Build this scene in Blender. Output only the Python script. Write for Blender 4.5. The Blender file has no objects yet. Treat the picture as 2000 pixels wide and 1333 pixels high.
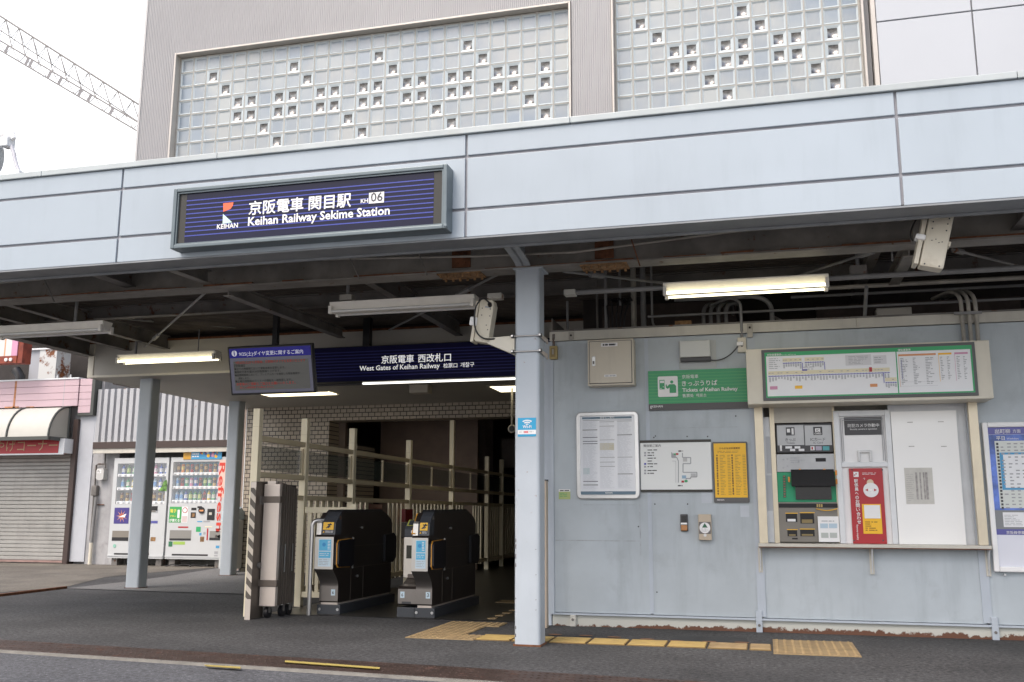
import bpy, bmesh, math, random
from mathutils import Vector, Matrix
random.seed(7)
C = bpy.context.scene.collection
SC = bpy.context.scene

# ------------------------------------------------------------------ camera
YAW, PITCH, ROLL, FPX, CAMH = math.radians(14.598), math.radians(10.229), math.radians(0.1525), 1868.16, 1.0
_cy, _sy, _cp, _sp = math.cos(YAW), math.sin(YAW), math.cos(PITCH), math.sin(PITCH)
FWD = Vector((-_sy*_cp, _cy*_cp, _sp)); _r = Vector((_cy, _sy, 0)); _u = _r.cross(FWD)
RGT = math.cos(ROLL)*_r + math.sin(ROLL)*_u
UPV = -math.sin(ROLL)*_r + math.cos(ROLL)*_u
cd = bpy.data.cameras.new('camera'); cam = bpy.data.objects.new('camera', cd); C.objects.link(cam)
cd.sensor_width = 36; cd.lens = 36*FPX/2000; cd.clip_start = .05; cd.clip_end = 2000
cam.matrix_world = Matrix(((RGT.x, UPV.x, -FWD.x, 0), (RGT.y, UPV.y, -FWD.y, 0), (RGT.z, UPV.z, -FWD.z, CAMH), (0, 0, 0, 1)))
SC.camera = cam

# ------------------------------------------------------------------ light
w = bpy.data.worlds.new('World'); SC.world = w; w.use_nodes = True
nt = w.node_tree; bg = nt.nodes['Background']
sky = nt.nodes.new('ShaderNodeTexSky'); sky.sky_type = 'NISHITA'; sky.sun_disc = False
SUN_EL, SUN_AZ = math.radians(52), math.radians(205)      # azimuth clockwise from +Y
sky.sun_elevation = SUN_EL; sky.sun_rotation = SUN_AZ
sky.air_density = 1.0; sky.dust_density = 5.0; sky.ozone_density = 1.0
# bright cloud bank behind the station, thinner cloud with blue between it towards the street side
tc = nt.nodes.new('ShaderNodeTexCoord'); sx = nt.nodes.new('ShaderNodeSeparateXYZ'); nt.links.new(tc.outputs['Generated'], sx.inputs[0])
cn = nt.nodes.new('ShaderNodeTexNoise'); cn.inputs['Scale'].default_value = 2.6; cn.inputs['Detail'].default_value = 6; nt.links.new(tc.outputs['Generated'], cn.inputs['Vector'])
m1 = nt.nodes.new('ShaderNodeMath'); m1.operation = 'MULTIPLY_ADD'; nt.links.new(sx.outputs['Y'], m1.inputs[0]); m1.inputs[1].default_value = .30; mz = nt.nodes.new('ShaderNodeMath'); mz.operation = 'MULTIPLY_ADD'; nt.links.new(sx.outputs['Z'], mz.inputs[0]); mz.inputs[1].default_value = -.95; mz.inputs[2].default_value = .62; nt.links.new(mz.outputs[0], m1.inputs[2])
m2 = nt.nodes.new('ShaderNodeMath'); m2.operation = 'MULTIPLY_ADD'; nt.links.new(cn.outputs[0], m2.inputs[0]); m2.inputs[1].default_value = 1.0; nt.links.new(m1.outputs[0], m2.inputs[2])
m3 = nt.nodes.new('ShaderNodeMapRange'); nt.links.new(m2.outputs[0], m3.inputs[0]); m3.inputs[1].default_value = .35; m3.inputs[2].default_value = .95
mx = nt.nodes.new('ShaderNodeMix'); mx.data_type = 'RGBA'; nt.links.new(m3.outputs[0], mx.inputs[0]); nt.links.new(sky.outputs[0], mx.inputs[6]); mx.inputs[7].default_value = (7.2, 7.3, 7.45, 1)
nt.links.new(mx.outputs[2], bg.inputs[0]); bg.inputs[1].default_value = 0.15
sl = bpy.data.lights.new('sun', 'SUN'); sl.energy = 0.5; sl.angle = math.radians(25); sl.color = (1, .97, .93)
sun = bpy.data.objects.new('sun', sl); C.objects.link(sun)
sd = Vector((math.sin(SUN_AZ)*math.cos(SUN_EL), math.cos(SUN_AZ)*math.cos(SUN_EL), math.sin(SUN_EL)))
sun.rotation_euler = sd.to_track_quat('Z', 'Y').to_euler()
SC.view_settings.view_transform = 'Standard'; SC.view_settings.look = 'None'
SC.view_settings.gamma = 1; SC.view_settings.exposure = 0.82
SC.render.engine = 'CYCLES'
SC.cycles.use_denoising = True
SC.cycles.max_bounces = 8; SC.cycles.diffuse_bounces = 4

# ------------------------------------------------------------------ helpers
def at(px, py, **k):
    """point of a real plane (x=, y= or z=) seen at a pixel of the 2000 px photograph; used as a survey of the place"""
    d = RGT*((px-1000)/FPX) - UPV*((py-666.5)/FPX) + FWD
    (ax, v), = k.items(); i = 'xyz'.index(ax)
    o = Vector((0, 0, CAMH))
    return o + d*((v-o[i])/d[i])
def rect(pl, pt, pr, pb, Y):
    mx, my = (pl+pr)/2, (pt+pb)/2
    return at(pl, my, y=Y).x, at(pr, my, y=Y).x, at(mx, pb, y=Y).z, at(mx, pt, y=Y).z

_mats = {}
def mat(name, col, rough=.5, metal=0., var=.0, vscale=6., bump=0., bscale=60., spec=.5, emit=0., ecol=None,
        alpha=1., trans=0., rust=0., rscale=5., rust_col=(.16, .055, .02), streak=0., dirt=None, coat=0., aniso=None):
    if name in _mats: return _mats[name]
    m = bpy.data.materials.new(name); m.use_nodes = True; n = m.node_tree; L = n.links
    b = n.nodes['Principled BSDF']
    b.inputs['Base Color'].default_value = (*col, 1); b.inputs['Roughness'].default_value = rough
    b.inputs['Metallic'].default_value = metal; b.inputs['Specular IOR Level'].default_value = spec
    b.inputs['Alpha'].default_value = alpha; b.inputs['Transmission Weight'].default_value = trans
    b.inputs['Coat Weight'].default_value = coat
    if emit:
        b.inputs['Emission Color'].default_value = (*(ecol or col), 1); b.inputs['Emission Strength'].default_value = emit
    geo = n.nodes.new('ShaderNodeNewGeometry'); last = None
    def noise(scale, detail=4, rg=.6, sc=(1, 1, 1)):
        mp = n.nodes.new('ShaderNodeMapping'); mp.inputs['Scale'].default_value = sc
        L.new(geo.outputs['Position'], mp.inputs['Vector'])
        t = n.nodes.new('ShaderNodeTexNoise'); t.inputs['Scale'].default_value = scale
        t.inputs['Detail'].default_value = detail; t.inputs['Roughness'].default_value = rg
        L.new(mp.outputs[0], t.inputs['Vector']); return t
    def ramp(src, a, bb, c0, c1):
        r = n.nodes.new('ShaderNodeMapRange'); r.inputs[1].default_value = a; r.inputs[2].default_value = bb
        r.inputs[3].default_value = c0; r.inputs[4].default_value = c1; L.new(src, r.inputs[0]); return r.outputs[0]
    def mix(fac, A, B):
        x = n.nodes.new('ShaderNodeMix'); x.data_type = 'RGBA'
        if isinstance(fac, float): x.inputs[0].default_value = fac
        else: L.new(fac, x.inputs[0])
        for s, i in ((A, 6), (B, 7)):
            if isinstance(s, tuple): x.inputs[i].default_value = (*s, 1)
            else: L.new(s, x.inputs[i])
        return x.outputs[2]
    if var:
        t = noise(vscale)
        lo = tuple(max(0, c*(1-var)) for c in col); hi = tuple(min(1, c*(1+var)) for c in col)
        last = mix(ramp(t.outputs[0], .3, .7, 0, 1), lo, hi)
    if streak:
        t = noise(5, 5, .65, (1.6, 1.6, .22))
        last = mix(ramp(t.outputs[0], .52, .72, 0, streak), last or tuple(col), tuple(c*.45 for c in col))
    if dirt:
        t = noise(dirt[1], 6, .7)
        last = mix(ramp(t.outputs[0], .55, .75, 0, dirt[2]), last or tuple(col), dirt[0])
    if rust:
        t = noise(rscale, 8, .72); f = ramp(t.outputs[0], .68-rust*.35, .74-rust*.35, 0, 1)
        t2 = noise(rscale*4, 4)
        rc = mix(ramp(t2.outputs[0], .3, .7, 0, 1), tuple(c*.5 for c in rust_col), tuple(c*1.5 for c in rust_col))
        last = mix(f, last or tuple(col), rc)
        L.new(ramp(f, 0, 1, rough, .9), b.inputs['Roughness'])
    if last is not None: L.new(last, b.inputs['Base Color'])
    if bump:
        t = noise(bscale, 3); bn = n.nodes.new('ShaderNodeBump'); bn.inputs['Strength'].default_value = bump
        bn.inputs['Distance'].default_value = .01; L.new(t.outputs[0], bn.inputs['Height']); L.new(bn.outputs[0], b.inputs['Normal'])
    _mats[name] = m; return m

class MB:
    def __init__(s): s.v = []; s.f = []; s.m = []; s.mats = []; s.sm = []
    def mi(s, m):
        if m not in s.mats: s.mats.append(m)
        return s.mats.index(m)
    def poly(s, pts, m, smooth=False):
        k = len(s.v); s.v += [tuple(p) for p in pts]; s.f.append(tuple(range(k, k+len(pts)))); s.m.append(s.mi(m)); s.sm.append(smooth); return s
    def mesh(s, vs, fs, m, smooth=False):
        k = len(s.v); s.v += [tuple(p) for p in vs]; i = s.mi(m)
        for f in fs: s.f.append(tuple(a+k for a in f)); s.m.append(i); s.sm.append(smooth)
        return s
    def box(s, x0, x1, y0, y1, z0, z1, m, M=None):
        vs = [Vector((x, y, z)) for z in (z0, z1) for y in (y0, y1) for x in (x0, x1)]
        if M: vs = [M @ v for v in vs]
        return s.mesh(vs, [(0, 2, 3, 1), (4, 5, 7, 6), (0, 1, 5, 4), (2, 6, 7, 3), (0, 4, 6, 2), (1, 3, 7, 5)], m)
    def cbox(s, x0, x1, y0, y1, z0, z1, m, c=.006, M=None):
        """box with chamfered edges"""
        bm = bmesh.new(); bmesh.ops.create_cube(bm, size=1)
        for v in bm.verts: v.co = Vector(((x0+x1)/2+v.co.x*(x1-x0), (y0+y1)/2+v.co.y*(y1-y0), (z0+z1)/2+v.co.z*(z1-z0)))
        c = min(c, .3*min(abs(x1-x0), abs(y1-y0), abs(z1-z0)))
        bmesh.ops.bevel(bm, geom=bm.edges[:], offset=c, segments=2, affect='EDGES', profile=.6)
        if M: bmesh.ops.transform(bm, matrix=M, verts=bm.verts)
        bm.verts.index_update()
        s.mesh([v.co.copy() for v in bm.verts], [tuple(v.index for v in f.verts) for f in bm.faces], m); bm.free(); return s
    def prism(s, pts, axis, a0, a1, m, smooth=False):
        """polygon given in the two other axes, extruded along axis"""
        def P(p, a):
            return {'x': (a, p[0], p[1]), 'y': (p[0], a, p[1]), 'z': (p[0], p[1], a)}[axis]
        n = len(pts); vs = [P(p, a0) for p in pts]+[P(p, a1) for p in pts]
        s.mesh(vs, [tuple(range(n))[::-1], tuple(range(n, 2*n))], m)
        return s.mesh(vs, [(i, (i+1) % n, n+(i+1) % n, n+i) for i in range(n)], m, smooth)
    def tube(s, pts, r, m, n=10, cap=True):
        pts = [Vector(p) for p in pts]; rs = r if isinstance(r, (list, tuple)) else [r]*len(pts); vs = []
        up = None
        for i, p in enumerate(pts):
            d = (pts[min(i+1, len(pts)-1)]-pts[max(i-1, 0)]).normalized()
            if up is None: up = Vector((0, 0, 1)) if abs(d.z) < .9 else Vector((1, 0, 0))
            a = d.cross(up).normalized(); up = a.cross(d).normalized()
            for k in range(n):
                t = 2*math.pi*k/n; vs.append(p+a*(math.cos(t)*rs[i])+up*(math.sin(t)*rs[i]))
        fs = [(i*n+k, i*n+(k+1) % n, (i+1)*n+(k+1) % n, (i+1)*n+k) for i in range(len(pts)-1) for k in range(n)]
        s.mesh(vs, fs, m, True)
        if cap: s.mesh(vs, [tuple(range(n))[::-1], tuple(range((len(pts)-1)*n, len(pts)*n))], m)
        return s
    def build(s, name, parent=None, bevel=0., **tags):
        off = Vector((0, 0, 0)); q = parent
        while q is not None: off += q.location; q = q.parent
        me = bpy.data.meshes.new(name)
        me.from_pydata([tuple(Vector(v)-off) for v in s.v], [], s.f)
        for m in s.mats: me.materials.append(m)
        me.polygons.foreach_set('material_index', s.m); me.polygons.foreach_set('use_smooth', s.sm); me.update()
        bm = bmesh.new(); bm.from_mesh(me); bmesh.ops.recalc_face_normals(bm, faces=bm.faces[:]); bm.to_mesh(me); bm.free()
        o = bpy.data.objects.new(name, me); C.objects.link(o)
        if parent is not None: o.parent = parent
        if bevel:
            bv = o.modifiers.new('bevel', 'BEVEL'); bv.width = bevel; bv.segments = 2; bv.limit_method = 'ANGLE'; bv.angle_limit = .6
        for k, v in tags.items(): o[k] = v
        return o
def thing(name, label, cat, loc, group=None):
    o = bpy.data.objects.new(name, None); C.objects.link(o); o.location = loc; o.empty_display_size = .1
    o['label'] = label; o['category'] = cat
    if group: o['group'] = group
    return o
def tag(o, label, cat, group=None):
    o['label'] = label; o['category'] = cat
    if group: o['group'] = group
    return o
def copy_tree(o, parent=None):
    c = o.copy(); C.objects.link(c)
    if parent is not None: c.parent = parent
    for ch in list(o.children): copy_tree(ch, c)
    return c
def arc(p0, p1, p2, n=6):
    """rounded corner p0 -> p2 through control p1"""
    p0, p1, p2 = map(Vector, (p0, p1, p2))
    return [(1-t)**2*p0+2*t*(1-t)*p1+t*t*p2 for t in [i/n for i in range(n+1)]]

_gl = {}
def glyphs(s, bold=0., space=1.):
    key = (s, bold, space)
    if key in _gl: return _gl[key]
    c = bpy.data.curves.new('lettering', 'FONT'); c.body = s; c.size = 1; c.resolution_u = 2; c.offset = bold; c.space_character = space
    o = bpy.data.objects.new('lettering', c); C.objects.link(o); m = o.to_mesh()
    r = ([(v.co.x, v.co.y) for v in m.vertices], [tuple(p.vertices) for p in m.polygons])
    o.to_mesh_clear(); bpy.data.objects.remove(o); bpy.data.curves.remove(c); _gl[key] = r; return r
def write(mb, s, x0, x1, z, Y, m, bold=0., space=1., h=None, rot=False):
    """string between x0 and x1, baseline z, on the plane y=Y facing the street"""
    e_ = bold*.9; vs, fs = glyphs(s, 0. if any(ord(c) > 0x2e80 for c in s) else bold, space)
    xs = [v[0] for v in vs]; a, b = min(xs), max(xs); k = (x1-x0)/(b-a)
    kz = k if h is None else h/max(v[1] for v in vs)
    if bold and any(ord(c) > 0x2e80 for c in s): offs = [(0, 0), (e_, 0), (-e_, 0), (0, e_), (0, -e_)]
    else: offs = [(0, 0)]
    for i, (ox, oz) in enumerate(offs): mb.mesh([(x0+(v[0]-a)*k+ox*k, Y-.00025*i, z+v[1]*kz+oz*k) for v in vs], fs, m)
def wpx(mb, s, l, r, Y, m, bold=0., space=1.):
    """string from pixel l to pixel r (both on the baseline)"""
    A, B = at(*l, y=Y), at(*r, y=Y); write(mb, s, A.x, B.x, (A.z+B.z)/2, Y, m, bold, space)
def plate(mb, px, Y, m, d=.003):
    """thin raised rectangle (pl,pt,pr,pb) on plane Y"""
    x0, x1, z0, z1 = rect(*px, Y); mb.box(x0, x1, Y, Y+d, z0, z1, m)
def lines(mb, x0, x1, z0, z1, n, Y, m, h=.35, lo=.5):
    """n rows of small print"""
    dz = (z1-z0)/n
    for i in range(n):
        z = z1-(i+.5)*dz; x = x0; xe = x0+(x1-x0)*random.uniform(lo, 1)
        while x < xe:
            l = random.uniform(.015, .06); e = min(x+l, xe)
            mb.poly([(x, Y, z-dz*h/2), (e, Y, z-dz*h/2), (e, Y, z+dz*h/2), (x, Y, z+dz*h/2)], m); x = e+random.uniform(.004, .012)
def disc(mb, x, z, r, Y, m, n=20, kz=1.):
    mb.poly([(x+r*math.cos(2*math.pi*i/n), Y, z+r*kz*math.sin(2*math.pi*i/n)) for i in range(n)], m)
def qd(mb, x0, x1, z0, z1, Y, m):
    mb.poly([(x0, Y, z0), (x1, Y, z0), (x1, Y, z1), (x0, Y, z1)], m)
def rrect(x0, x1, z0, z1, r, n=5):
    out = []
    for cx, cz, a in ((x1-r, z1-r, 0), (x0+r, z1-r, 90), (x0+r, z0+r, 180), (x1-r, z0+r, 270)):
        out += [(cx+r*math.cos(math.radians(a+90*i/n)), cz+r*math.sin(math.radians(a+90*i/n))) for i in range(n+1)]
    return out

# ------------------------------------------------------------------ materials
M_fascia = mat('fascia_metal', (.355, .41, .46), .36, var=.06, vscale=.7, streak=.09, bump=.12, bscale=1.8)
M_joint = mat('joint_strip', (.27, .27, .295), .5, var=.15)
M_coping = mat('coping_metal', (.40, .44, .45), .4, var=.1, vscale=2, dirt=((.35, .33, .28), 3, .4))
M_trim = mat('grey_trim', (.22, .235, .25), .5, var=.12)
M_col = mat('column_paint', (.425, .47, .515), .42, var=.05, vscale=2.5, streak=.10, rust=.02, rscale=14)
M_wall = mat('wall_paint', (.44, .49, .525), .45, var=.10, vscale=1.6, streak=.22, dirt=((.27, .29, .31), 2.6, .42))
M_wall2 = mat('wall_paint_batten', (.45, .50, .56), .42, var=.06, vscale=3, streak=.15)
M_cream = mat('cream_paint', (.55, .53, .47), .5, var=.08, vscale=4, streak=.2)
M_creamrust = mat('cream_rusted', (.56, .55, .50), .55, var=.08, rust=.28, rscale=6)
M_rust = mat('rust', (.15, .06, .028), .9, var=.5, vscale=14, bump=.4)
M_rust2 = mat('rust_light', (.26, .15, .07), .9, var=.5, vscale=18, bump=.4)
M_girder = mat('girder_paint', (.22, .205, .185), .6, var=.3, vscale=3, rust=.16, rscale=9, rust_col=(.11, .05, .025))
M_steel = mat('dark_steel', (.16, .15, .14), .6, var=.25, vscale=4, rust=.3, rscale=6, rust_col=(.10, .05, .03))
M_deck = mat('roof_deck_metal', (.085, .07, .057), .75, var=.35, vscale=3)
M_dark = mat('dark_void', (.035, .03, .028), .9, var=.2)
M_pipe = mat('conduit_paint', (.22, .22, .22), .5, var=.15, vscale=6)
M_pipe2 = mat('conduit_cream', (.36, .34, .30), .5, var=.2, vscale=6)
M_soffit = mat('soffit_board', (.42, .40, .36), .6, var=.06, vscale=1.5, dirt=((.3, .28, .25), 1.5, .3))
M_black = mat('black_plastic', (.015, .015, .017), .35)
M_blackm = mat('black_matte', (.02, .02, .022), .7)
M_white = mat('white_paint', (.85, .85, .85), .4, var=.03)
M_whitep = mat('white_print', (.82, .82, .82), .5)
M_paper = mat('white_paper', (.80, .81, .83), .35, var=.02)
M_gray = mat('grey_print', (.35, .36, .38), .5)
M_darkp = mat('charcoal_print', (.055, .055, .06), .45)
M_alu = mat('brushed_aluminium', (.62, .62, .62), .32, .85, var=.06, vscale=8)
M_alup = mat('aluminium_frame', (.68, .70, .72), .35, .1, var=.05)
M_steelsat = mat('stainless_steel', (.55, .54, .53), .3, .9, var=.06, vscale=10)
M_beige = mat('beige_enamel', (.60, .55, .455), .42, var=.04, vscale=3, streak=.15)
M_beige2 = mat('pale_beige_enamel', (.66, .62, .52), .42, var=.05, vscale=4, streak=.12)
M_tube = mat('lit_tube', (1, .97, .86), .4, emit=2.0, ecol=(1, .90, .60))
M_tubeoff = mat('unlit_tube', (.72, .72, .70), .25)
M_fix = mat('fixture_enamel', (.84, .81, .74), .45, var=.05, streak=.1)
M_green = mat('sign_green', (.01, .29, .10), .3, var=.04)
M_green2 = mat('sign_green_light', (.05, .37, .12), .3)
M_mapgreen = mat('map_green', (.03, .36, .13), .4)
M_yellow = mat('sign_yellow', (.88, .50, .02), .4)
M_red = mat('sign_red', (.42, .02, .028), .4)
M_blue = mat('map_blue', (.08, .08, .42), .5)
M_navy = mat('sign_navy', (.006, .006, .028), .10, var=.0, spec=.28, coat=.0)
M_stripe = mat('sign_blue_stripe', (.04, .055, .32), .25)
M_signside = mat('sign_face_grey', (.045, .043, .038), .2, spec=.3)
M_frame = mat('sign_frame_metal', (.12, .15, .165), .35, .3, var=.1)
M_glass = None
def glassmat(name, col, alpha, rough=.03):
    m = mat(name, col, rough, alpha=alpha, spec=.8); return m
M_pane = glassmat('tinted_pane', (.10, .13, .12), .35)
M_clear = glassmat('clear_cover', (.7, .75, .8), .10)
# ------------------------------------------------------------------ ground
def asphalt(name, col, sp=.5, patch=.35, coarse=55):
    m = bpy.data.materials.new(name); m.use_nodes = True; n = m.node_tree; L = n.links; b = n.nodes['Principled BSDF']
    g = n.nodes.new('ShaderNodeNewGeometry')
    def nz(sc, d=3, r=.6):
        t = n.nodes.new('ShaderNodeTexNoise'); t.inputs['Scale'].default_value = sc; t.inputs['Detail'].default_value = d
        t.inputs['Roughness'].default_value = r; L.new(g.outputs['Position'], t.inputs['Vector']); return t.outputs[0]
    def rg(s, a, c, lo, hi):
        r = n.nodes.new('ShaderNodeMapRange'); r.inputs[1].default_value = a; r.inputs[2].default_value = c
        r.inputs[3].default_value = lo; r.inputs[4].default_value = hi; L.new(s, r.inputs[0]); return r.outputs[0]
    def mul(a, c):
        x = n.nodes.new('ShaderNodeMath'); x.operation = 'MULTIPLY'; L.new(a, x.inputs[0])
        if hasattr(c, 'links'): L.new(c, x.inputs[1])
        else: x.inputs[1].default_value = c
        return x.outputs[0]
    v = mul(rg(nz(.9, 5), .3, .7, 1-patch, 1+patch), rg(nz(coarse, 2, .8), .3, .7, 1-sp, 1+sp))
    v = mul(v, rg(nz(7, 5, .7), .62, .68, 1, .72))
    v = mul(v, rg(nz(95, 1), .64, .70, 1, 2.4)); v = mul(v, rg(nz(17, 2), .66, .70, 1, .6))
    mx = n.nodes.new('ShaderNodeMix'); mx.data_type = 'RGBA'; mx.blend_type = 'MULTIPLY'; mx.inputs[0].default_value = 1
    mx.inputs[6].default_value = (*col, 1); L.new(v, mx.inputs[7]); L.new(mx.outputs[2], b.inputs['Base Color'])
    b.inputs['Roughness'].default_value = .85
    bn = n.nodes.new('ShaderNodeBump'); bn.inputs['Strength'].default_value = .5; bn.inputs['Distance'].default_value = .006
    L.new(nz(coarse*2, 2), bn.inputs['Height']); L.new(bn.outputs[0], b.inputs['Normal'])
    return m
M_asph = asphalt('asphalt', (.050, .050, .052), .75, .4, 30)
M_road = asphalt('road_asphalt', (.080, .082, .090), .55, .3, 30)
M_old = asphalt('worn_concrete', (.13, .118, .10), .3, .4)
M_pave = asphalt('paving_slab', (.155, .155, .155), .12, .12, 30)
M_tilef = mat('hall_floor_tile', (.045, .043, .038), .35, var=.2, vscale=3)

def sheet(name, pts, z, m, thick=0.):
    mb = MB(); mb.poly([(p[0], p[1], z) for p in pts], m); return mb.build(name, kind='structure')
def gpx(*pp):
    return [at(x, y, z=0) for x, y in pp]
sheet('ground', [(-400, -200), (400, -200), (400, 500), (-400, 500)], 0, M_asph)
# road beyond the kerb, slightly skewed to the building front
k0, k1 = at(0, 1276.5, z=0), at(860, 1333, z=0)
kd = (k1-k0).normalized(); kn = Vector((kd.y, -kd.x, 0))
if kn.y > 0: kn = -kn
e0, e1 = k0-kd*60, k0+kd*60
sheet('road', [e0, e1, e1+kn*6.5, e0+kn*6.5], .004, M_road)
sheet('bounce_pavement', [e0+kn*6.5, e1+kn*6.5, e1+kn*90, e0+kn*90], .004, asphalt('bounce_concrete', (.36, .35, .33), .1, .15))  # unseen pale ground, added to bounce light up under the canopy
sheet('old_pavement', [(-60, 13.3), at(0, 1158, z=0), at(130, 1147, z=0), at(205, 1128, z=0), at(320, 1117, z=0), at(440, 1108, z=0), (-8.8, 16.4), (-8.8, 40), (-60, 40)], .004, M_old)
sheet('station_paving', gpx((131, 1150.5), (320, 1157), (478, 1161.5), (482, 1108), (425, 1111), (320, 1128), (243, 1138)), .008, M_pave)
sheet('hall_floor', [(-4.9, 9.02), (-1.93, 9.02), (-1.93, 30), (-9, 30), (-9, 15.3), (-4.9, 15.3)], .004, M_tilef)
# kerb line
kb = MB()
kb.prism([(-.022, .004), (.022, .004), (.018, .02), (-.018, .02)], 'x', -60, 60, mat('kerb_concrete', (.20, .19, .17), .85, var=.25, vscale=5, bump=.3))
ko = kb.build('kerb', kind='structure'); ko.location = k0+kn*(-.02); ko.rotation_euler = (0, 0, math.atan2(kd.y, kd.x))
# chequer plate drain cover
g0, g1 = at(0, 1252.7, z=0), at(1004, 1318, z=0)
M_gr = mat('drain_plate_steel', (.075, .05, .042), .55, .5, var=.3, vscale=6, rust=.3, rscale=5, rust_col=(.08, .045, .035))
dg = MB(); W_ = ((g0-k0).dot(-kn))-.03
def gp(t, s, z): q = k0+kd*t-kn*(.03+s*W_); return (q.x, q.y, z)
ta, tb = -2.2, 7.0
dg.mesh([gp(ta, 0, .004), gp(tb, 0, .004), gp(tb, 1, .004), gp(ta, 1, .004), gp(ta, 0, .012), gp(tb, 0, .012), gp(tb, 1, .012), gp(ta, 1, .012)],
        [(4, 5, 6, 7), (0, 1, 5, 4), (1, 2, 6, 5), (2, 3, 7, 6), (3, 0, 4, 7)], M_gr)
nn = int((tb-ta)/.045)
for i in range(nn):
    for j in range(5):
        t = ta+.02+i*.045+(j % 2)*.022; s = .12+j*.19; dd = .018 if (i+j) % 2 else -.018
        a = Vector(gp(t-.014, s-.02*(1 if dd > 0 else -1)/W_*.6, .0125)); b_ = Vector(gp(t+.014, s+.02*(1 if dd > 0 else -1)/W_*.6, .0125))
        d_ = (b_-a).normalized(); p_ = Vector((-d_.y, d_.x, 0))*.004
        dg.mesh([a-p_, b_-p_, b_+p_, a+p_, (a+b_)/2+Vector((0, 0, .004))], [(0, 1, 4), (1, 2, 4), (2, 3, 4), (3, 0, 4)], M_gr)
tag(dg.build('drain_cover'), 'long brown chequer plate drain cover along the road kerb', 'drain cover')
M_ypaint = mat('worn_yellow_paint', (.42, .33, .09), .75, dirt=((.10, .085, .06), 12, .95), rust=.0)
for i, (pp, lb) in enumerate(((((557, 1290), (742, 1303.5), (741, 1307), (556, 1293.5)), 'worn yellow paint dash at the inner edge of the drain cover'),
                              (((398, 1298.5), (470, 1302.5), (470, 1306), (405, 1301.5)), 'short worn yellow paint dash on the road kerb'))):
    mb = MB(); q = [at(x, y, z=.022) for x, y in pp]; mb.poly(q, M_ypaint)
    mb.mesh([(v.x, v.y, .019) for v in q], [(0, 1, 2, 3)], M_ypaint)
    tag(mb.build('paint_mark'), lb, 'road marking', 'yellow paint dashes by the drain')
# dark kerb bar lower left
mb = MB(); a, b = at(-60, 1173, z=0), at(131, 1150, z=0); d = (b-a).normalized(); n_ = Vector((-d.y, d.x, 0))*.05
mb.mesh([a, b, b+n_, a+n_]+[p+Vector((0, 0, .03)) for p in (a, b, b+n_, a+n_)], [(4, 5, 6, 7), (0, 1, 5, 4), (2, 3, 7, 6), (1, 2, 6, 5), (3, 0, 4, 7)], M_rust)
tag(mb.build('kerb_edging'), 'low dark edging strip between station paving and old pavement', 'kerb')

# ------------------------------------------------------------------ tactile paving
M_tac = mat('tactile_worn', (.30, .215, .11), .7, var=.2, vscale=8, dirt=((.14, .10, .06), 6, .6), bump=.2)
M_tac2 = mat('tactile_yellow', (.40, .285, .10), .65, var=.12, vscale=6, dirt=((.2, .13, .06), 7, .45))
M_tacb = mat('tactile_base', (.20, .13, .05), .75, var=.2, vscale=10)
def dotted(mb, x0, x1, y0, y1, m, pitch=.06):
    mb.box(x0, x1, y0, y1, 0, .007, m)
    nx, ny = max(1, round((x1-x0)/pitch)), max(1, round((y1-y0)/pitch))
    for i in range(nx):
        for j in range(ny):
            x, y = x0+(i+.5)*(x1-x0)/nx, y0+(j+.5)*(y1-y0)/ny; n = 8
            vs = [(x+r*math.cos(2*math.pi*k/n), y+r*math.sin(2*math.pi*k/n), z) for r, z in ((.014, .0071), (.009, .012)) for k in range(n)]
            mb.mesh(vs, [(k, (k+1) % n, n+(k+1) % n, n+k) for k in range(n)]+[tuple(range(n, 2*n))], m)
def barred(mb, x0, x1, y0, y1, m):
    mb.box(x0+.004, x1-.004, y0, y1, 0, .007, M_tacb)
    for j in range(4):
        y = y0+(j+.5)*(y1-y0)/4; h = (y1-y0)/4*.32
        mb.prism([(y-h, .007), (y+h, .007), (y+h*.7, .013), (y-h*.7, .013)], 'x', x0+.012, x1-.012, m)
yA, yB = at(1180, 1260, z=0).y, at(1180, 1249.5, z=0).y          # guiding strip
tp = thing('tactile_pad', 'worn yellow dotted L shaped tactile pad in front of the ticket gates', 'tactile paving', (-2.6, 7.9, 0))
mb = MB(); xa = at(788, 1246.5, z=0).x; yF = at(860, 1249, z=0).y; yT = at(900, 1215.5, z=0).y; xl = -2.88
dotted(mb, xl, xl+.42, yF, yT, M_tac)
dotted(mb, xl+.42, at(985, 1221, z=0).x, yT-.3, yT, M_tac)
dotted(mb, xl+.42, at(935, 1247, z=0).x, yF, yF+.3, M_tac)
mb.build('dotted_tile', tp)
xs = at(935, 1247, z=0).x
ts = thing('tactile_strip', 'yellow ribbed tactile guide strip running past the front column', 'tactile paving', (-1, yA, 0))
px_seams = [at(x, y, z=0).x for x, y in ((1081, 1250), (1151, 1254), (1226, 1258), (1302, 1263))]
step = (px_seams[3]-px_seams[0])/3
x = px_seams[0]; xe = at(1509, 1265, z=0).x; seams = [xs]
q = px_seams[0]
while q-step > xs+.05: q -= step
while q < xe-.05: seams.append(q); q += step
seams.append(xe)
for i in range(len(seams)-1):
    mb = MB(); barred(mb, seams[i], seams[i+1]-.006, yA, yB, M_tac2 if seams[i] < -.7 else M_tac); mb.build('ribbed_tile', ts)
tq = thing('tactile_pad', 'square worn dotted tactile pad below the fare chart', 'tactile paving', (.25, 7.9, 0))
mb = MB(); y0, y1 = at(1590, 1281, z=0).y, at(1590, 1253.5, z=0).y; xa, xb = at(1509, 1265, z=0).x+.004, at(1672, 1268, z=0).x
dotted(mb, xa, xb, y0, y1, M_tac); mb.build('dotted_tile', tq)
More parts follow.
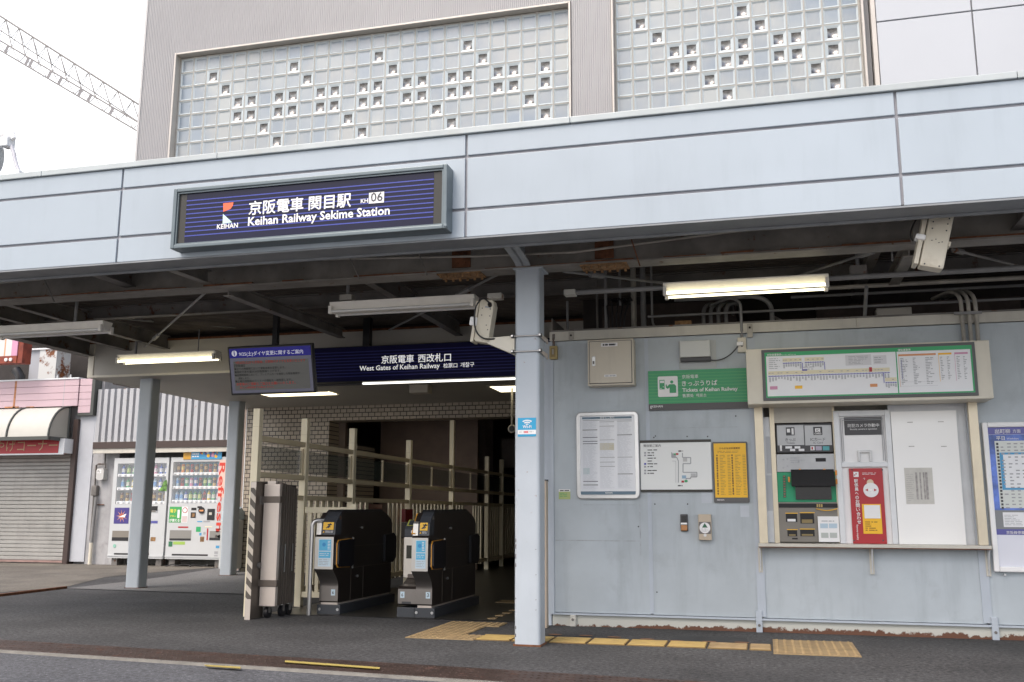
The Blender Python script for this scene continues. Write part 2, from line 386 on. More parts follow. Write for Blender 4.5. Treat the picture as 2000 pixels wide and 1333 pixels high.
# small loose tactile dashes in the hall
for i, (pa, pb) in enumerate((((1010, 1167), (938, 1180)),)):
    pass
mb = MB(); a, b = at(945, 1173, z=0), at(1004, 1177, z=0)
mb.box(-3.0, -1.95, 10.8, 11.1, .004, .011, M_tac)
for k in range(6): mb.box(-2.62, -2.54, 9.15+k*.27, 9.25+k*.27, .004, .011, M_tac)
tag(mb.build('tactile_strip'), 'dim tactile tiles on the dark hall floor right of the gates', 'tactile paving')
# dark trench patch & orange chalk spots
mb = MB(); mb.poly([(p.x, p.y, .0045) for p in gpx((1315, 1243), (1458, 1247), (1462, 1257), (1306, 1256))], mat('asphalt_patch', (.03, .032, .034), .8, var=.3, vscale=8))
mb.build('asphalt_patch', kind='structure')
M_spot = mat('orange_marking', (.20, .10, .05), .8)
for (x, y) in ((1084, 1241), (1144, 1243), (1200, 1246), (1264, 1250), (1322, 1253.5), (1385, 1255), (1449, 1256.5)):
    c = at(x, y, z=0); mb = MB(); disc_pts = [(c.x+.06*math.cos(t*math.pi/6), c.y+.035*math.sin(t*math.pi/6), .0062) for t in range(12)]
    mb.poly(disc_pts, M_spot)
    tag(mb.build('paint_spot'), 'faint orange paint spot on the asphalt beside the tactile strip', 'paint mark', 'orange paint spots along the tactile strip')

# ------------------------------------------------------------------ upper building
UY = 10.4
M_corr = mat('corrugated_cladding', (.345, .343, .352), .5, .0, var=.05, vscale=1.2, streak=.08)
M_corr_edge = mat('corner_trim', (.46, .46, .46), .5)
M_panelw = mat('white_cladding_panel', (.45, .475, .51), .4, var=.02, vscale=1)
M_mortar = mat('glass_block_mortar', (.36, .35, .325), .8, var=.12, vscale=5)
def blockmat(name, a, b, rough, ribs=0):
    m = bpy.data.materials.new(name); m.use_nodes = True; n = m.node_tree; L = n.links; p = n.nodes['Principled BSDF']
    g = n.nodes.new('ShaderNodeNewGeometry'); t = n.nodes.new('ShaderNodeTexNoise'); t.inputs['Scale'].default_value = 1.1; t.inputs['Detail'].default_value = 4
    L.new(g.outputs['Position'], t.inputs['Vector'])
    r = n.nodes.new('ShaderNodeMapRange'); r.inputs[1].default_value = .38; r.inputs[2].default_value = .62; L.new(t.outputs[0], r.inputs[0])
    x = n.nodes.new('ShaderNodeMix'); x.data_type = 'RGBA'; x.inputs[6].default_value = (*a, 1); x.inputs[7].default_value = (*b, 1); L.new(r.outputs[0], x.inputs[0])  # bluer and greyer tones by noise stand in for uneven reflections
    src = x.outputs[2]
    if ribs:
        wv = n.nodes.new('ShaderNodeTexWave'); wv.wave_type = 'BANDS'; wv.bands_direction = 'X'; wv.inputs['Scale'].default_value = ribs
        L.new(g.outputs['Position'], wv.inputs['Vector'])
        y = n.nodes.new('ShaderNodeMix'); y.data_type = 'RGBA'; y.blend_type = 'MULTIPLY'; y.inputs[0].default_value = .28
        L.new(src, y.inputs[6]); L.new(wv.outputs['Color'], y.inputs[7]); src = y.outputs[2]
    L.new(src, p.inputs['Base Color']); p.inputs['Roughness'].default_value = rough; p.inputs['Specular IOR Level'].default_value = .9
    return m
M_blk = blockmat('glass_block_frosted', (.20, .25, .305), (.335, .36, .36), .22)
M_blkr = blockmat('glass_block_ribbed', (.215, .27, .33), (.36, .38, .38), .22, 24)
M_blkrim = mat('glass_block_rim', (.43, .485, .505), .3, spec=.7, var=.06, vscale=3)
M_clearblk = mat('glass_block_clear', (.235, .23, .225), .24, .9, var=.4, vscale=20)
bld = thing('station_building', 'grey ribbed station building with two glass block windows above the canopy', 'building', (-3, UY, 0))
def corrugated(mb, x0, x1, z0, z1, Y, m, pitch=.025, dep=.006):
    n = max(1, int((x1-x0)/pitch)); p = (x1-x0)/n; xs = []
    for i in range(n):
        for f, y in ((0, 0), (.5, 0), (.6, -dep), (.9, -dep)): xs.append((x0+(i+f)*p, Y+y))
    xs.append((x1, Y)); vs = [(x, y, z) for z in (z0, z1) for x, y in xs]; k = len(xs)
    mb.mesh(vs, [(i, i+1, k+i+1, k+i) for i in range(k-1)], m)
ZB, ZT = 3.6, 9.4
w1 = (at(340, 150, y=UY).x, at(1116, 60, y=UY).x); zt1 = 7.02
w2 = (at(1194, 100, y=UY).x, at(1693, 100, y=UY).x)
xL = -7.848
mb = MB()
corrugated(mb, xL, w1[0], ZB, ZT, UY, M_corr)
corrugated(mb, w1[0], w1[1], zt1+.03, ZT, UY, M_corr)
corrugated(mb, w1[1], w2[0], ZB, ZT, UY, M_corr)
mb.build('ribbed_cladding', bld)
mb = MB(); mb.box(xL-.03, xL, UY-.012, UY+9, ZB, ZT, M_corr_edge); mb.box(xL, 6.5, UY+9, UY+9.1, ZB, ZT, M_corr)
mb.box(xL, 6.5, UY+.3, UY+9, ZT-.1, ZT, M_corr); mb.box(6.4, 6.5, UY+.2, UY+9, ZB, ZT-.1, M_corr); mb.build('corner_post', bld)
M_wf = mat('window_frame_metal', (.50, .47, .43), .4, .2, var=.05)
def gb_window(x0, x1, ztop, nc, nr, clear, pitch_z, grp):
    wn = MB(); wn.box(x0, x1, UY+.18, UY+.20, ztop-nr*pitch_z-.1, ztop, M_mortar)
    pxx = (x1-x0-.03)/nc
    for c in range(nc+1): xx = x0+.015+c*pxx; wn.box(max(x0, xx-.012), min(x1, xx+.012), UY+.077, UY+.18, ztop-nr*pitch_z-.1, ztop, M_mortar)
    for r in range(nr+1): zz = ztop-.02-r*pitch_z; wn.box(x0, x1, UY+.078, UY+.18, zz-.012, min(ztop, zz+.012), M_mortar)
    wo = wn.build('glass_block_window', bld)
    fr = MB(); f = .024
    for a in ((x0-f, x0, ztop-nr*pitch_z, ztop+f), (x1, x1+f, ztop-nr*pitch_z, ztop+f), (x0, x1, ztop, ztop+f)):
        fr.box(a[0], a[1], UY-.03, UY+.12, a[2], a[3], M_wf)
    fr.build('frame', wo, bevel=.004)
    a, b = MB(), MB(); px = (x1-x0-.03)/nc; g = .008
    for c in range(nc):
        for r in range(nr):
            X0, X1 = x0+.015+c*px+g, x0+.015+(c+1)*px-g; Z1, Z0 = ztop-.02-r*pitch_z-g, ztop-.02-(r+1)*pitch_z+g
            yf, yi = UY+.075, UY+.088; i_ = .019
            cl = (c, r) in clear
            i_ = .035 if cl else .019
            dst = b if cl else a
            o_ = [(X0, yf, Z0), (X1, yf, Z0), (X1, yf, Z1), (X0, yf, Z1)]; n_ = [(X0+i_, yi, Z0+i_), (X1-i_, yi, Z0+i_), (X1-i_, yi, Z1-i_), (X0+i_, yi, Z1-i_)]
            bk = [(p[0], UY+.12, p[2]) for p in o_]
            dst.mesh(o_+n_, [(k, (k+1) % 4, 4+(k+1) % 4, 4+k) for k in range(4)], M_blkrim)
            dst.mesh(o_+bk, [(k, (k+1) % 4, 4+(k+1) % 4, 4+k) for k in range(4)], M_blkrim)
            if cl:      # concave lens-like face
                N = 8; vs = []
                for u in range(N+1):
                    for v in range(N+1):
                        s_, t_ = u/N*2-1, v/N*2-1; d_ = .040*(1-.5*(s_*s_+t_*t_)); 
                        vs.append((X0+i_+(X1-X0-2*i_)*u/N, yi+max(0, d_)*.8-.0005+random.uniform(-1, 1)*.0016, Z0+i_+(Z1-Z0-2*i_)*v/N))
                dst.mesh(vs, [(u*(N+1)+v, (u+1)*(N+1)+v, (u+1)*(N+1)+v+1, u*(N+1)+v+1) for u in range(N) for v in range(N)], M_clearblk, True)
            else:
                dst.poly(n_, M_blkr if random.random() < .6 else M_blk)
    a.build('frosted_block', wo); b.build('clear_block', wo)
cl1 = set()
for k in range(5):
    o = 6*k
    cl1 |= {(2+o, 1), (3+o, 2), (4+o, 3), (5+o, 3), (4+o, 4), (5+o, 4), (6+o, 5), (7+o, 6)}
    if k: cl1 |= {(1+o, 3), (2+o, 3), (1+o, 4), (2+o, 4)}
cl1 = {c for c in cl1 if c[0] < 26}
pz = .200
gb_window(w1[0]+.03, w1[1]-.03, zt1-.005, 27, 8, cl1, pz, 1)
cl2 = {(c-1, r+2) for c, r in cl1 if 1 <= c < 14}
gb_window(w2[0]+.03, w2[1]-.03, zt1-.005+2*pz, 14, 10, cl2, pz, 2)
mb = MB()
for k, (a, b) in enumerate(((w2[1]+.065, w2[1]+.11), )):
    mb.box(a, b, UY-.02, UY+.1, ZB, ZT, M_wf)
mb.build('vertical_trim', bld)
jx = at(1903, 80, y=UY).x; jz = (at(1715, 42, y=UY).z+at(1990, 14, y=UY).z)/2; x0 = w2[1]+.12
for (a, b) in ((x0, jx-.008), (jx+.008, jx+1.3), (jx+1.316, 6.4)):
    for (c, d) in ((ZB, jz-.008), (jz+.008, jz+2.0)):
        mb = MB(); mb.cbox(a, b, UY-.01, UY+.03, c, d, M_panelw, .004); mb.build('white_panel', bld)
mb = MB(); mb.box(x0-.005, 6.4, UY+.03, UY+.2, ZB, ZT, M_gray); mb.box(w2[0]-.1, w2[1]+.06, UY+.121, UY+.2, ZB, ZT, M_gray); mb.box(w1[0]-.05, w1[1]+.05, UY+.121, UY+.2, ZB, zt1, M_gray)
mb.box(w2[0]-.03, w2[1]+.065, UY, UY+.1, zt1+2*pz+.04, ZT, M_corr); mb.build('backing_wall', bld)

# ------------------------------------------------------------------ canopy
FY = 6.4
def zmean(pts, Y): return sum(at(x, y, y=Y).z for x, y in pts)/len(pts)
zc = zmean([(0, 359), (300, 325.9), (900, 259.6), (1200, 230.5), (1700, 185.8), (2000, 157.8)], FY)
zj1 = zmean([(0, 395), (235, 372), (912, 300.5), (1200, 275.3), (1700, 233), (2000, 207.5)], FY)
zj2 = zmean([(0, 484), (228, 465), (912, 406), (1200, 384), (1700, 347), (2000, 326)], FY)
zb = zmean([(0, 530.7), (225, 512.7), (300, 507), (900, 461.9), (1200, 441), (1700, 407), (2000, 386.6)], FY)
jxs = [(at(240.4, 333.8, y=FY).x+at(226.9, 512.7, y=FY).x)/2, (at(911, 260, y=FY).x+at(909.2, 461, y=FY).x)/2, (at(1748, 182, y=FY).x+at(1763, 402, y=FY).x)/2]
can = thing('station_canopy', 'pale blue panelled canopy over the station front with rusty girder', 'canopy', (-2, FY, 3))
xl_, xr_ = -9.1, 4.6
ex = [xl_]+jxs+[xr_]; gz = .011
for i in range(4):
    for (z0, z1) in ((zb, zj2-gz), (zj2+gz, zj1-gz), (zj1+gz, zc)):
        mb = MB(); mb.cbox(ex[i]+(.009 if i else 0), ex[i+1]-.009, FY, FY+.03, z0, z1, M_fascia, .004); mb.build('fascia_panel', can)
mb = MB(); mb.box(xl_, xr_, FY+.018, FY+.06, zb+.01, zc+.01, M_joint); mb.build('joint_strip', can)
mb = MB()
cps = [xl_, at(84, 345, y=FY).x, at(427, 300, y=FY).x, at(1114, 232, y=FY).x, at(1986, 152, y=FY).x, xr_]
for a, b in zip(cps, cps[1:]): mb.cbox(a+.0015, b-.0015, FY-.022, FY+.25, zc+.004, zc+.052, M_coping, .006)
mb.build('coping', can)
mb = MB(); mb.box(xl_, xr_, FY+.002, FY+.225, zb-.014, zb-.002, M_trim); mb.box(xl_, xr_, FY+.225, FY+.245, zb-.03, zb+.12, M_trim); mb.build('soffit_trim', can)
# deck and framing
DZ = 3.42
mb = MB(); 
for k in range(58):
    y = FY+.25+k*.085
    mb.prism([(y, DZ), (y+.03, DZ), (y+.042, DZ+.03), (y+.073, DZ+.03), (y+.085, DZ), (y+.085, DZ+.05), (y, DZ+.05)], 'x', xl_, 6, M_deck)
mb.box(xl_, 6, FY+.06, UY+.0, DZ+.05, DZ+.10, M_deck); mb.build('roof_deck', can)
def ibeam_x(mb, x0, x1, y, z0, z1, wd, m, t=.014):
    mb.box(x0, x1, y-wd/2, y+wd/2, z0, z0+t, m); mb.box(x0, x1, y-wd/2, y+wd/2, z1-t, z1, m); mb.box(x0, x1, y-t/2, y+t/2, z0+t, z1-t, m)
def ibeam_y(mb, x, y0, y1, z0, z1, wd, m, t=.012):
    mb.box(x-wd/2, x+wd/2, y0, y1, z0, z0+t, m); mb.box(x-wd/2, x+wd/2, y0, y1, z1-t, z1, m); mb.box(x-t/2, x+t/2, y0, y1, z0+t, z1-t, m)
GZ = 2.985
mb = MB(); ibeam_x(mb, xl_+.05, 6, 7.5, GZ, DZ-.02, .20, M_girder); gd = mb.build('girder', can)
mb = MB()
x = xl_+.06
while x < 5.9:
    L_ = random.uniform(.1, .5)
    if random.random() < .8: mb.box(x, x+L_, 7.402, 7.492, GZ+.0145, GZ+.0145+random.uniform(.003, .016), M_rust)
    x += L_+.004
mb.build('rust_crust', gd)
for px0, px1 in ((880, 916), (1160, 1197)):
    x0, x1 = at(px0, 492, y=7.44).x, at(px1, 492, y=7.44).x
    mb = MB(); mb.box(x0, x1, 7.478, 7.492, GZ+.06, DZ-.10, M_rust)
    for i in range(2):
        for j in range(3): 
            cx, cz = x0+(x1-x0)*(.3+.4*i), GZ+.1+j*.08; mb.tube([(cx, 7.478, cz), (cx, 7.466, cz)], .011, M_rust, 6)
    mb.build('splice_plate', gd)
    xm = (x0+x1)/2; mb = MB(); mb.box(xm-.19, xm+.19, 7.405, 7.595, GZ-.012, GZ-.001, M_rust2)
    for i in range(6): 
        for y in (7.43, 7.57): mb.tube([(xm-.16+i*.064, y, GZ-.012), (xm-.16+i*.064, y, GZ-.035)], .011, M_rust2, 6)
    mb.build('bolted_plate', gd)
mb = MB()
for x in (-5.62, 1.9, -8.6):
    ibeam_y(mb, x, FY+.25, 7.49, 3.06, 3.36, .12, M_steel)
mb.build('outrigger', can)
# curved bracket on the front column
mb = MB(); pr = []
for i in range(9):
    t = i/8; pr.append((7.42-.76*(1-math.cos(t*math.pi/2))**.9, 2.99+.075*math.sin(t*math.pi/2)))
pr2 = [(y+.0, z+.0) for y, z in pr]
poly = pr2+[(6.70, 3.41), (7.42, 3.41)]
M_brk = mat('bracket_paint', (.36, .39, .41), .5, var=.1); mb.prism(poly, 'x', -1.845, -1.825, M_brk); mb.prism(pr+[(y, z+.014) for y, z in pr[::-1]], 'x', -1.895, -1.775, M_brk); mb.build('curved_bracket', can, bevel=.004)
mb = MB()
for y in (8.55, 9.6): ibeam_x(mb, xl_+.05, 6, y, 3.27, DZ-.005, .10, M_steel, .01)
for x in (-8.98, ): ibeam_y(mb, x, FY+.25, 16.2, 3.13, 3.40, .16, M_steel)
for x in (-8.35, -7.75, -3.6, 1.0): ibeam_y(mb, x, 7.6, 11.2, 3.18, 3.36, .09, M_steel)
mb.build('purlin', can)
def brace(a, b, r=.012, m=M_steel, tb=None):
    mb = MB(); mb.tube([a, b], r, m, 8)
    if tb:
        A, B = Vector(a), Vector(b); mb.tube([A.lerp(B, tb-.08), A.lerp(B, tb+.02)], r*2, m, 8)
    mb.build('tie_rod', can)
brace(at(402, 571, y=7.6), at(283, 678, y=11.1), .012, M_pipe, .78)
brace(at(985, 530, y=7.6), at(760, 645, y=11.0), .012, M_pipe, .3)
brace(at(330, 632, y=11.0), at(460, 640, y=11.0), .01, M_steel)
brace(at(1100, 530, y=7.6), at(1320, 556, y=8.9), .014, M_pipe, .3)
brace(at(1710, 490, y=7.6), at(1520, 552, y=9.4), .012, M_pipe, .1)
brace(at(1860, 488, y=7.6), at(2010, 525, y=8.6), .012, M_steel, .1)
# inclined struts behind the girder
for a, b, wd in ((at(446, 566, y=7.55), at(668, 652, y=11.0), .09), (at(1775, 487, y=7.6), at(1745, 545, y=8.9), .09), (at(338, 516, y=6.7), at(405, 542, y=7.4), .08)):
    mb = MB(); A, B = Vector(a), Vector(b); d = (B-A); L_ = d.length; q = d.to_track_quat('X', 'Z').to_matrix().to_4x4(); M_ = Matrix.Translation(A) @ q
    mb.box(0, L_, -wd/2, wd/2, -.06, -.05, M_girder, M_); mb.box(0, L_, -.005, .005, -.05, .05, M_girder, M_); mb.box(0, L_, -wd/2, wd/2, .05, .06, M_girder, M_)
    mb.build('strut', can)
# thin hanging rods and a conduit running along the girder
mb = MB()
for (xa, ya, yb_, Y) in ((680, 497, 545, 7.3), (812, 480, 538, 7.3), (84, 540, 590, 7.3), (1228, 452, 520, 7.3)):
    p0, p1 = at(xa, ya, y=7.25), at(xa+22, yb_, y=7.39); mb.tube([p0, p1], .006, M_rust if xa > 1200 else M_steel, 6)
mb.build('hanger_rod', can)
mb = MB(); c0 = at(0, 560, y=7.36); 
mb.tube([(-9, 7.36, 3.12), (-6.5, 7.36, 3.16), (-5.7, 7.36, 3.24), (-4.8, 7.36, 3.22), (-2.2, 7.36, 3.10), (-1.4, 7.36, 3.08), (0, 7.36, 3.17), (1.2, 7.36, 3.3), (2, 7.36, 3.36)], .011, M_pipe2, 8); mb.build('conduit', can)

# ------------------------------------------------------------------ columns
def column(x, y, z1, label, cap=False, w=.205):
    t = thing('support_column', label, 'column', (x+w/2, y+w/2, 0), 'steel columns carrying the canopy')
    mb = MB(); mb.prism([(p[0], p[1]) for p in rrect(x, x+w, y, y+w, .028, 4)], 'z', .012, z1, M_col); mb.build('shaft', t)
    mb = MB(); mb.box(x-.006, x+w+.006, y-.006, y+w+.006, 0, .014, M_rust); mb.build('base_plate', t)
    if cap: mb = MB(); mb.box(x-.012, x+w+.03, y-.012, y+w+.012, z1-.012, z1, M_col); mb.build('cap_plate', t)
    if cap:
        mb = MB(); M_chip = mat('paint_chip', (.06, .045, .04), .8); rr = random.Random(3)
        for i in range(16):
            xx = x+.008 if i % 3 else x+w-.035; zz = rr.uniform(.05, 1.2) if i % 3 else rr.uniform(.2, 2.4); h = rr.uniform(.006, .03) if i % 3 else .006
            mb.poly([(xx, y-.0008+.006*(i % 3 > 0), zz), (xx+.008, y-.0008+.003*(i % 3 > 0), zz+.003), (xx+.007, y-.0008+.003*(i % 3 > 0), zz+h), (xx+.001, y-.0008+.006*(i % 3 > 0), zz+h)], M_chip)
        mb.build('paint_chip', t)
    return t
column(-1.905, 7.4, GZ, 'pale blue front column with a wi-fi sticker and strapped camera bracket', True)
column(-8.33, 11.45, 2.83, 'grey column in front of the vending machines, the nearer one')
column(-8.57, 14.17, 2.83, 'grey column right of the vending machines, beside the tiled wall')
# ------------------------------------------------------------------ ticket office wall
WY = 8.82
tw = thing('ticket_office_wall', 'pale blue grey metal panel wall with rusty base behind the front column', 'wall', (0, WY, 0))
rx0, rx1 = at(1494, 930, y=WY).x, at(1900, 930, y=WY).x
rz0, rz1 = at(1700, 1063, y=WY).z, 2.08
wxl = at(1078, 950, y=WY).x
zled = .10
seam = [wxl, at(1273, 1160, y=WY).x, at(1487, 1160, y=WY).x, at(1925, 1160, y=WY).x, 4.6]
for i in range(4):
    a, b = seam[i]+.012, seam[i+1]-.012
    if i == 2:
        for c in ((a, b, zled+.02, rz0-.03), (a, b, rz1, 2.62)):
            mb = MB(); mb.cbox(c[0], c[1], WY, WY+.03, c[2], c[3], M_wall, .003); mb.build('wall_panel', tw)
    else:
        mb = MB(); mb.cbox(a, b, WY, WY+.03, zled+.02, 2.62, M_wall, .003); mb.build('wall_panel', tw)
mb = MB()
for x in seam[1:4]:
    if x in seam[2:4]:
        mb.box(x-.035, x+.035, WY-.012, WY+.02, zled+.03, 2.615, M_wall2)
    else: mb.box(x-.018, x+.018, WY-.004, WY+.02, zled+.03, 2.615, M_wall2)
mb.box(wxl-.012, wxl+.02, WY-.01, WY+.05, zled, 2.62, M_wall2); mb.build('batten', tw)
mb = MB(); mb.box(wxl-.01, rx0-.0, WY+.031, WY+.06, .0, 2.62, M_gray); mb.box(rx1, 4.6, WY+.031, WY+.06, 0, 2.62, M_gray); mb.box(rx0, rx1, WY+.031, WY+.06, 0, rz0-.03, M_gray)
mb.box(rx0, rx1, WY+.031, WY+.06, rz1, 2.62, M_gray)
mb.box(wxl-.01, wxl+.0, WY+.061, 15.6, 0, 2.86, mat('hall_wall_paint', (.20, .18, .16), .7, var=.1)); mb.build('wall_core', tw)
def rustbase():
    m = bpy.data.materials.new('rusty_base'); m.use_nodes = True; n = m.node_tree; L = n.links; b = n.nodes['Principled BSDF']
    g = n.nodes.new('ShaderNodeNewGeometry'); s = n.nodes.new('ShaderNodeSeparateXYZ'); L.new(g.outputs['Position'], s.inputs[0])
    t = n.nodes.new('ShaderNodeTexNoise'); t.inputs['Scale'].default_value = 9; t.inputs['Detail'].default_value = 9; t.inputs['Roughness'].default_value = .7; L.new(g.outputs['Position'], t.inputs['Vector'])
    t2 = n.nodes.new('ShaderNodeTexNoise'); t2.inputs['Scale'].default_value = 1.2; L.new(g.outputs['Position'], t2.inputs['Vector'])
    # stain height grows to the right of the wall: an actual rust band with a ragged edge
    r1 = n.nodes.new('ShaderNodeMapRange'); r1.inputs[1].default_value = -1.9; r1.inputs[2].default_value = .6; r1.inputs[3].default_value = .004; r1.inputs[4].default_value = .035; L.new(s.outputs['X'], r1.inputs[0])
    a = n.nodes.new('ShaderNodeMath'); a.operation = 'MULTIPLY_ADD'; L.new(t.outputs[0], a.inputs[0]); a.inputs[1].default_value = .17; L.new(r1.outputs[0], a.inputs[2])
    a2 = n.nodes.new('ShaderNodeMath'); a2.operation = 'MULTIPLY_ADD'; L.new(t2.outputs[0], a2.inputs[0]); a2.inputs[1].default_value = .05; L.new(a.outputs[0], a2.inputs[2])
    c = n.nodes.new('ShaderNodeMath'); c.operation = 'SUBTRACT'; L.new(a2.outputs[0], c.inputs[0]); L.new(s.outputs['Z'], c.inputs[1])
    r = n.nodes.new('ShaderNodeMapRange'); r.inputs[1].default_value = .103; r.inputs[2].default_value = .112; L.new(c.outputs[0], r.inputs[0])
    x = n.nodes.new('ShaderNodeMix'); x.data_type = 'RGBA'; x.inputs[6].default_value = (.53, .53, .48, 1); x.inputs[7].default_value = (.135, .06, .035, 1); L.new(r.outputs[0], x.inputs[0])
    L.new(x.outputs[2], b.inputs['Base Color']); b.inputs['Roughness'].default_value = .75; return m
mb = MB(); mb.box(wxl, 4.6, WY+.01, WY+.03, 0, zled, rustbase()); mb.build('base_band', tw)
mb = MB(); mb.box(wxl, 4.6, WY-.022, WY+.03, zled, zled+.016, M_wall2); mb.build('drip_ledge', tw)
for px, up in ((1120, 0), (1483, .08), (1942, .08)):
    x = at(px, 1218, y=WY).x; mb = MB(); mb.cbox(x-.026, x+.026, WY-.028, WY+.01, .0, zled+.0+up, M_wall2 if up else M_creamrust, .004); mb.tube([(x, WY-.028, .06), (x, WY-.036, .06)], .012, M_steel, 8); mb.build('anchor_clip', tw)
zh0, zh1 = 2.625, 2.71
mb = MB()
cuts = [wxl-.01, at(1672, 632, y=WY).x, 4.6]
for a, b in zip(cuts, cuts[1:]): mb.cbox(a+.001, b-.001, WY-.03, WY+.05, zh0, zh1, M_cream, .004)
mb.box(wxl-.01, 4.6, WY-.036, WY+.1, zh1, zh1+.014, M_steel); mb.box(wxl-.01, 4.6, WY-.04, WY-.03, zh0-.004, zh0+.006, M_cream)
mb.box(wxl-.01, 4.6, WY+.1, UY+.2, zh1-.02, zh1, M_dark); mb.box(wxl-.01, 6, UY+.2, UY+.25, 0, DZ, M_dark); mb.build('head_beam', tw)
for px in (1117, 1465):
    x = at(px, 655, y=WY).x; mb = MB(); mb.cbox(x-.024, x+.024, WY-.045, WY-.03, zh0-.05 if px > 1200 else zh0+.0, zh1-.01, M_pipe2, .003); mb.tube([(x, WY-.045, 2.665), (x, WY-.055, 2.665)], .01, M_dark, 8); mb.build('anchor_clip', tw)
# bright patches of newer paint
M_patch = mat('patched_paint', (.50, .54, .59), .45, var=.05)
mb = MB()
for r in ((1370, 961, 1391, 983), (1446, 988, 1463, 1010)): plate(mb, r, WY-.002, M_patch, .002)
M_ghost = mat('old_tape_mark', (.37, .40, .43), .6, var=.2, vscale=20)
for r in ((1085, 1055.5, 1250, 1057.5), (1249.5, 985, 1251.5, 1085), (1140, 986, 1240, 987), (1300, 835, 1440, 836)): plate(mb, r, WY-.001, M_ghost, .0008)
mb.build('paint_patch', tw)
mb = MB()
for (x, y) in ((1279, 985), (1343, 985), (1277, 855), (1342, 853), (1382, 853), (1280, 852), (1283, 1157), (1070, 940), (1247, 1029), (1437, 813)):
    p = at(x, y, y=WY-.002); disc(mb, p.x, p.z, .007, WY-.0015, M_darkp, 8)
mb.build('screw_hole', tw)

# opening lining
mb = MB(); mb.box(rx0, rx0+.01, WY+.061, WY+.3, rz0-.02, rz1, M_alup); mb.box(rx1-.01, rx1, WY+.061, WY+.3, rz0-.02, rz1, M_alup); mb.box(rx0, rx1, WY+.3, WY+.32, rz0-.02, rz1, M_cream)
mb.box(rx0+.01, rx1-.01, WY+.061, WY+.3, rz1-.012, rz1, M_cream); mb.box(at(1741, 930, y=WY+.1).x, rx1-.0105, WY+.062, WY+.075, rz0, rz1-.0125, M_alup); mb.build('recess_lining', tw)
mb = MB(); mb.box(at(1062, 950, y=WY+.03).x, wxl-.0125, WY+.012, WY+.06, 0, 2.62, M_wall2); mb.build('end_post', tw)

# counter
ct = thing('ticket_counter', 'narrow metal counter shelf on brackets under the ticket machine', 'counter', (.9, WY, rz0))
cx0, cx1 = at(1481, 1064, y=WY-.12).x, at(1937, 1067, y=WY-.12).x
mb = MB(); mb.cbox(cx0, cx1, WY-.13, WY+.12, rz0-.028, rz0, M_cream, .004); mb.build('shelf', ct)
mb = MB(); mb.box(cx0+.004, cx1-.004, WY-.128, WY-.01, rz0-.034, rz0-.029, M_rust); mb.build('rusty_underside', ct)
for px in (1485, 1702, 1928):
    x = at(px, 1090, y=WY).x; mb = MB()
    mb.prism([(WY-.105, rz0-.0355), (WY-.0195, rz0-.0355), (WY-.0195, rz0-.24), (WY-.022, rz0-.24)], 'x', x-.004, x+.004, M_alup)
    mb.box(x-.018, x+.018, WY-.019, WY-.0125, rz0-.25, rz0-.035, M_cream)
    for dz in (.08, .20): mb.tube([(x, WY-.019, rz0-dz), (x, WY-.022, rz0-dz)], .006, M_darkp, 6)
    mb.build('bracket', ct)
# posts flanking the recess
M_post = mat('gilt_aluminium', (.62, .55, .42), .35, .5, var=.06)
for px, lb in ((1486.5, 'left champagne metal post between the ticket machine and the yellow table'), (1909, 'right champagne metal post between whiteboard and timetable')):
    x = at(px, 930, y=WY-.03).x; mb = MB(); mb.cbox(x-.036, x+.036, WY-.07, WY-.013, rz0, 2.02, M_post, .004)
    tag(mb.build('door_post'), lb, 'post', 'metal posts beside the ticket recess')

# ------------------------------------------------------------------ ticket machine
MY = WY+.08
x0, x1 = at(1508, 930, y=MY).x, at(1636, 930, y=MY).x
tm = thing('ticket_machine', 'ticket vending machine with green panel, black hooded screen and taupe base', 'ticket machine', ((x0+x1)/2, MY, rz0))
M_taupe = mat('taupe_plastic', (.21, .195, .17), .45, var=.06)
M_greenp = mat('machine_green', (.005, .33, .15), .4)
M_sil = mat('machine_silver', (.42, .43, .44), .4, .3, var=.06)
mb = MB()
a, b, c, d = rect(1507, 812, 1515, 1060, MY); mb.box(x0, x0+.04, MY-.03, MY+.2, rz0+.001, 2.0, M_post)
mb.box(x0+.04, x1, MY-.02, MY+.1, at(1570, 826, y=MY).z, 2.0, M_cream); mb.box(x1-.02, x1, MY-.03, MY+.2, rz0+.001, 2.0, M_post); mb.build('surround', tm)
def pl(parent, name, r, Y, m, d=.02, c=.003):
    mb = MB(); X0, X1, Z0, Z1 = rect(*r, Y); mb.cbox(X0, X1, Y, Y+d, Z0, Z1, m, c); return mb.build(name, parent), (X0, X1, Z0, Z1)
hp, hr = pl(tm, 'header_panel', (1516, 828, 1626, 884), MY, M_darkp, .05)
mb = MB()
for r in ((1518, 831, 1570, 870), (1572, 831, 1624, 870)): plate(mb, r, MY-.003, M_sil, .003)
mb.build('header_plate', hp)
mb = MB()
wpx(mb, 'きっぷ', (1534, 862), (1554, 861.5), MY-.004, M_darkp, .01); wpx(mb, 'Tickets', (1536, 867.5), (1552, 867), MY-.004, M_darkp)
wpx(mb, 'ICカード', (1583, 861.5), (1612, 861), MY-.004, M_darkp, .01); wpx(mb, 'IC Card', (1589, 867), (1607, 866.8), MY-.004, M_darkp)
plate(mb, (1535, 835, 1552, 851), MY-.005, M_darkp); plate(mb, (1588.5, 834, 1606, 850), MY-.005, M_darkp)
plate(mb, (1537, 838, 1543, 845), MY-.007, M_white, .002); plate(mb, (1546, 837, 1550, 849), MY-.007, M_white, .002); plate(mb, (1592, 837, 1602, 844), MY-.007, M_white, .002)
wpx(mb, 'IC', (1594.5, 843), (1600, 843), MY-.0085, M_darkp, .02); wpx(mb, 'CARD', (1591, 848.5), (1604, 848.5), MY-.007, M_white, .02)
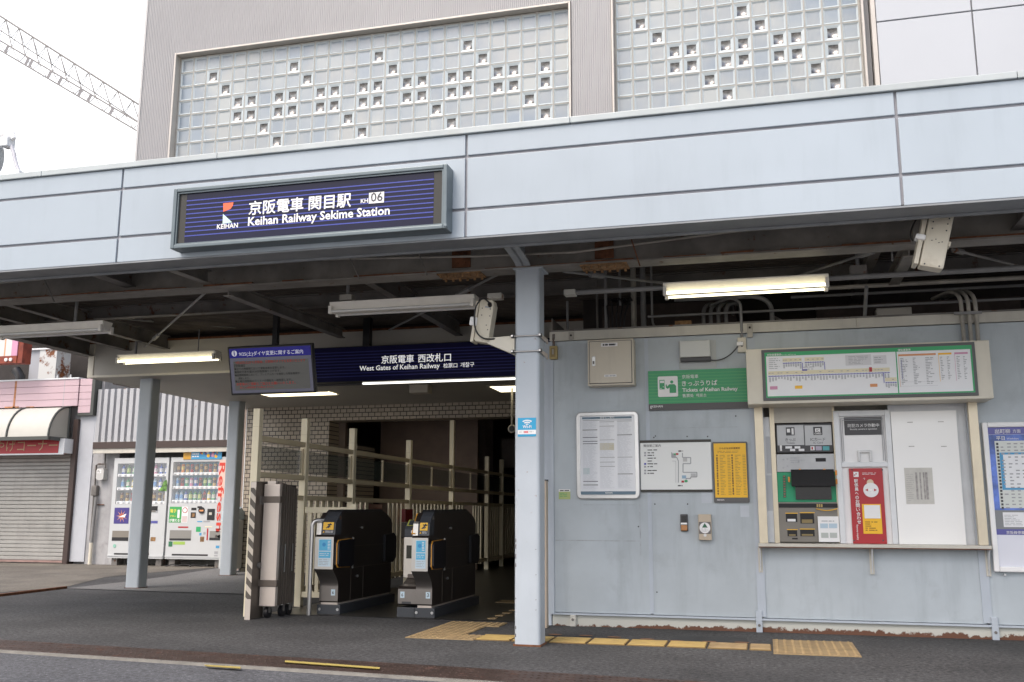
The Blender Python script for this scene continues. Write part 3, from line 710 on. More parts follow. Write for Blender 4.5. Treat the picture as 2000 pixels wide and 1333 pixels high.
p_ = at(1523.5, 881, y=MY-.0045); write(mb, '1', p_.x, p_.x+.017, p_.z, MY-.0045, M_whitep, .02, h=.048)
for r in ((1534, 872, 1547, 876.5), (1543, 877, 1553, 881.5), (1552, 872, 1563, 876.5), (1560, 877, 1571, 881.5)): plate(mb, r, MY-.003, M_paper, .002)
plate(mb, (1583, 872, 1591, 880), MY-.003, M_paper, .002); plate(mb, (1593, 872, 1605, 880), MY-.003, mat('lilac_print', (.45, .42, .52), .5), .002); plate(mb, (1607, 872, 1620, 880), MY-.003, mat('teal_print', (.10, .40, .43), .5), .002)
plate(mb, (1585, 873.5, 1588, 878.5), MY-.005, M_red, .002); mb.build('lettering', hp)
gp_, _ = pl(tm, 'grey_panel', (1517, 887, 1630, 922), MY-.02, M_sil, .06)
mb = MB(); plate(mb, (1593, 895, 1613, 902), MY-.023, M_blackm); 
for (x, y) in ((1530, 898), (1538, 897), (1530, 914), (1538, 911), (1560, 902)): p = at(x, y, y=MY-.02); disc(mb, p.x, p.z, .008, MY-.022, M_gray, 10)
a, b, c, d = rect(1543, 893, 1575, 906, MY); lines(mb, a, b, c, d, 3, MY-.022, M_gray); mb.build('display_window', gp_)
gr, _ = pl(tm, 'green_panel', (1518, 922, 1636, 981), MY-.005, M_greenp, .05)
mb = MB()
for k in range(9): p = at(1531.5+.15*k, 931+k*4.9, y=MY-.01); mb.box(p.x-.011, p.x+.011, MY-.014, MY-.004, p.z-.008, p.z+.008, M_darkp); mb.box(p.x-.008, p.x+.008, MY-.016, MY-.013, p.z-.005, p.z+.005, mat('button_amber', (.30, .20, .12), .5))
mb.build('button_row', gr)
X0, X1, Z0, Z1 = rect(1546, 917, 1630, 976, MY-.03); mb = MB()
mb.box(X0+.03, X1-.03, MY-.03, MY+.0, Z0, Z1-.1, mat('machine_screen', (.006, .006, .008), .12)); mb.build('screen', tm)
mb = MB(); hz = at(1588, 948, y=MY-.1).z
mb.mesh([(X0, MY-.02, Z1), (X1, MY-.02, Z1), (X1, MY-.14, hz), (X0, MY-.14, hz), (X0, MY-.02, Z1-.012), (X1, MY-.02, Z1-.012), (X1, MY-.135, hz-.012), (X0, MY-.135, hz-.012), (X0, MY, hz), (X1, MY, hz)],
        [(0, 1, 2, 3), (4, 5, 6, 7), (0, 3, 7, 4), (1, 2, 6, 5), (3, 2, 6, 7), (0, 8, 3), (1, 9, 2)], M_blackm)
M_or = mat('orange_clip', (.75, .28, .03), .5)
for (x, y) in ((1541, 937), (1633, 924), (1634, 941), (1562, 917), (1610, 917)): p = at(x, y, y=MY-.05); mb.box(p.x-.008, p.x+.008, MY-.06, MY-.04, p.z-.022 if y > 920 else p.z-.004, p.z+.022 if y > 920 else p.z+.004, M_or)
mb.build('screen_hood', tm)
lp, lr = pl(tm, 'taupe_panel', (1520, 981, 1638, 1060), MY-.03, M_taupe, .1, .008)
mb = MB(); plate(mb, (1521, 984, 1636, 992), MY-.034, M_blackm)
for k in range(3): plate(mb, (1595+k*4.2, 985, 1598+k*4.2, 991), MY-.037, mat('amber_lamp', (.45, .33, .12), .5))
for r, inner in (((1535, 1004, 1557, 1020), 1), ((1563, 1003, 1590, 1023), 0), ((1538, 1036, 1557, 1048), 0), ((1563, 1035, 1591, 1048), 0)):
    plate(mb, (r[0]-1, r[1]-2, r[2]+1, r[1]-.5), MY-.036, M_yellow, .006); plate(mb, r, MY-.033, M_blackm, .003)
    plate(mb, (r[0]+3, (r[1]+r[3])/2+2, r[2]-3, r[3]-1), MY-.038, M_paper if inner else mat('brass_lip', (.25, .19, .08), .5), .008)
plate(mb, (1547, 1051, 1558, 1054), MY-.033, M_blackm); mb.build('coin_slot', lp)
cpn = [at(1594+k*5.1, 994+3.6*math.sin(k/8*math.pi), y=MY-.04) for k in range(9)]
mb = MB(); mb.tube([(p.x, MY-.045-.03*math.sin(i/8*math.pi), p.z) for i, p in enumerate(cpn)], .004, M_yellow, 6); mb.build('coin_bowl', lp)
X0, X1, Z0, Z1 = rect(1598, 1009, 1639, 1059, MY-.05)
mb = MB(); mb.cbox(X0, X1, MY-.07, MY-.035, Z0, Z1, M_whitep, .003)
for r in ((1602, 1023, 1617, 1032), (1619, 1023, 1635, 1032)): plate(mb, r, MY-.0735, mat('print_paleblue', (.45, .58, .68), .5), .002)
for r in ((1604, 1041, 1618, 1051), (1621, 1041, 1635, 1051)): plate(mb, r, MY-.0735, mat('print_greygreen', (.45, .48, .46), .5), .002)
lines(mb, X0+.03, X1-.03, Z1-.05, Z1-.03, 1, MY-.0715, M_gray); tag(mb.build('notice_card'), 'small white notice card standing on the counter at the ticket machine', 'notice')

# ------------------------------------------------------------------ service hatch, help panel
HY = WY+.04
sv = thing('service_hatch', 'white framed service hatch with dark sign and pull handle', 'hatch', (at(1688, 900, y=HY).x, HY, rz0))
X0, X1, Z0, Z1 = rect(1634, 802, 1746, 1061, HY)
mb = MB(); fw = .045
zm = at(1690, 908, y=HY).z
mb.cbox(X0, X0+fw, HY-.02, HY+.05, rz0+.001, Z1, M_alup, .004); mb.cbox(X1-fw, X1, HY-.02, HY+.05, rz0+.001, Z1, M_alup, .004)
mb.cbox(X0+fw, X1-fw, HY-.018, HY+.05, Z1-.05, Z1, M_alup, .004); mb.cbox(X0+fw, X1-fw, HY-.018, HY+.05, zm-.02, zm+.02, M_alup, .004)
mb.build('frame', sv)
mb = MB(); mb.box(X0+fw, X1-fw, HY+.01, HY+.02, zm+.02, Z1-.05, M_white); mb.box(X0+fw, X1-fw, HY+.01, HY+.02, rz0+.001, zm-.02, M_white); mb.build('door_leaf', sv)
mb = MB(); 
for k, o in enumerate((.012, .026)):
    a, b, c, d = X0+fw+o, X1-fw-o, zm+.025+o*.3, Z1-.055-o; t = .004
    for q in ((a, a+t, c, d), (b-t, b, c, d), (a, b, d-t, d)): mb.box(q[0], q[1], HY+.002, HY+.012, q[2], q[3], M_gray)
mb.build('inner_frame', sv)
mb = MB(); plate(mb, (1649, 815, 1723, 850), HY+.005, M_darkp, .004); mb.build('sign_plate', sv)
mb = MB(); wpx(mb, '防犯カメラ作動中', (1656, 835), (1717, 833), HY+.003, M_whitep, .008); wpx(mb, 'Security camera in operation', (1660, 840.5), (1713, 839), HY+.003, M_whitep, .005); mb.build('lettering', sv)
h0, h1 = at(1676, 902, y=HY), at(1702, 880, y=HY); mb = MB(); M_clr = mat('clear_acrylic', (.60, .61, .62), .15, spec=.8)
mb.box(h0.x, h0.x+.02, HY-.02, HY+.01, h0.z, h1.z, M_clr); mb.box(h1.x-.02, h1.x, HY-.02, HY+.01, h0.z, h1.z, M_clr); mb.box(h0.x+.02, h1.x-.02, HY-.02, HY+.01, h1.z-.02, h1.z, M_clr); mb.build('handle', sv, bevel=.003)
hp2 = thing('help_panel', 'red staff call panel with round white intercom and yellow instructions', 'intercom', (at(1695, 990, y=HY).x, HY, rz0))
X0, X1, Z0, Z1 = rect(1662, 915, 1728, 1060, HY-.01)
mb = MB(); mb.cbox(X0, X1, HY-.012, HY+.008, rz0+.001, Z1, M_red, .003); mb.build('panel', hp2)
mb = MB(); Y = HY-.0145
plate(mb, (1667, 922, 1677, 932), Y, M_whitep, .002); p = at(1672, 926, y=Y); disc(mb, p.x, p.z, .006, Y-.001, M_red, 8); disc(mb, p.x-.012, p.z-.01, .006, Y-.001, M_red, 8)
for k, ch in enumerate('駅係員へのお問い合わせ'):
    yy = 942.5+k*8.05; xx = 1668.3+k*.62; wpx(mb, ch, (xx, yy), (xx+(7.4 if ch not in 'のへい' else 6.8), yy), Y, M_whitep, .02)
xx = at(1675.5, 1040, y=Y); vs, fs = glyphs('Remote inquiry', .01); k = .021; zt = at(1674.5, 1025, y=Y).z
mb.mesh([(xx.x+v[1]*k*1.0-.008, Y, zt-v[0]*k*.98) for v in vs], fs, M_whitep)
a, b, c, d = rect(1684, 923, 1712, 928, Y); lines(mb, a, b, c, d, 2, Y, M_whitep, lo=.9)
wpx(mb, '↑', (1686, 938), (1690, 938), Y, M_whitep); mb.build('lettering', hp2)
p = at(1699.5, 943, y=Y); q = at(1701, 957.5, y=Y); mb = MB()
M_rcream = mat('cream_label', (.70, .55, .40), .5)
mb.tube([(q.x, HY-.012, q.z), (q.x, HY-.022, q.z)], .062, M_whitep, 28); mb.tube([(p.x, HY-.012, p.z), (p.x, HY-.020, p.z)], .028, M_rcream, 20)
for s in (-1, 1): mb.poly([(q.x+s*.048, HY-.0235, q.z), (q.x+s*.024, HY-.0235, q.z+.012), (q.x+s*.024, HY-.0235, q.z-.012)], M_red)
mb.tube([(q.x, HY-.022, q.z), (q.x, HY-.027, q.z)], .013, M_alu, 14); mb.build('intercom', hp2)
mb = MB(); X0, X1, Z0, Z1 = rect(1685, 985, 1722, 1043, Y); mb.box(X0, X1, HY-.018, HY-.0125, Z0, Z1, M_yellow)
a, b, c, d = rect(1688, 987, 1719, 1013, Y); mb.box(a, b, HY-.022, HY-.0185, c, d, M_whitep)
a, b, c, d = rect(1690, 1018, 1717, 1038, Y); lines(mb, a, b, c, d, 5, HY-.019, M_rust, lo=.4); mb.build('instruction_plate', hp2)
for k, (x, y) in enumerate(((1664, 918), (1723, 918), (1668, 1056), (1725, 1056))):
    p = at(x, y, y=Y); mb = MB(); mb.tube([(p.x, HY-.012, p.z), (p.x, HY-.016, p.z)], .007, M_darkp, 8); mb.build('screw', hp2)
# whiteboard
BY = WY+.02
X0, X1, Z0, Z1 = rect(1741, 803, 1890, 1062, BY)
X0 = rect(1634, 802, 1746, 1061, HY)[1]+.004
M_board = mat('white_board', (.88, .88, .87), .12, var=.02, vscale=1, coat=.3)
wb = thing('white_board', 'glossy white board leaning in the recess with a taped faded notice', 'board', ((X0+X1)/2, BY, rz0))
xt, xb_ = at(1871, 806, y=BY).x, at(1890, 1060, y=BY).x
mb = MB(); mb.prism([(X0, rz0+.001), (xb_-.01, rz0+.001), (xb_-.01, Z1), (X0, Z1)], 'y', BY, BY+.012, M_board); mb.build('panel', wb)
mb = MB(); Y = BY-.002; M_fad = mat('faded_paper', (.58, .57, .53), .5, var=.06, vscale=20); M_fad2 = mat('faded_print', (.36, .34, .33), .6, var=.3, vscale=40)
plate(mb, (1768, 914, 1823, 985), Y, M_fad, .001)
for k, (xx, ww) in enumerate(((1789, 4), (1797, 3), (1804, 3), (1808, 5))): plate(mb, (xx, 923, xx+ww, 976), Y-.0015, M_fad2, .001)
a, b, c, d = rect(1771, 925, 1786, 980, Y); lines(mb, a, b, c, d, 14, Y-.0015, mat('faded_line', (.48, .47, .45), .6)); mb.build('taped_notice', wb)
mb = MB()
for (x, y) in ((1772, 826), (1832, 825), (1775, 873), (1838, 873)):
    p = at(x, y, y=Y); mb.box(p.x, p.x+.045, Y, Y+.001, p.z, p.z+.006, M_fad2)
mb.build('tape_scrap', wb)
# papers stuck on the left jamb
M_pp = mat('faded_sheet', (.55, .57, .60), .5)
for i, (r, lb) in enumerate((((1497, 853, 1508, 925), 'upper faded sheet stuck beside the ticket machine'), ((1498, 929, 1510, 998), 'lower faded sheet stuck beside the ticket machine'))):
    mb = MB(); a, b, c, d = rect(*r, WY+.055); mb.box(a, b, WY+.058, WY+.0605, c, d, M_pp); tag(mb.build('paper_sheet'), lb, 'notice')
mb = MB(); a, b, c, d = rect(1495.5, 815, 1508, 1060, WY+.06); mb.box(a, b, WY+.0612, WY+.09, c, d, M_alup); mb.build('jamb', tw)

# ------------------------------------------------------------------ fare sign
SY = 8.50
A, B, D = at(1457, 684, y=SY), at(1931, 663, y=SY), at(1460, 792, y=SY)
fx0, fx1 = (at(1457, 684, y=SY).x+at(1460, 792, y=SY).x)/2, (at(1931, 663, y=SY).x+at(1942, 775, y=SY).x)/2
fz1 = (at(1457, 684, y=SY).z+at(1931, 663, y=SY).z)/2; fz0 = (at(1460, 794, y=SY).z+at(1942, 775, y=SY).z)/2
fs = thing('fare_chart_sign', 'long cream boxed fare chart with green header above the ticket machine', 'sign', ((fx0+fx1)/2, SY, fz0))
mb = MB(); mb.cbox(fx0, fx1, SY, WY-.001, fz0, fz1, M_beige2, .008); mb.build('housing', fs)
ix0 = (at(1487, 685, y=SY).x+at(1491, 786, y=SY).x)/2; ix1 = (at(1903, 668, y=SY).x+at(1911, 771, y=SY).x)/2
iz1 = (at(1487, 685, y=SY).z+at(1903, 668, y=SY).z)/2; iz0 = (at(1491, 786, y=SY).z+at(1911, 771, y=SY).z)/2
mb = MB(); mb.cbox(ix0, ix1, SY-.012, SY+.0, iz0, iz1, mat('sign_charcoal', (.085, .085, .088), .4), .004); mb.build('dark_frame', fs)
mb = MB(); Y = SY-.014; f = .026
cx0, cx1, cz0, cz1 = ix0+f, ix1-f, iz0+f, iz1-f
mb.box(cx0, cx1, Y, SY-.012, cz0, cz1, M_paper); mb.build('chart_panel', fs)
pr = MB(); Y -= .002; Wd, Hd = cx1-cx0, cz1-cz0
def C_(u, v): return cx0+u*Wd, cz1-v*Hd
def cq(u0, v0, u1, v1, m, dy=0): a = C_(u0, v1); b = C_(u1, v0); qd(pr, a[0], b[0], a[1], b[1], Y-dy, m)
cq(0, 0, 1, .085, M_mapgreen); cq(0, .97, 1, 1, M_mapgreen); cq(0, .085, .007, .97, M_mapgreen); cq(.992, .085, 1, .97, M_mapgreen); cq(.643, .085, .648, .97, M_mapgreen)
a = C_(.012, .062); write(pr, '京阪線運賃表', a[0], a[0]+.12, a[1]-.004, Y-.001, M_whitep, .01); a = C_(.085, .062); write(pr, 'Fare chart of Keihan Line', a[0], a[0]+.12, a[1]-.003, Y-.001, M_whitep)
a = C_(.655, .062); write(pr, '連絡運賃表', a[0], a[0]+.10, a[1]-.004, Y-.001, M_whitep, .01)
M_buff = mat('map_buff', (.76, .70, .50), .5); M_pink = mat('map_pink', (.60, .28, .42), .5); M_oran = mat('map_orange', (.68, .30, .12), .5)
def route(u0, u1, v, n, drop=.1, band=True):
    if band: cq(u0, v-.11, u1, v-.03, M_buff)
    cq(u0, v-.008, u1, v+.008, M_blue)
    for i in range(n):
        u = u0+(i+.5)*(u1-u0)/n; cq(u-.0035, v-.016, u+.0035, v+.016, M_whitep, .001); cq(u-.0025, v-.012, u+.0025, v+.012, M_blue, .0015)
        h = random.uniform(.05, .12); k = v+.025
        while k < v+h: cq(u-.004, k, u+.004, k+.012, M_gray); k += .018
        if random.random() < .5: cq(u-.006, v-.075, u+.004, v-.062, M_gray, .001)
route(.015, .61, .53, 40); route(.09, .185, .25, 8); route(.20, .295, .25, 8); route(.585, .64, .745, 5)
for q in ((.186, .25, .189, .42), (.296, .25, .299, .42), (.578, .53, .581, .745)): cq(*q, M_blue, .0007)
cq(.185, .40, .21, .43, M_blue, .0012); cq(.02, .75, .058, .82, M_pink); cq(.145, .75, .182, .82, M_yellow); cq(.512, .76, .547, .825, M_oran); cq(.512, .40, .526, .50, M_red, .002)
cq(.40, .12, .525, .35, mat('map_greybox', (.66, .66, .68), .5)); cq(.535, .15, .598, .34, _mats['map_greybox'])
for (u0, u1, v0, v1, n) in ((.415, .515, .14, .33, 6), (.54, .59, .17, .32, 3), (.02, .08, .12, .38, 6), (.19, .26, .33, .42, 2)):
    a = C_(u0, v1); b = C_(u1, v0); lines(pr, a[0], b[0], a[1], b[1], n, Y-.0015, M_gray, .3)
for (u0, u1, m) in ((.655, .832, M_oran), (.843, .905, M_yellow), (.918, .98, M_pink)):
    cq(u0, .145, u1, .185, m)
    wd = u1-u0; n = 3 if wd > .1 else 2
    cq(u0, .185, u0+.0015, .84 if wd > .1 else .75, m)
    for k in range(n): 
        a = C_(u0+.008+k*wd/n, .80 if wd > .1 else .72); b = C_(u0+(k+.8)*wd/n, .22); lines(pr, a[0], b[0], a[1], b[1], 17 if wd > .1 else 14, Y-.001, M_gray, .4, .2)
    if wd > .1: cq(u0+.012, .26, u0+.0145, .68, M_blue); cq(u0, .74, u1, .743, M_gray); cq(u0, .83, u1, .833, M_gray)
pr.build('printed_chart', fs)

# ------------------------------------------------------------------ green ticket sign
GY = WY-.03
X0 = (at(1265.5, 725, y=GY).x+at(1267.5, 802, y=GY).x)/2; X1 = fx0+.03; Z1 = (at(1266, 726, y=GY).z+at(1456, 718.5, y=GY).z)/2; Z0 = (at(1267.5, 802, y=GY).z+at(1460, 797.5, y=GY).z)/2
gs = thing('ticket_sign', 'green ticket sign with pictogram of a person at a ticket machine', 'sign', ((X0+X1)/2, GY, Z0))
zs = (at(1267, 790, y=GY).z+at(1458, 785, y=GY).z)/2
mb = MB(); mb.box(X0, X1, GY, WY-.001, zs, Z1, M_green); mb.build('green_panel', gs)
mb = MB(); mb.box(X0, X1, GY, WY-.001, Z0, zs-.0005, mat('sign_charcoal2', (.075, .07, .072), .4)); mb.build('dark_strip', gs)
mb = MB()
for k in range(10): z = Z1-.03-(k*(Z1-zs-.05)/9); qd(mb, X0, X1, z-.004, z+.002, GY-.002, M_green2)
mb.build('stripe', gs)
mb = MB(); a, b, c, d = rect(1285, 735.5, 1324, 775.5, GY); mb.prism(rrect(a, b, c, d, .012), 'y', GY-.004, GY-.0005, M_whitep); Y = GY-.006
p = at(1312, 746.5, y=Y); disc(mb, p.x, p.z, .0145, Y, M_green)
def PX(*pp): return [(q.x, Y, q.z) for q in (at(x, y, y=Y) for x, y in pp)]
mb.poly(PX((1307, 751), (1317, 750.7), (1320.5, 754), (1320.7, 767.5), (1307.8, 768), (1307.8, 757)), M_green)
mb.poly(PX((1307, 751), (1308.5, 757), (1304, 760), (1300.5, 757.5), (1300, 752), (1301.8, 751), (1303, 755.5)), M_green)
for r in ((1288, 742.5, 1298, 761), ): plate(mb, r, Y+.001, M_green, .001)
plate(mb, (1289, 744, 1297, 748.5), Y-.0005, M_whitep, .001); plate(mb, (1289.5, 758.5, 1292, 759.5), Y-.0005, M_whitep, .001); p = at(1295.5, 756, y=Y); disc(mb, p.x, p.z, .004, Y-.001, M_whitep, 8); mb.build('pictogram', gs)
mb = MB(); Y = GY-.003
wpx(mb, '京阪電車', (1332, 739.5), (1364, 738.3), Y, M_whitep); wpx(mb, 'きっぷうりば', (1332, 754), (1401, 752), Y, M_whitep, .012)
wpx(mb, 'Tickets of Keihan Railway', (1333, 766), (1441, 762.5), Y, M_whitep, .018); wpx(mb, '售票处  매표소', (1333, 776), (1380, 775), Y, M_whitep, .006)
wpx(mb, 'KEIHAN', (1274, 796.5), (1294.5, 796), Y, M_whitep, .01)
mb.poly([(q.x, Y, q.z) for q in (at(x, y, y=Y) for x, y in ((1270.5, 793), (1273.5, 793), (1271.8, 795.5), (1273.5, 798.5), (1270.5, 798.5)))], M_whitep); mb.build('lettering', gs)
# ------------------------------------------------------------------ other things on the ticket wall
def wrect(tl, tr, br, bl, Y):
    a, b, c, d = (at(*p, y=Y) for p in (tl, tr, br, bl))
    return (a.x+d.x)/2, (b.x+c.x)/2, (c.z+d.z)/2, (a.z+b.z)/2
# timetable frame, cut by the picture edge
TY = WY-.05
X0, _, Z0, Z1 = wrect((1919.5, 826), (2000, 823.5), (2000, 1119), (1941, 1117), TY); X1 = X0+.80
tt = thing('timetable_board', 'white framed blue timetable board right of the ticket counter', 'timetable', ((X0+X1)/2, TY, Z0))
fr = .042
mb = MB()
for q in ((X0, X0+fr, Z0, Z1), (X1-fr, X1, Z0, Z1), (X0+fr, X1-fr, Z0, Z0+fr), (X0+fr, X1-fr, Z1-fr, Z1)): mb.cbox(q[0], q[1], TY, WY-.013, q[2], q[3], M_white, .01)
mb.build('frame', tt)
M_tblue = mat('timetable_blue', (.10, .18, .55), .3, var=.5, vscale=7); M_tnavy = mat('timetable_navy', (.10, .10, .34), .3); M_cyan = mat('timetable_cyan', (.07, .32, .58), .35)
mb = MB(); mb.box(X0+fr, X1-fr, WY-.03, WY-.02, Z0+fr, Z1-fr, mat('timetable_paper', (.70, .72, .80), .15, coat=.4)); mb.build('sheet', tt)
mb = MB(); Y = WY-.032; Hh = Z1-Z0-2*fr; a0, b0 = X0+fr, X1-fr; zt = Z1-fr
def tz(v): return zt-v*Hh
qd(mb, a0, b0, tz(.052), zt, Y, M_tnavy); qd(mb, a0, b0, tz(.60), tz(.054), Y, M_tblue); qd(mb, a0, b0, tz(.735), tz(.60), Y, mat('timetable_grey', (.22, .23, .24), .4)); qd(mb, a0, b0, tz(.775), tz(.735), Y, M_tnavy)
qd(mb, a0+.045, b0-.02, tz(.585), tz(.10), Y-.001, mat('timetable_pale', (.66, .69, .66), .3))
qd(mb, a0+.075, b0-.02, tz(.455), tz(.185), Y-.002, M_cyan); qd(mb, a0+.10, b0-.045, tz(.44), tz(.20), Y-.003, M_paper)
for i in range(20):
    z = tz(.11+i*.0243); qd(mb, a0+.055, a0+.072, z-.022, z-.004, Y-.0035, M_darkp)
    for j in range(12):
        if random.random() < .8: qd(mb, a0+.088+j*.05, a0+.088+j*.05+random.uniform(.016, .03), z-.018, z-.008, Y-.004, M_gray)
qd(mb, a0+.06, a0+.22, tz(.72), tz(.615), Y-.002, M_paper); lines(mb, a0+.07, a0+.21, tz(.71), tz(.63), 7, Y-.003, M_gray, .3)
qd(mb, a0+.24, b0-.05, tz(.80), tz(.605), Y-.003, mat('timetable_pink', (.72, .36, .52), .4)); qd(mb, a0+.265, b0-.08, tz(.785), tz(.62), Y-.004, M_paper); lines(mb, a0+.28, b0-.1, tz(.77), tz(.64), 8, Y-.005, M_pink, .3)
write(mb, '出町柳', a0+.055, a0+.17, tz(.043), Y-.002, M_whitep, .01); write(mb, '方面', a0+.19, a0+.25, tz(.04), Y-.002, M_whitep); write(mb, '標準時刻表', a0+.28, a0+.42, tz(.04), Y-.002, M_whitep)
write(mb, '平日', a0+.06, a0+.125, tz(.092), Y-.002, M_whitep, .01); write(mb, 'Weekdays', a0+.14, a0+.23, tz(.09), Y-.002, M_whitep)
write(mb, '京阪線停車駅', a0+.075, a0+.24, tz(.768), Y-.002, M_whitep, .005); lines(mb, a0+.25, b0-.06, tz(.90), tz(.82), 4, Y-.001, M_pink, .2); mb.build('printed_timetable', tt)
mb = MB(); p = at(1964, 1122.5, y=TY); mb.tube([(p.x, TY+.01, p.z-.004), (p.x, WY, p.z-.004)], .009, M_alu, 10); mb.build('lock', tt)

# rounded silver poster case
PY = WY-.035
X0, X1, Z0, Z1 = wrect((1125, 806.5), (1246, 803.5), (1249, 976), (1127.5, 972.5), PY)
pc = thing('poster_case', 'rounded silver poster case with dense white notice sheet', 'poster case', ((X0+X1)/2, PY, Z0))
mb = MB(); o, i_ = rrect(X0, X1, Z0, Z1, .045, 6), rrect(X0+.035, X1-.035, Z0+.035, Z1-.035, .012, 6); n = len(o)
vs = [(p[0], PY, p[1]) for p in o]+[(p[0], PY, p[1]) for p in i_]+[(p[0], WY-.001, p[1]) for p in o]+[(p[0], WY-.001, p[1]) for p in i_]
mb.mesh(vs, [(k, (k+1) % n, n+(k+1) % n, n+k) for k in range(n)]+[(k, (k+1) % n, 2*n+(k+1) % n, 2*n+k) for k in range(n)]+[(n+k, n+(k+1) % n, 3*n+(k+1) % n, 3*n+k) for k in range(n)], M_alu)
mb.build('frame', pc, bevel=.004)
mb = MB(); o2 = rrect(X0-.006, X1+.006, Z0-.006, Z1+.006, .05, 6); mb.prism(o2, 'y', PY+.012, PY+.022, M_gray); mb.build('gasket', pc)
a, b, c, d = X0+.033, X1-.033, Z0+.033, Z1-.033
mb = MB(); mb.box(a, b, PY+.008, PY+.0118, c, d, mat('poster_paper', (.78, .80, .84), .12, var=.03, vscale=3, coat=.5)); mb.build('sheet', pc)
mb = MB(); Y = PY+.006; M_teal = mat('poster_slate', (.12, .19, .25), .4)
W_, H_ = b-a, d-c
def pq(u0, v0, u1, v1, m, dy=0): qd(mb, a+u0*W_, a+u1*W_, d-v1*H_, d-v0*H_, Y-dy, m)
pq(.04, .015, .95, .042, M_teal); pq(0, .955, 1, .995, M_teal); write(mb, '重要なご案内', a+.37*W_, a+.63*W_, d-.038*H_, Y-.001, M_whitep); write(mb, 'KEIHAN', a+.45*W_, a+.58*W_, d-.983*H_, Y-.001, M_whitep, .01)
pq(.05, .055, .95, .062, M_gray)
for cx, bars, rng in ((.05, (.18, .275, .325, .355, .83, .875), .17), (.36, (.08, .135, .31, .53, .59, .645), .17), (.68, (.075, .25, .53, .74), .2)):
    for v in bars: pq(cx, v-.004, cx+.27, v+.004, M_darkp if cx < .3 or v in (.25, .74) else M_gray)
    vs_ = sorted(bars)+[.93]; 
    for v0, v1 in zip([.06]+vs_, vs_):
        nrow = int((v1-v0)/.012)
        if nrow > 1: lines(mb, a+cx*W_, a+(cx+.27)*W_, d-(v1-.01)*H_, d-(v0+.012)*H_, nrow, Y, mat('poster_text', (.60, .62, .66), .5), .4, .6)
pq(.36, .35, .62, .44, mat('poster_buff', (.62, .58, .45), .5), -.0005); pq(.05, .66, .17, .74, mat('poster_aqua', (.5, .6, .62), .5), -.0005); mb.build('printed_notice', pc)

# station map board
QY = WY-.02
X0, X1, Z0, Z1 = wrect((1250.5, 861), (1388.5, 858), (1390.5, 961), (1252, 961), QY)
sm = thing('station_map_board', 'white station map board with dark top and bottom rails', 'map board', ((X0+X1)/2, QY, Z0))
mb = MB(); mb.box(X0, X1, QY, WY-.001, Z0+.02, Z1-.024, mat('map_board_white', (.78, .80, .79), .35)); mb.build('panel', sm)
mb = MB(); mb.cbox(X0-.003, X1+.003, QY-.006, WY-.001, Z0, Z0+.0195, M_signside, .003); mb.build('rail', sm); mb = MB(); mb.cbox(X0-.003, X1+.003, QY-.006, WY-.001, Z1-.0235, Z1, M_signside, .003); mb.build('rail', sm)
mb = MB(); Y = QY-.002; wpx(mb, '関目駅ご案内', (1257.5, 873.5), (1290.5, 872.8), Y, M_darkp)
for k, yy in enumerate((879.5, 885, 890, 895.5, 901, 906.5, 912, 919.5, 925)):
    p = at(1260, yy, y=Y); q = at(1264+random.uniform(12, 22), yy, y=Y)
    if k in (1, 2, 5, 6, 7, 8): qd(mb, p.x-.009, p.x+.009, p.z-.008, p.z+.008, Y, M_blue if k == 5 else M_gray)
    lines(mb, p.x+.022, q.x, p.z-.007, p.z+.007, 1, Y, M_darkp, .6, .8)
def ml(pts, m=M_gray, wdt=.004):
    P_ = [at(x, y, y=Y) for x, y in pts]
    for A, B in zip(P_, P_[1:]):
        d_ = (B-A).normalized(); n_ = Vector((-d_.z, 0, d_.x))*wdt; mb.poly([A-n_, B-n_, B+n_, A+n_], m)
ml([(1312, 884), (1312, 894), (1322, 894), (1325, 901), (1325, 943)]); ml([(1333, 885), (1333, 894), (1349, 894), (1349, 906), (1334, 906), (1334, 923), (1361, 923), (1361, 932), (1349, 932), (1349, 935), (1340, 935), (1340, 943)]); ml([(1313, 901), (1320, 901), (1320, 943)], mat('map_pale', (.5, .51, .52), .5), .002)
for kk, (r, m) in enumerate((((1312, 886, 1320, 894), M_gray), ((1316, 886, 1320, 889), M_mapgreen), ((1320, 885.5, 1325, 889), M_red), ((1337, 938, 1343, 942), M_mapgreen), ((1331, 939, 1336, 943), M_red), ((1332, 929, 1340, 935), mat('map_skyblue', (.30, .45, .58), .5)), ((1334, 895, 1342, 902), mat('map_greybox2', (.5, .5, .5), .5)), ((1349, 925, 1359, 931), _mats['map_pale']))): plate(mb, r, Y-.0012-kk*.0004, m, .0003)
for (l, r, y) in ((1325, 1334, 881.5), (1324, 1333, 949)): 
    p, q = at(l, y, y=Y), at(r, y, y=Y); lines(mb, p.x, q.x, p.z-.008, p.z+.008, 1, Y, M_darkp, .7, 1)
mb.build('printed_map', sm)

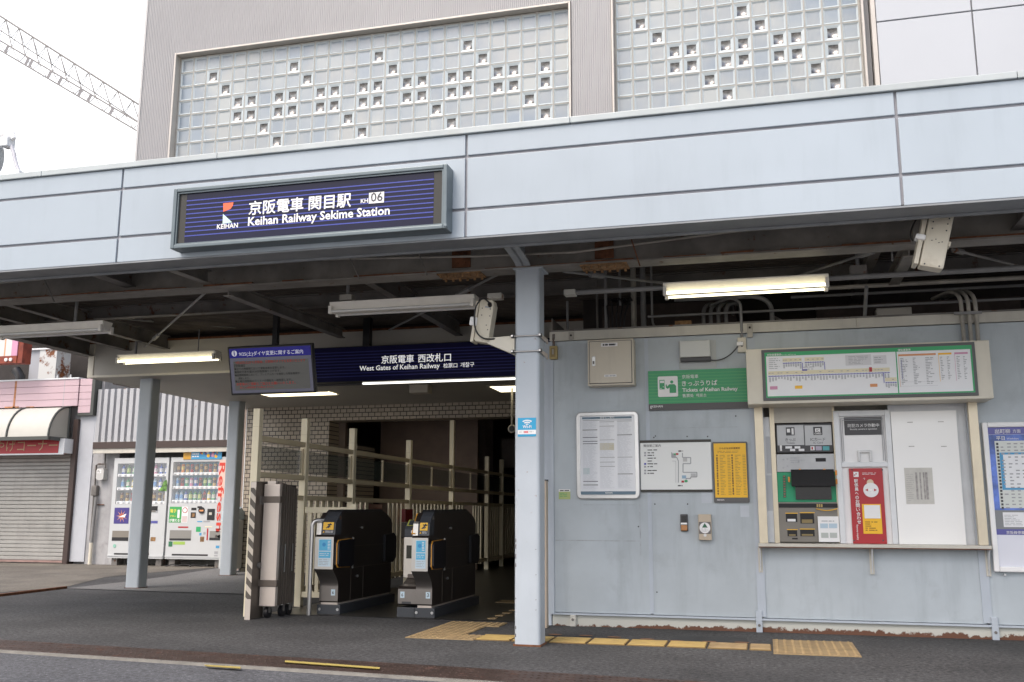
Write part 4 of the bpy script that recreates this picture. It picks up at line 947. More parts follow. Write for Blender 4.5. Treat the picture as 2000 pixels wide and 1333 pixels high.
# yellow fare table
X0, X1, Z0, Z1 = wrect((1391, 864.5), (1460, 862), (1463.5, 981.5), (1394, 983), QY)
yt = thing('fare_table_board', 'small yellow fare table in a dark grey frame', 'notice board', ((X0+X1)/2, QY, Z0))
mb = MB(); mb.prism(rrect(X0, X1, Z0, Z1, .012), 'y', QY, WY-.001, mat('board_frame_dark', (.10, .10, .10), .45)); mb.build('frame', yt)
a, b, c, d = X0+.014, X1-.014, Z0+.045, Z1-.014
mb = MB(); mb.box(a, b, QY-.003, QY-.0005, c, d, M_yellow); mb.build('yellow_sheet', yt)
mb = MB(); Y = QY-.005; write(mb, 'ひらがな点字運賃表', a+.05, b-.05, d-.052, Y, mat('brown_print', (.20, .10, .02), .5), .01)
for k in range(2):
    xx = a+.02+k*(b-a)*.47
    lines(mb, xx+.03, xx+(b-a)*.30, c+.02, d-.10, 26, Y, mat('brown_print2', (.42, .25, .04), .5), .35, .4); lines(mb, xx+(b-a)*.34, xx+(b-a)*.44, c+.02, d-.10, 26, Y, _mats['brown_print2'], .35, .9)
    for r in range(16): z = d-.10-r*(d-c-.12)/16; qd(mb, xx, xx+.012, z-.022*random.uniform(.6, 1), z, Y, _mats['brown_print'])
lines(mb, a+.03, b-.03, d-.088, d-.064, 2, Y, _mats['brown_print2']); write(mb, 'KEIHAN', a+.015, a+.075, Z0+.018, QY-.002, M_whitep, .01); mb.build('printed_table', yt)

# cabinet, terminal box, outlets, bells, stickers
X0, X1, Z0, Z1 = wrect((1146, 664), (1236, 660.5), (1239, 751), (1148.5, 754.5), WY-.16)
cb = thing('electric_cabinet', 'beige steel electric cabinet with latch under the pipes', 'cabinet', ((X0+X1)/2, WY-.16, Z0))
mb = MB(); mb.cbox(X0, X1, WY-.15, WY-.001, Z0, Z1, M_beige, .008); mb.build('body', cb)
mb = MB(); mb.cbox(X0+.022, X1-.022, WY-.163, WY-.1505, Z0+.022, Z1-.022, M_beige, .004); mb.build('door', cb)
mb = MB(); mb.box(X0+.016, X1-.016, WY-.1508, WY-.1502, Z0+.016, Z1-.016, M_darkp); mb.build('door_gap', cb)
mb = MB(); p = at(1159.5, 706, y=WY-.165); mb.cbox(p.x-.015, p.x+.015, WY-.172, WY-.163, p.z-.045, p.z+.045, M_alu, .004); mb.box(p.x-.008, p.x+.008, WY-.176, WY-.172, p.z-.03, p.z+.0, M_steel); mb.build('latch', cb)
mb = MB(); plate(mb, (1174, 670, 1206, 677), WY-.1655, M_whitep, .002); plate(mb, (1180, 732, 1204, 736.5), WY-.1655, M_whitep, .002)
a, b, c, d = rect(1177, 671, 1203, 676, WY-.17); lines(mb, a, b, c, d, 1, WY-.1665, M_darkp, .7, 1); a, b, c, d = rect(1182, 733, 1202, 736, WY-.17); lines(mb, a, b, c, d, 1, WY-.1665, M_gray, .6, 1); mb.build('label_strip', cb)
X0, X1, Z0, Z1 = wrect((1327, 667), (1386, 664.5), (1388, 704), (1329, 708), WY-.07)
rb = thing('router_box', 'flat grey wall box with dark lower edge above the green sign', 'box', ((X0+X1)/2, WY-.07, Z0))
mb = MB(); mb.cbox(X0-.015, X1+.05, WY-.006, WY-.001, Z0-.06, Z1+.01, mat('mount_board', (.44, .46, .46), .4), .002); mb.build('mount_plate', rb)
mb = MB(); mb.cbox(X0, X1, WY-.075, WY-.0065, Z0+.04, Z1, mat('box_grey', (.58, .60, .585), .4), .006); mb.build('body', rb)
mb = MB(); mb.cbox(X0, X1+.004, WY-.07, WY-.0065, Z0, Z0+.0395, M_darkp, .008); mb.build('lower_edge', rb)
mb = MB(); A = at(1386, 703, y=WY-.05); B = at(1441, 677, y=WY-.06); mb.tube(arc(A, (A.lerp(B, .55)+Vector((0, 0, -.10))), B, 10), .006, M_darkp, 6); mb.build('cable', rb)
def outlet(px, py, w_, h_, label, m, inner=None):
    p = at(px, py, y=WY-.05); t = thing('outlet_box', label, 'outlet', (p.x, WY-.05, p.z-h_/2), 'outlet boxes on the ticket wall')
    mb = MB(); mb.cbox(p.x-w_/2, p.x+w_/2, WY-.06, WY-.001, p.z-h_/2, p.z+h_/2, m, .006); mb.build('body', t)
    mb = MB(); mb.cbox(p.x-w_/2+.014, p.x+w_/2-.014, WY-.064, WY-.0605, p.z-h_/2+.018, p.z+h_/2-.018, inner or m, .002); mb.box(p.x-.008, p.x+.008, WY-.067, WY-.0645, p.z-.02, p.z+.03, M_pipe2 if inner else M_darkp); mb.build('cover', t)
    return p, t
p, t = outlet(1449, 674, .075, .135, 'beige outlet box with a white plug beside the fare chart', M_beige2)
mb = MB(); mb.cbox(p.x-.045, p.x+.012, WY-.10, WY-.0675, p.z-.012, p.z+.022, M_white, .006); mb.build('plug', t)
p, t = outlet(1080.5, 689, .072, .125, 'ochre outlet box just right of the front column', mat('ochre_plastic', (.40, .31, .13), .5, var=.1), mat('ochre_dark', (.26, .19, .08), .5))
mb = MB(); mb.tube([(p.x, WY-.03, p.z+.06), (p.x, WY-.03, p.z+.18)], .013, M_steel, 8); mb.build('conduit', t)
# key switch & call box
p = at(1336, 1021.5, y=WY-.03); h_ = .15; t = thing('key_switch', 'small black and copper key switch left of the call box', 'switch', (p.x, WY-.03, p.z-h_/2))
mb = MB(); mb.cbox(p.x-.033, p.x+.033, WY-.02, WY-.001, p.z-h_/2, p.z+h_/2, M_darkp, .006); mb.build('back_plate', t)
mb = MB(); mb.cbox(p.x-.029, p.x+.029, WY-.045, WY-.0205, p.z-.07, p.z-.02, mat('copper', (.40, .20, .09), .4, .5), .008); mb.build('switch_cover', t)
mb = MB(); mb.cbox(p.x-.028, p.x+.028, WY-.04, WY-.0205, p.z-.018, p.z+.0, M_alu, .004); mb.box(p.x-.02, p.x+.02, WY-.03, WY-.0205, p.z+.008, p.z+.06, M_black); mb.build('clip', t)
p = at(1377, 1030, y=WY-.04); h_ = .225; t = thing('call_box', 'beige call box with white round disc and green triangle', 'call box', (p.x, WY-.05, p.z-h_/2))
M_ctan = mat('callbox_tan', (.50, .42, .32), .45, var=.05)
mb = MB(); mb.cbox(p.x-.056, p.x+.056, WY-.06, WY-.001, p.z-h_/2, p.z+h_/2, M_ctan, .006); mb.build('body', t)
mb = MB(); mb.box(p.x-.051, p.x+.051, WY-.0625, WY-.0602, p.z-.058, p.z+.045, mat('callbox_grey', (.14, .13, .125), .5)); mb.build('dark_panel', t)
mb = MB(); mb.tube([(p.x, WY-.0628, p.z-.006), (p.x, WY-.068, p.z-.006)], .047, M_whitep, 28)
mb.poly([(p.x-.024, WY-.0695, p.z-.004), (p.x+.024, WY-.0695, p.z-.004), (p.x, WY-.0695, p.z+.036)], mat('triangle_green', (.03, .13, .07), .5)); lines(mb, p.x-.033, p.x+.033, p.z-.04, p.z-.01, 3, WY-.0695, M_gray, .3, .8); mb.build('disc', t)
mb = MB(); mb.tube([(p.x, WY-.06, p.z-.07), (p.x, WY-.07, p.z-.07)], .013, M_alu, 14); mb.build('button', t)
mb = MB(); X0, X1, Z0, Z1 = rect(1091.5, 956, 1114, 975.5, WY); mb.box(X0, X1, WY-.003, WY-.0005, Z0, Z1, mat('sticker_lime', (.42, .50, .20), .4)); so = tag(mb.build('wall_sticker'), 'small pale green sticker low on the wall left of the poster case', 'sticker')
mb = MB(); qd(mb, X0, X1, Z1-.022, Z1, WY-.0045, M_whitep); lines(mb, X0+.01, X1-.01, Z1-.018, Z1-.006, 1, WY-.0055, M_darkp, .8, 1); lines(mb, X0+.01, X1-.01, Z0+.02, Z1-.03, 3, WY-.0045, M_mapgreen, .3, .6); mb.build('printed_text', so)
# sleeve rail by the column
mb = MB(); p = at(1066.5, 1100, y=WY-.2); zt = at(1069, 940, y=WY-.2).z
mb.cbox(p.x-.018, p.x+.018, WY-.26, WY-.18, .004, zt, mat('tan_metal', (.46, .38, .30), .4, .2), .006); mb.box(p.x-.02, p.x+.02, WY-.262, WY-.178, zt, zt+.012, M_darkp)
tag(mb.build('shutter_guide'), 'slim tan metal shutter guide standing behind the front column', 'post')

# wifi sticker on the front column
a, b, c, d = rect(1011.5, 816.5, 1047, 853, 7.4); mb = MB(); mb.box(a, b, 7.3965, 7.3995, c, d, mat('wifi_blue', (.02, .34, .60), .35)); wf = tag(mb.build('wifi_sticker'), 'bright blue wi-fi sticker on the front column', 'sticker')
mb = MB(); Y = 7.3945; H_ = d-c; qd(mb, a, b, c+.12*H_, c+.35*H_, Y, M_whitep); qd(mb, a+(b-a)*.35, a+(b-a)*.58, c+.18*H_, c+.29*H_, Y-.001, mat('wifi_red', (.70, .2, .22), .4)); lines(mb, a+.01, b-.02, c+.2*H_, c+.28*H_, 1, Y-.0005, M_gray, .4, 1)
write(mb, 'Wi-Fi', a+(b-a)*.27, a+(b-a)*.76, c+.45*H_, Y, M_whitep, .02)
xc, zc_ = a+(b-a)*.52, c+.58*H_
for r0, r1 in ((.010, .020), (.028, .040), (.048, .060)):
    vs = []
    for k in range(9):
        t = math.radians(48+84*k/8)
        for r in (r0, r1): vs.append((xc+r*math.cos(t), Y, zc_+r*.78*math.sin(t)))
    mb.mesh(vs, [(2*k, 2*k+1, 2*k+3, 2*k+2) for k in range(8)], M_whitep)
mb.build('lettering', wf)

# ------------------------------------------------------------------ main sign on the fascia
S1 = 6.26
sx0, sx1 = (at(338.7, 370.5, y=S1).x+at(332.5, 487.7, y=S1).x)/2, (at(871.9, 318.7, y=S1).x+at(873.5, 444.3, y=S1).x)/2
sz1 = (at(338.7, 370.5, y=S1).z+at(871.9, 318.7, y=S1).z)/2; sz0 = (at(332.5, 487.7, y=S1).z+at(873.5, 444.3, y=S1).z)/2
ms = thing('station_sign', 'dark blue striped station name sign in a grey metal box on the canopy', 'sign', ((sx0+sx1)/2, S1, sz0))
f = .03
mb = MB()
for q in ((sx0, sx0+f, sz0, sz1), (sx1-f, sx1, sz0, sz1), (sx0+f, sx1-f, sz0, sz0+f), (sx0+f, sx1-f, sz1-f, sz1)): mb.cbox(q[0], q[1], S1, FY-.001, q[2], q[3], M_frame, .006)
mb.build('frame', ms)
mb = MB(); mb.box(sx0+f, sx1-f, S1+.045, S1+.06, sz0+f, sz1-f, M_frame)
g = .012
for q in ((sx0+f, sx0+f+g, sz0+f, sz1-f), (sx1-f-g, sx1-f, sz0+f, sz1-f), (sx0+f+g, sx1-f-g, sz0+f, sz0+f+g), (sx0+f+g, sx1-f-g, sz1-f-g, sz1-f)): mb.box(q[0], q[1], S1+.012, S1+.045, q[2], q[3], M_frame)
mb.build('inner_frame', ms)
Y = S1+.028
px0, px1 = at(363.5, 420, y=Y).x, at(847, 385, y=Y).x; pz0, pz1 = sz0+f+g, sz1-f-g
mb = MB(); mb.box(px0, px1, Y, S1+.0449, pz0, pz1, M_navy); mb.build('blue_panel', ms)
mb = MB(); mb.box(sx0+f+g, px0-.001, Y, S1+.0449, pz0, pz1, M_signside); mb.build('grey_panel', ms); mb = MB(); mb.box(px1+.001, sx1-f-g, Y, S1+.0449, pz0, pz1, M_signside); mb.build('grey_panel', ms)
mb = MB()
zz1 = (at(363.5, 394, y=Y).z+at(847, 349.5, y=Y).z)/2; zz0 = (at(360, 462.5, y=Y).z+at(847, 423, y=Y).z)/2
ktx = at(692, 390, y=Y).x; ktx2 = at(753, 390, y=Y).x
for k in range(9):
    z = zz1+(zz0-zz1)*k/8; qd(mb, px0, px1, z-.0042, z+.0042, Y-.0015, M_stripe)
mb.build('blue_stripe', ms)
mb = MB(); Y2 = Y-.003; M_let = mat('sign_white_letters', (.80, .80, .80), .4)
wpx(mb, '京阪電車', (486, 418.5), (592, 409.3), Y2, M_let, .02); wpx(mb, '関目駅', (603, 409), (685, 401.5), Y2, M_let, .02); wpx(mb, 'KH', (704.5, 397.2), (718.5, 396), Y2, M_let, .015)
wpx(mb, 'Keihan Railway Sekime Station', (484, 441.5), (761, 418.5), Y2, M_let, .02)
wpx(mb, 'KEIHAN', (423.5, 447.8), (464.5, 444.3), Y2, M_let, .02)
a, b, c, d = rect(720.5, 376, 750, 397, Y2); qd(mb, a, b, c, d, Y2, M_let); wpx(mb, '06', (724, 394.5), (747, 392.5), Y2-.002, mat('sign_number_grey', (.06, .06, .07), .4), .01)
mb.build('lettering', ms)
mb = MB()
P1 = [at(x, y, y=Y2) for x, y in ((436, 397.5), (456, 395.5), (455, 402), (450, 408.5), (442, 412), (436, 414.5))]
mb.poly(P1, mat('logo_orange', (.72, .13, .05), .4)); P2 = [at(x, y, y=Y2) for x, y in ((435.5, 418), (453.5, 434.8), (434.8, 437.5))]; mb.poly(P2, mat('logo_mint', (.52, .72, .66), .4)); mb.build('logo', ms)
mb = MB(); p = at(873, 441, y=S1); mb.cbox(sx1-.02, sx1+.004, S1-.006, S1+.04, sz0+.01, sz0+.03, M_frame, .003); mb.build('latch', ms)

# ------------------------------------------------------------------ entrance ceiling, tiled wall and hall
EY = 11.2; EZ = 2.828; EXL = -8.98
eb = thing('entrance_ceiling_box', 'lowered beige ceiling box over the ticket gate entrance', 'ceiling', (-5.4, EY, EZ))
mb = MB(); mb.box(EXL+.09, -1.93, EY, EY+.03, EZ+.03, 3.30, M_soffit); mb.build('front_board', eb)
mb = MB(); mb.cbox(EXL, EXL+.09, EY-.01, EY+.05, EZ, 3.30, M_beige2, .004); mb.box(EXL, EXL+.02, EY+.05, 16, EZ, 3.4, M_soffit); mb.build('corner_trim', eb)
mb = MB(); mb.cbox(EXL+.09, -1.93, EY-.012, EY+.03, EZ, EZ+.03, M_beige2, .004); mb.build('edge_trim', eb)
mb = MB(); mb.box(EXL, -1.93, EY+.03, 15.35, EZ+.002, EZ+.03, M_soffit); mb.build('soffit', eb)
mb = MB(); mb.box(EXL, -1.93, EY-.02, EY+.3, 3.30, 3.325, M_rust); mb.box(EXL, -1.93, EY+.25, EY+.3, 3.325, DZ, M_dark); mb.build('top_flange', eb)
# tiled wall
def tilemat():
    m = bpy.data.materials.new('glazed_wall_tile'); m.use_nodes = True; n = m.node_tree; L = n.links; b = n.nodes['Principled BSDF']
    g = n.nodes.new('ShaderNodeNewGeometry'); mp = n.nodes.new('ShaderNodeMapping'); mp.inputs['Rotation'].default_value = (math.radians(90), 0, 0); L.new(g.outputs['Position'], mp.inputs[0])
    br = n.nodes.new('ShaderNodeTexBrick'); br.inputs['Scale'].default_value = 1; br.inputs['Mortar Size'].default_value = .007; br.inputs['Brick Width'].default_value = .116; br.inputs['Row Height'].default_value = .073; br.inputs['Mortar Smooth'].default_value = .1
    br.inputs['Color1'].default_value = (.46, .39, .305, 1); br.inputs['Color2'].default_value = (.39, .335, .265, 1); br.inputs['Mortar'].default_value = (.035, .03, .027, 1)
    L.new(mp.outputs[0], br.inputs['Vector']); L.new(br.outputs['Color'], b.inputs['Base Color']); b.inputs['Roughness'].default_value = .35
    bn = n.nodes.new('ShaderNodeBump'); bn.inputs['Strength'].default_value = .6; bn.inputs['Distance'].default_value = -.004; L.new(br.outputs['Fac'], bn.inputs['Height']); L.new(bn.outputs[0], b.inputs['Normal']); return m
M_tile = tilemat(); BYW = 15.2
twl = thing('tiled_wall', 'beige glazed brick tile wall behind the fence with a wide dark opening', 'wall', (-7, BYW, 0))
mb = MB(); mb.box(-8.80, -7.22, BYW, BYW+.4, 0, EZ, M_tile); mb.box(-7.22, -1.93, BYW, BYW+.4, 2.575, EZ, M_tile); mb.build('tile_facing', twl)
mb = MB(); mb.box(-8.815, -8.80, BYW-.01, BYW+.4, 0, EZ, M_white); mb.build('edge_trim', twl)
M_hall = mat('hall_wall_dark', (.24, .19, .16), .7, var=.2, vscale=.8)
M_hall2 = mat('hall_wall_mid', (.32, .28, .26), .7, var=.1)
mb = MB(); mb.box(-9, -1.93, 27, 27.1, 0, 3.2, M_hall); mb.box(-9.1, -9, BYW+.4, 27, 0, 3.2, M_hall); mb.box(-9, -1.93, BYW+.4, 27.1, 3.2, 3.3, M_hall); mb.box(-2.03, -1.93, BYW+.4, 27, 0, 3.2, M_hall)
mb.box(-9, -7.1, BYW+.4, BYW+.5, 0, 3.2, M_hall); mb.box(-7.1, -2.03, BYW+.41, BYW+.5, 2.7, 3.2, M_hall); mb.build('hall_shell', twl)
mb = MB(); mb.box(-5.3, -2.05, 19.5, 19.7, 1.95, 2.55, M_hall2); mb.box(-6.2, -5.4, 18.6, 19.2, 0, 2.9, M_hall2); mb.box(-8.6, -6.6, 17.6, 17.7, 0, 2.0, mat('hall_brown', (.075, .045, .03), .6)); mb.box(-7.0, -5.08, 17.0, 17.1, 0, 2.75, mat('hall_fill_brown', (.17, .115, .085), .6, var=.15, vscale=3)); mb.build('inner_beam_and_fill', twl)  # nearest brown panel is added to catch light and lift the black hall
mb = MB(); mb.box(-7.5, -6.95, BYW+.6, BYW+1.4, 0, 2.2, M_tile); mb.build('inner_pier', twl)
# ------------------------------------------------------------------ fence along the passage
FX = -4.95
M_ivory = mat('fence_ivory', (.86, .77, .56), .4, var=.05, vscale=4)
M_ivory2 = mat('fence_beam', (.68, .58, .40), .45, var=.05, vscale=4)
fe = thing('passage_fence', 'long ivory post and slat fence with glass panels running into the hall', 'fence', (FX, 12, 0))
posts = [8.76, 9.82, 11.12, 13.11, 15.11, 17.2, 18.23]
for i, y in enumerate(posts):
    mb = MB(); mb.cbox(FX-.0375, FX+.0375, y-.0375, y+.0375, .0, 2.52 if i == 4 else 2.045, M_ivory, .005)
    if i < 4: mb.box(FX-.038, FX+.038, y-.038, y+.038, 1.86, 1.864, M_ivory2)
    mb.build('post', fe)
for a, b in zip(posts, posts[1:]+[22]):
    mb = MB(); y0, y1 = a+.046, b-.046
    mb.cbox(FX-.03, FX+.03, y0, y1, 1.722, 1.775, M_ivory2, .004); mb.build('rail', fe); mb = MB(); mb.cbox(FX-.035, FX+.035, y0, y1, 1.356, 1.41, M_ivory2, .004); mb.build('rail', fe); mb = MB(); mb.cbox(FX-.03, FX+.03, y0, y1, 1.138, 1.19, M_ivory2, .004); mb.build('rail', fe); mb = MB()
    if a > 9.5: mb.cbox(FX-.03, FX+.03, y0, y1, .15, .21, M_ivory2, .004); mb.build('rail', fe)
    mb = MB(); mb.box(FX-.006, FX+.006, y0+.03, y1-.03, 1.43, 1.68, M_pane); mb.build('glass_panel', fe)
    mb = MB(); mb.box(FX-.015, FX+.015, y0, y0+.03, 1.411, 1.721, M_ivory2); mb.box(FX-.015, FX+.015, y1-.03, y1, 1.411, 1.70, M_ivory2)
    if b-a > 1.6: ym = (a+b)/2; mb.box(FX-.012, FX+.012, ym-.015, ym+.015, 1.411, 1.70, M_ivory2)
    mb.build('glass_frame', fe)
sl_ = MB(); y = 9.62
while y < 20:
    if min(abs(y-p) for p in posts) > .075 and not (11.85 < y < 12.45) and not (15.9 < y < 16.5): sl_.box(FX-.05, FX-.031, y-.042, y+.042, .12, 1.16, M_ivory)
    y += .16
so = sl_.build('slats', fe)
mb = MB(); mb.cbox(-5.32, -5.1, 11.9, 12.5, .0, 1.12, mat('hydrant_red', (.10, .014, .014), .4), .01); tag(mb.build('hydrant_cabinet'), 'dark red cabinet showing through the gap in the fence slats', 'cabinet')
mb = MB(); mb.cbox(FX+.04, FX+.10, 12.75, 13.05, .88, 1.06, mat('hydrant_red2', (.22, .02, .025), .4), .006); mb.cbox(FX+.04, FX+.10, 12.75, 13.05, .66, .875, mat('plate_greybrown', (.13, .11, .10), .5), .006); tag(mb.build('call_plate'), 'small red and grey box on the fence between the two gates', 'box')
# low slatted panel between fence and first gate
mb = MB(); lf = thing('low_fence', 'low ivory slatted panel joining the fence to the left gate', 'fence', (-4.7, 9.8, 0))
xa, xb = FX+.05, -4.36
mb.cbox(xa, xb, 9.78, 9.82, 1.0, 1.065, M_ivory, .004); mb.build('rail', lf); mb = MB(); mb.cbox(xa, xb, 9.78, 9.82, .10, .16, M_ivory, .004); mb.build('rail', lf)
mb = MB(); mb.cbox(xb, xb+.07, 9.77, 9.84, 0, 1.10, M_ivory, .004); mb.build('post', lf)
mb = MB()
for k in range(5): x = xa+.06+k*.105; mb.box(x-.02, x+.02, 9.79, 9.81, .16, 1.0, M_ivory)
mb.build('slats', lf)
# stainless handrail by gate
mb = MB(); p = at(603, 1202, z=0)
mb.tube([(p.x, p.y, 0), (p.x, p.y, .86)]+arc((p.x, p.y, .86), (p.x, p.y, .93), (p.x+.06, p.y+.03, .93), 5)[1:]+[(p.x+.10, p.y+.08, .93)], .021, M_steelsat, 12)
tag(mb.build('handrail'), 'bent stainless steel rail standing left of the left gate', 'rail')

# ------------------------------------------------------------------ folding gate and striped post
def stripemat():
    m = bpy.data.materials.new('warning_stripes'); m.use_nodes = True; n = m.node_tree; L = n.links; b = n.nodes['Principled BSDF']
    g = n.nodes.new('ShaderNodeNewGeometry'); s = n.nodes.new('ShaderNodeSeparateXYZ'); L.new(g.outputs['Position'], s.inputs[0])
    a = n.nodes.new('ShaderNodeMath'); a.operation = 'ADD'; L.new(s.outputs['X'], a.inputs[0]); L.new(s.outputs['Z'], a.inputs[1])
    d = n.nodes.new('ShaderNodeMath'); d.operation = 'DIVIDE'; L.new(a.outputs[0], d.inputs[0]); d.inputs[1].default_value = .125
    f_ = n.nodes.new('ShaderNodeMath'); f_.operation = 'FRACT'; L.new(d.outputs[0], f_.inputs[0])
    r = n.nodes.new('ShaderNodeMath'); r.operation = 'GREATER_THAN'; L.new(f_.outputs[0], r.inputs[0]); r.inputs[1].default_value = .52
    x = n.nodes.new('ShaderNodeMix'); x.data_type = 'RGBA'; x.inputs[6].default_value = (.10, .085, .07, 1); x.inputs[7].default_value = (.55, .49, .41, 1); L.new(r.outputs[0], x.inputs[0])
    L.new(x.outputs[2], b.inputs['Base Color']); b.inputs['Roughness'].default_value = .5; return m
M_bronze = mat('bronze_metal', (.13, .108, .09), .45, .3, var=.08, vscale=4)
M_pinkalu = mat('champagne_metal', (.60, .53, .47), .35, .3, var=.05, vscale=3)
p = at(482, 1211, z=0); sp = thing('gate_post', 'post with cream and black warning stripes left of the folded gate', 'post', (p.x, p.y, 0))
pzt = at(481, 941, y=p.y).z
mb = MB(); mb.cbox(p.x-.028, p.x+.03, p.y+.003, p.y+.25, 0, pzt, M_bronze, .005); mb.build('body', sp)
mb = MB(); mb.box(p.x-.028, p.x+.03, p.y, p.y+.0025, .19, pzt-.06, stripemat()); mb.box(p.x-.028, p.x+.03, p.y, p.y+.0025, .0, .19, M_pinkalu); mb.box(p.x-.028, p.x+.03, p.y, p.y+.0025, pzt-.06, pzt-.004, M_pinkalu); mb.build('striped_face', sp)
mb = MB(); mb.box(p.x+.03, p.x+.034, p.y+.08, p.y+.19, pzt-.22, pzt-.14, M_steel); mb.tube([(p.x+.03, p.y+.12, .5), (p.x+.05, p.y+.12, .5)], .03, M_steel, 10); mb.build('hinge', sp)
fg = thing('folding_gate', 'folded accordion gate on casters with champagne front stile', 'gate', (-4.65, 8.7, 0))
gx0, gx1, gy = -4.765, -4.595, 8.62
mb = MB(); mb.cbox(gx0, gx1, gy, gy+.05, .115, 1.28, M_pinkalu, .006); mb.cbox(gx0+.03, gx1-.05, gy+.005, gy+.045, 1.28, 1.31, M_pinkalu, .004); mb.build('front_stile', fg)
mb = MB()
for z in (1.13, .33): mb.cbox(gx0-.03, gx1+.012, gy-.008, gy+.055, z-.032, z+.032, M_bronze, .004)
mb.build('cross_band', fg)
mb = MB(); k = 14
for i in range(k):
    x0_ = gx1-.155+(i % 2)*.004; y0_ = gy+.055+i*.0245; mb.cbox(x0_, gx1-.012+(i % 2)*.004, y0_, y0_+.019, .12, 1.30-.004*i, M_bronze, .004); mb.box(x0_+.02, gx1-.03, y0_+.019, y0_+.0245, .14, 1.28, M_dark)
mb.build('folded_leaf', fg)
mb = MB(); mb.box(gx1+.001, gx1+.006, gy+.15, gy+.162, .43, .70, M_alu); mb.box(gx1+.001, gx1+.006, gy+.31, gy+.322, .43, .70, M_alu); mb.build('pull_bar', fg)
for yy, xx in ((gy+.07, gx0+.06), (gy+.24, gx1-.05), (gy+.37, gx1-.05)):
    mb = MB(); mb.tube([(xx-.018, yy, .052), (xx+.018, yy, .052)], .052, M_black, 16); mb.box(xx-.024, xx-.019, yy-.015, yy+.015, .05, .13, M_steel); mb.box(xx+.019, xx+.024, yy-.015, yy+.015, .05, .13, M_steel); mb.tube([(xx, yy, .11), (xx, yy, .20)], .018, M_alu, 8); mb.build('caster', fg)

# ------------------------------------------------------------------ ticket gates
M_gbody = mat('gate_dark_bronze', (.040, .032, .028), .32, .35, var=.08)
M_gtop = mat('gate_black_top', (.018, .018, .02), .3)
M_gslate = mat('gate_slate', (.055, .06, .07), .4)
M_gsil = mat('gate_silver', (.55, .53, .50), .3, .7, var=.04, vscale=6)
M_gdk = mat('gate_silver_shaded', (.27, .25, .235), .28, .85, var=.05, vscale=6)  # silver with recess shade and dark ground reflection put into its colour
M_flap = mat('gate_flap_black', (.008, .008, .012), .5)
M_flapo = mat('gate_flap_orange', (.70, .33, .04), .5)
M_aqua = mat('poster_sky_blue', (.10, .46, .72), .4); M_aqua2 = mat('poster_pale_blue', (.55, .68, .76), .4)
M_plinth = mat('gate_plinth', (.045, .05, .058), .5)
def side_profile(y0, y1):
    """body outline in (y, z): overhanging reader head, curved recess, lower cabinet"""
    pr = [(y0+.02, .115), (y0, .13), (y0, .27)]
    for k in range(7): t = k/6; pr.append((y0-.13*(t*t*(3-2*t))*.0-.12*t**1.6, .29+.14*t))
    pr += [(y0-.14, .45), (y0-.14, .765), (y0-.11, .785), (y0-.09, .80), (y0-.08, .90), (y0-.03, .965), (y0+.02, 1.005)]
    pr += [(y1-.30, 1.02), (y1-.14, .985), (y1-.04, .93), (y1, .89), (y1, .115)]
    return pr
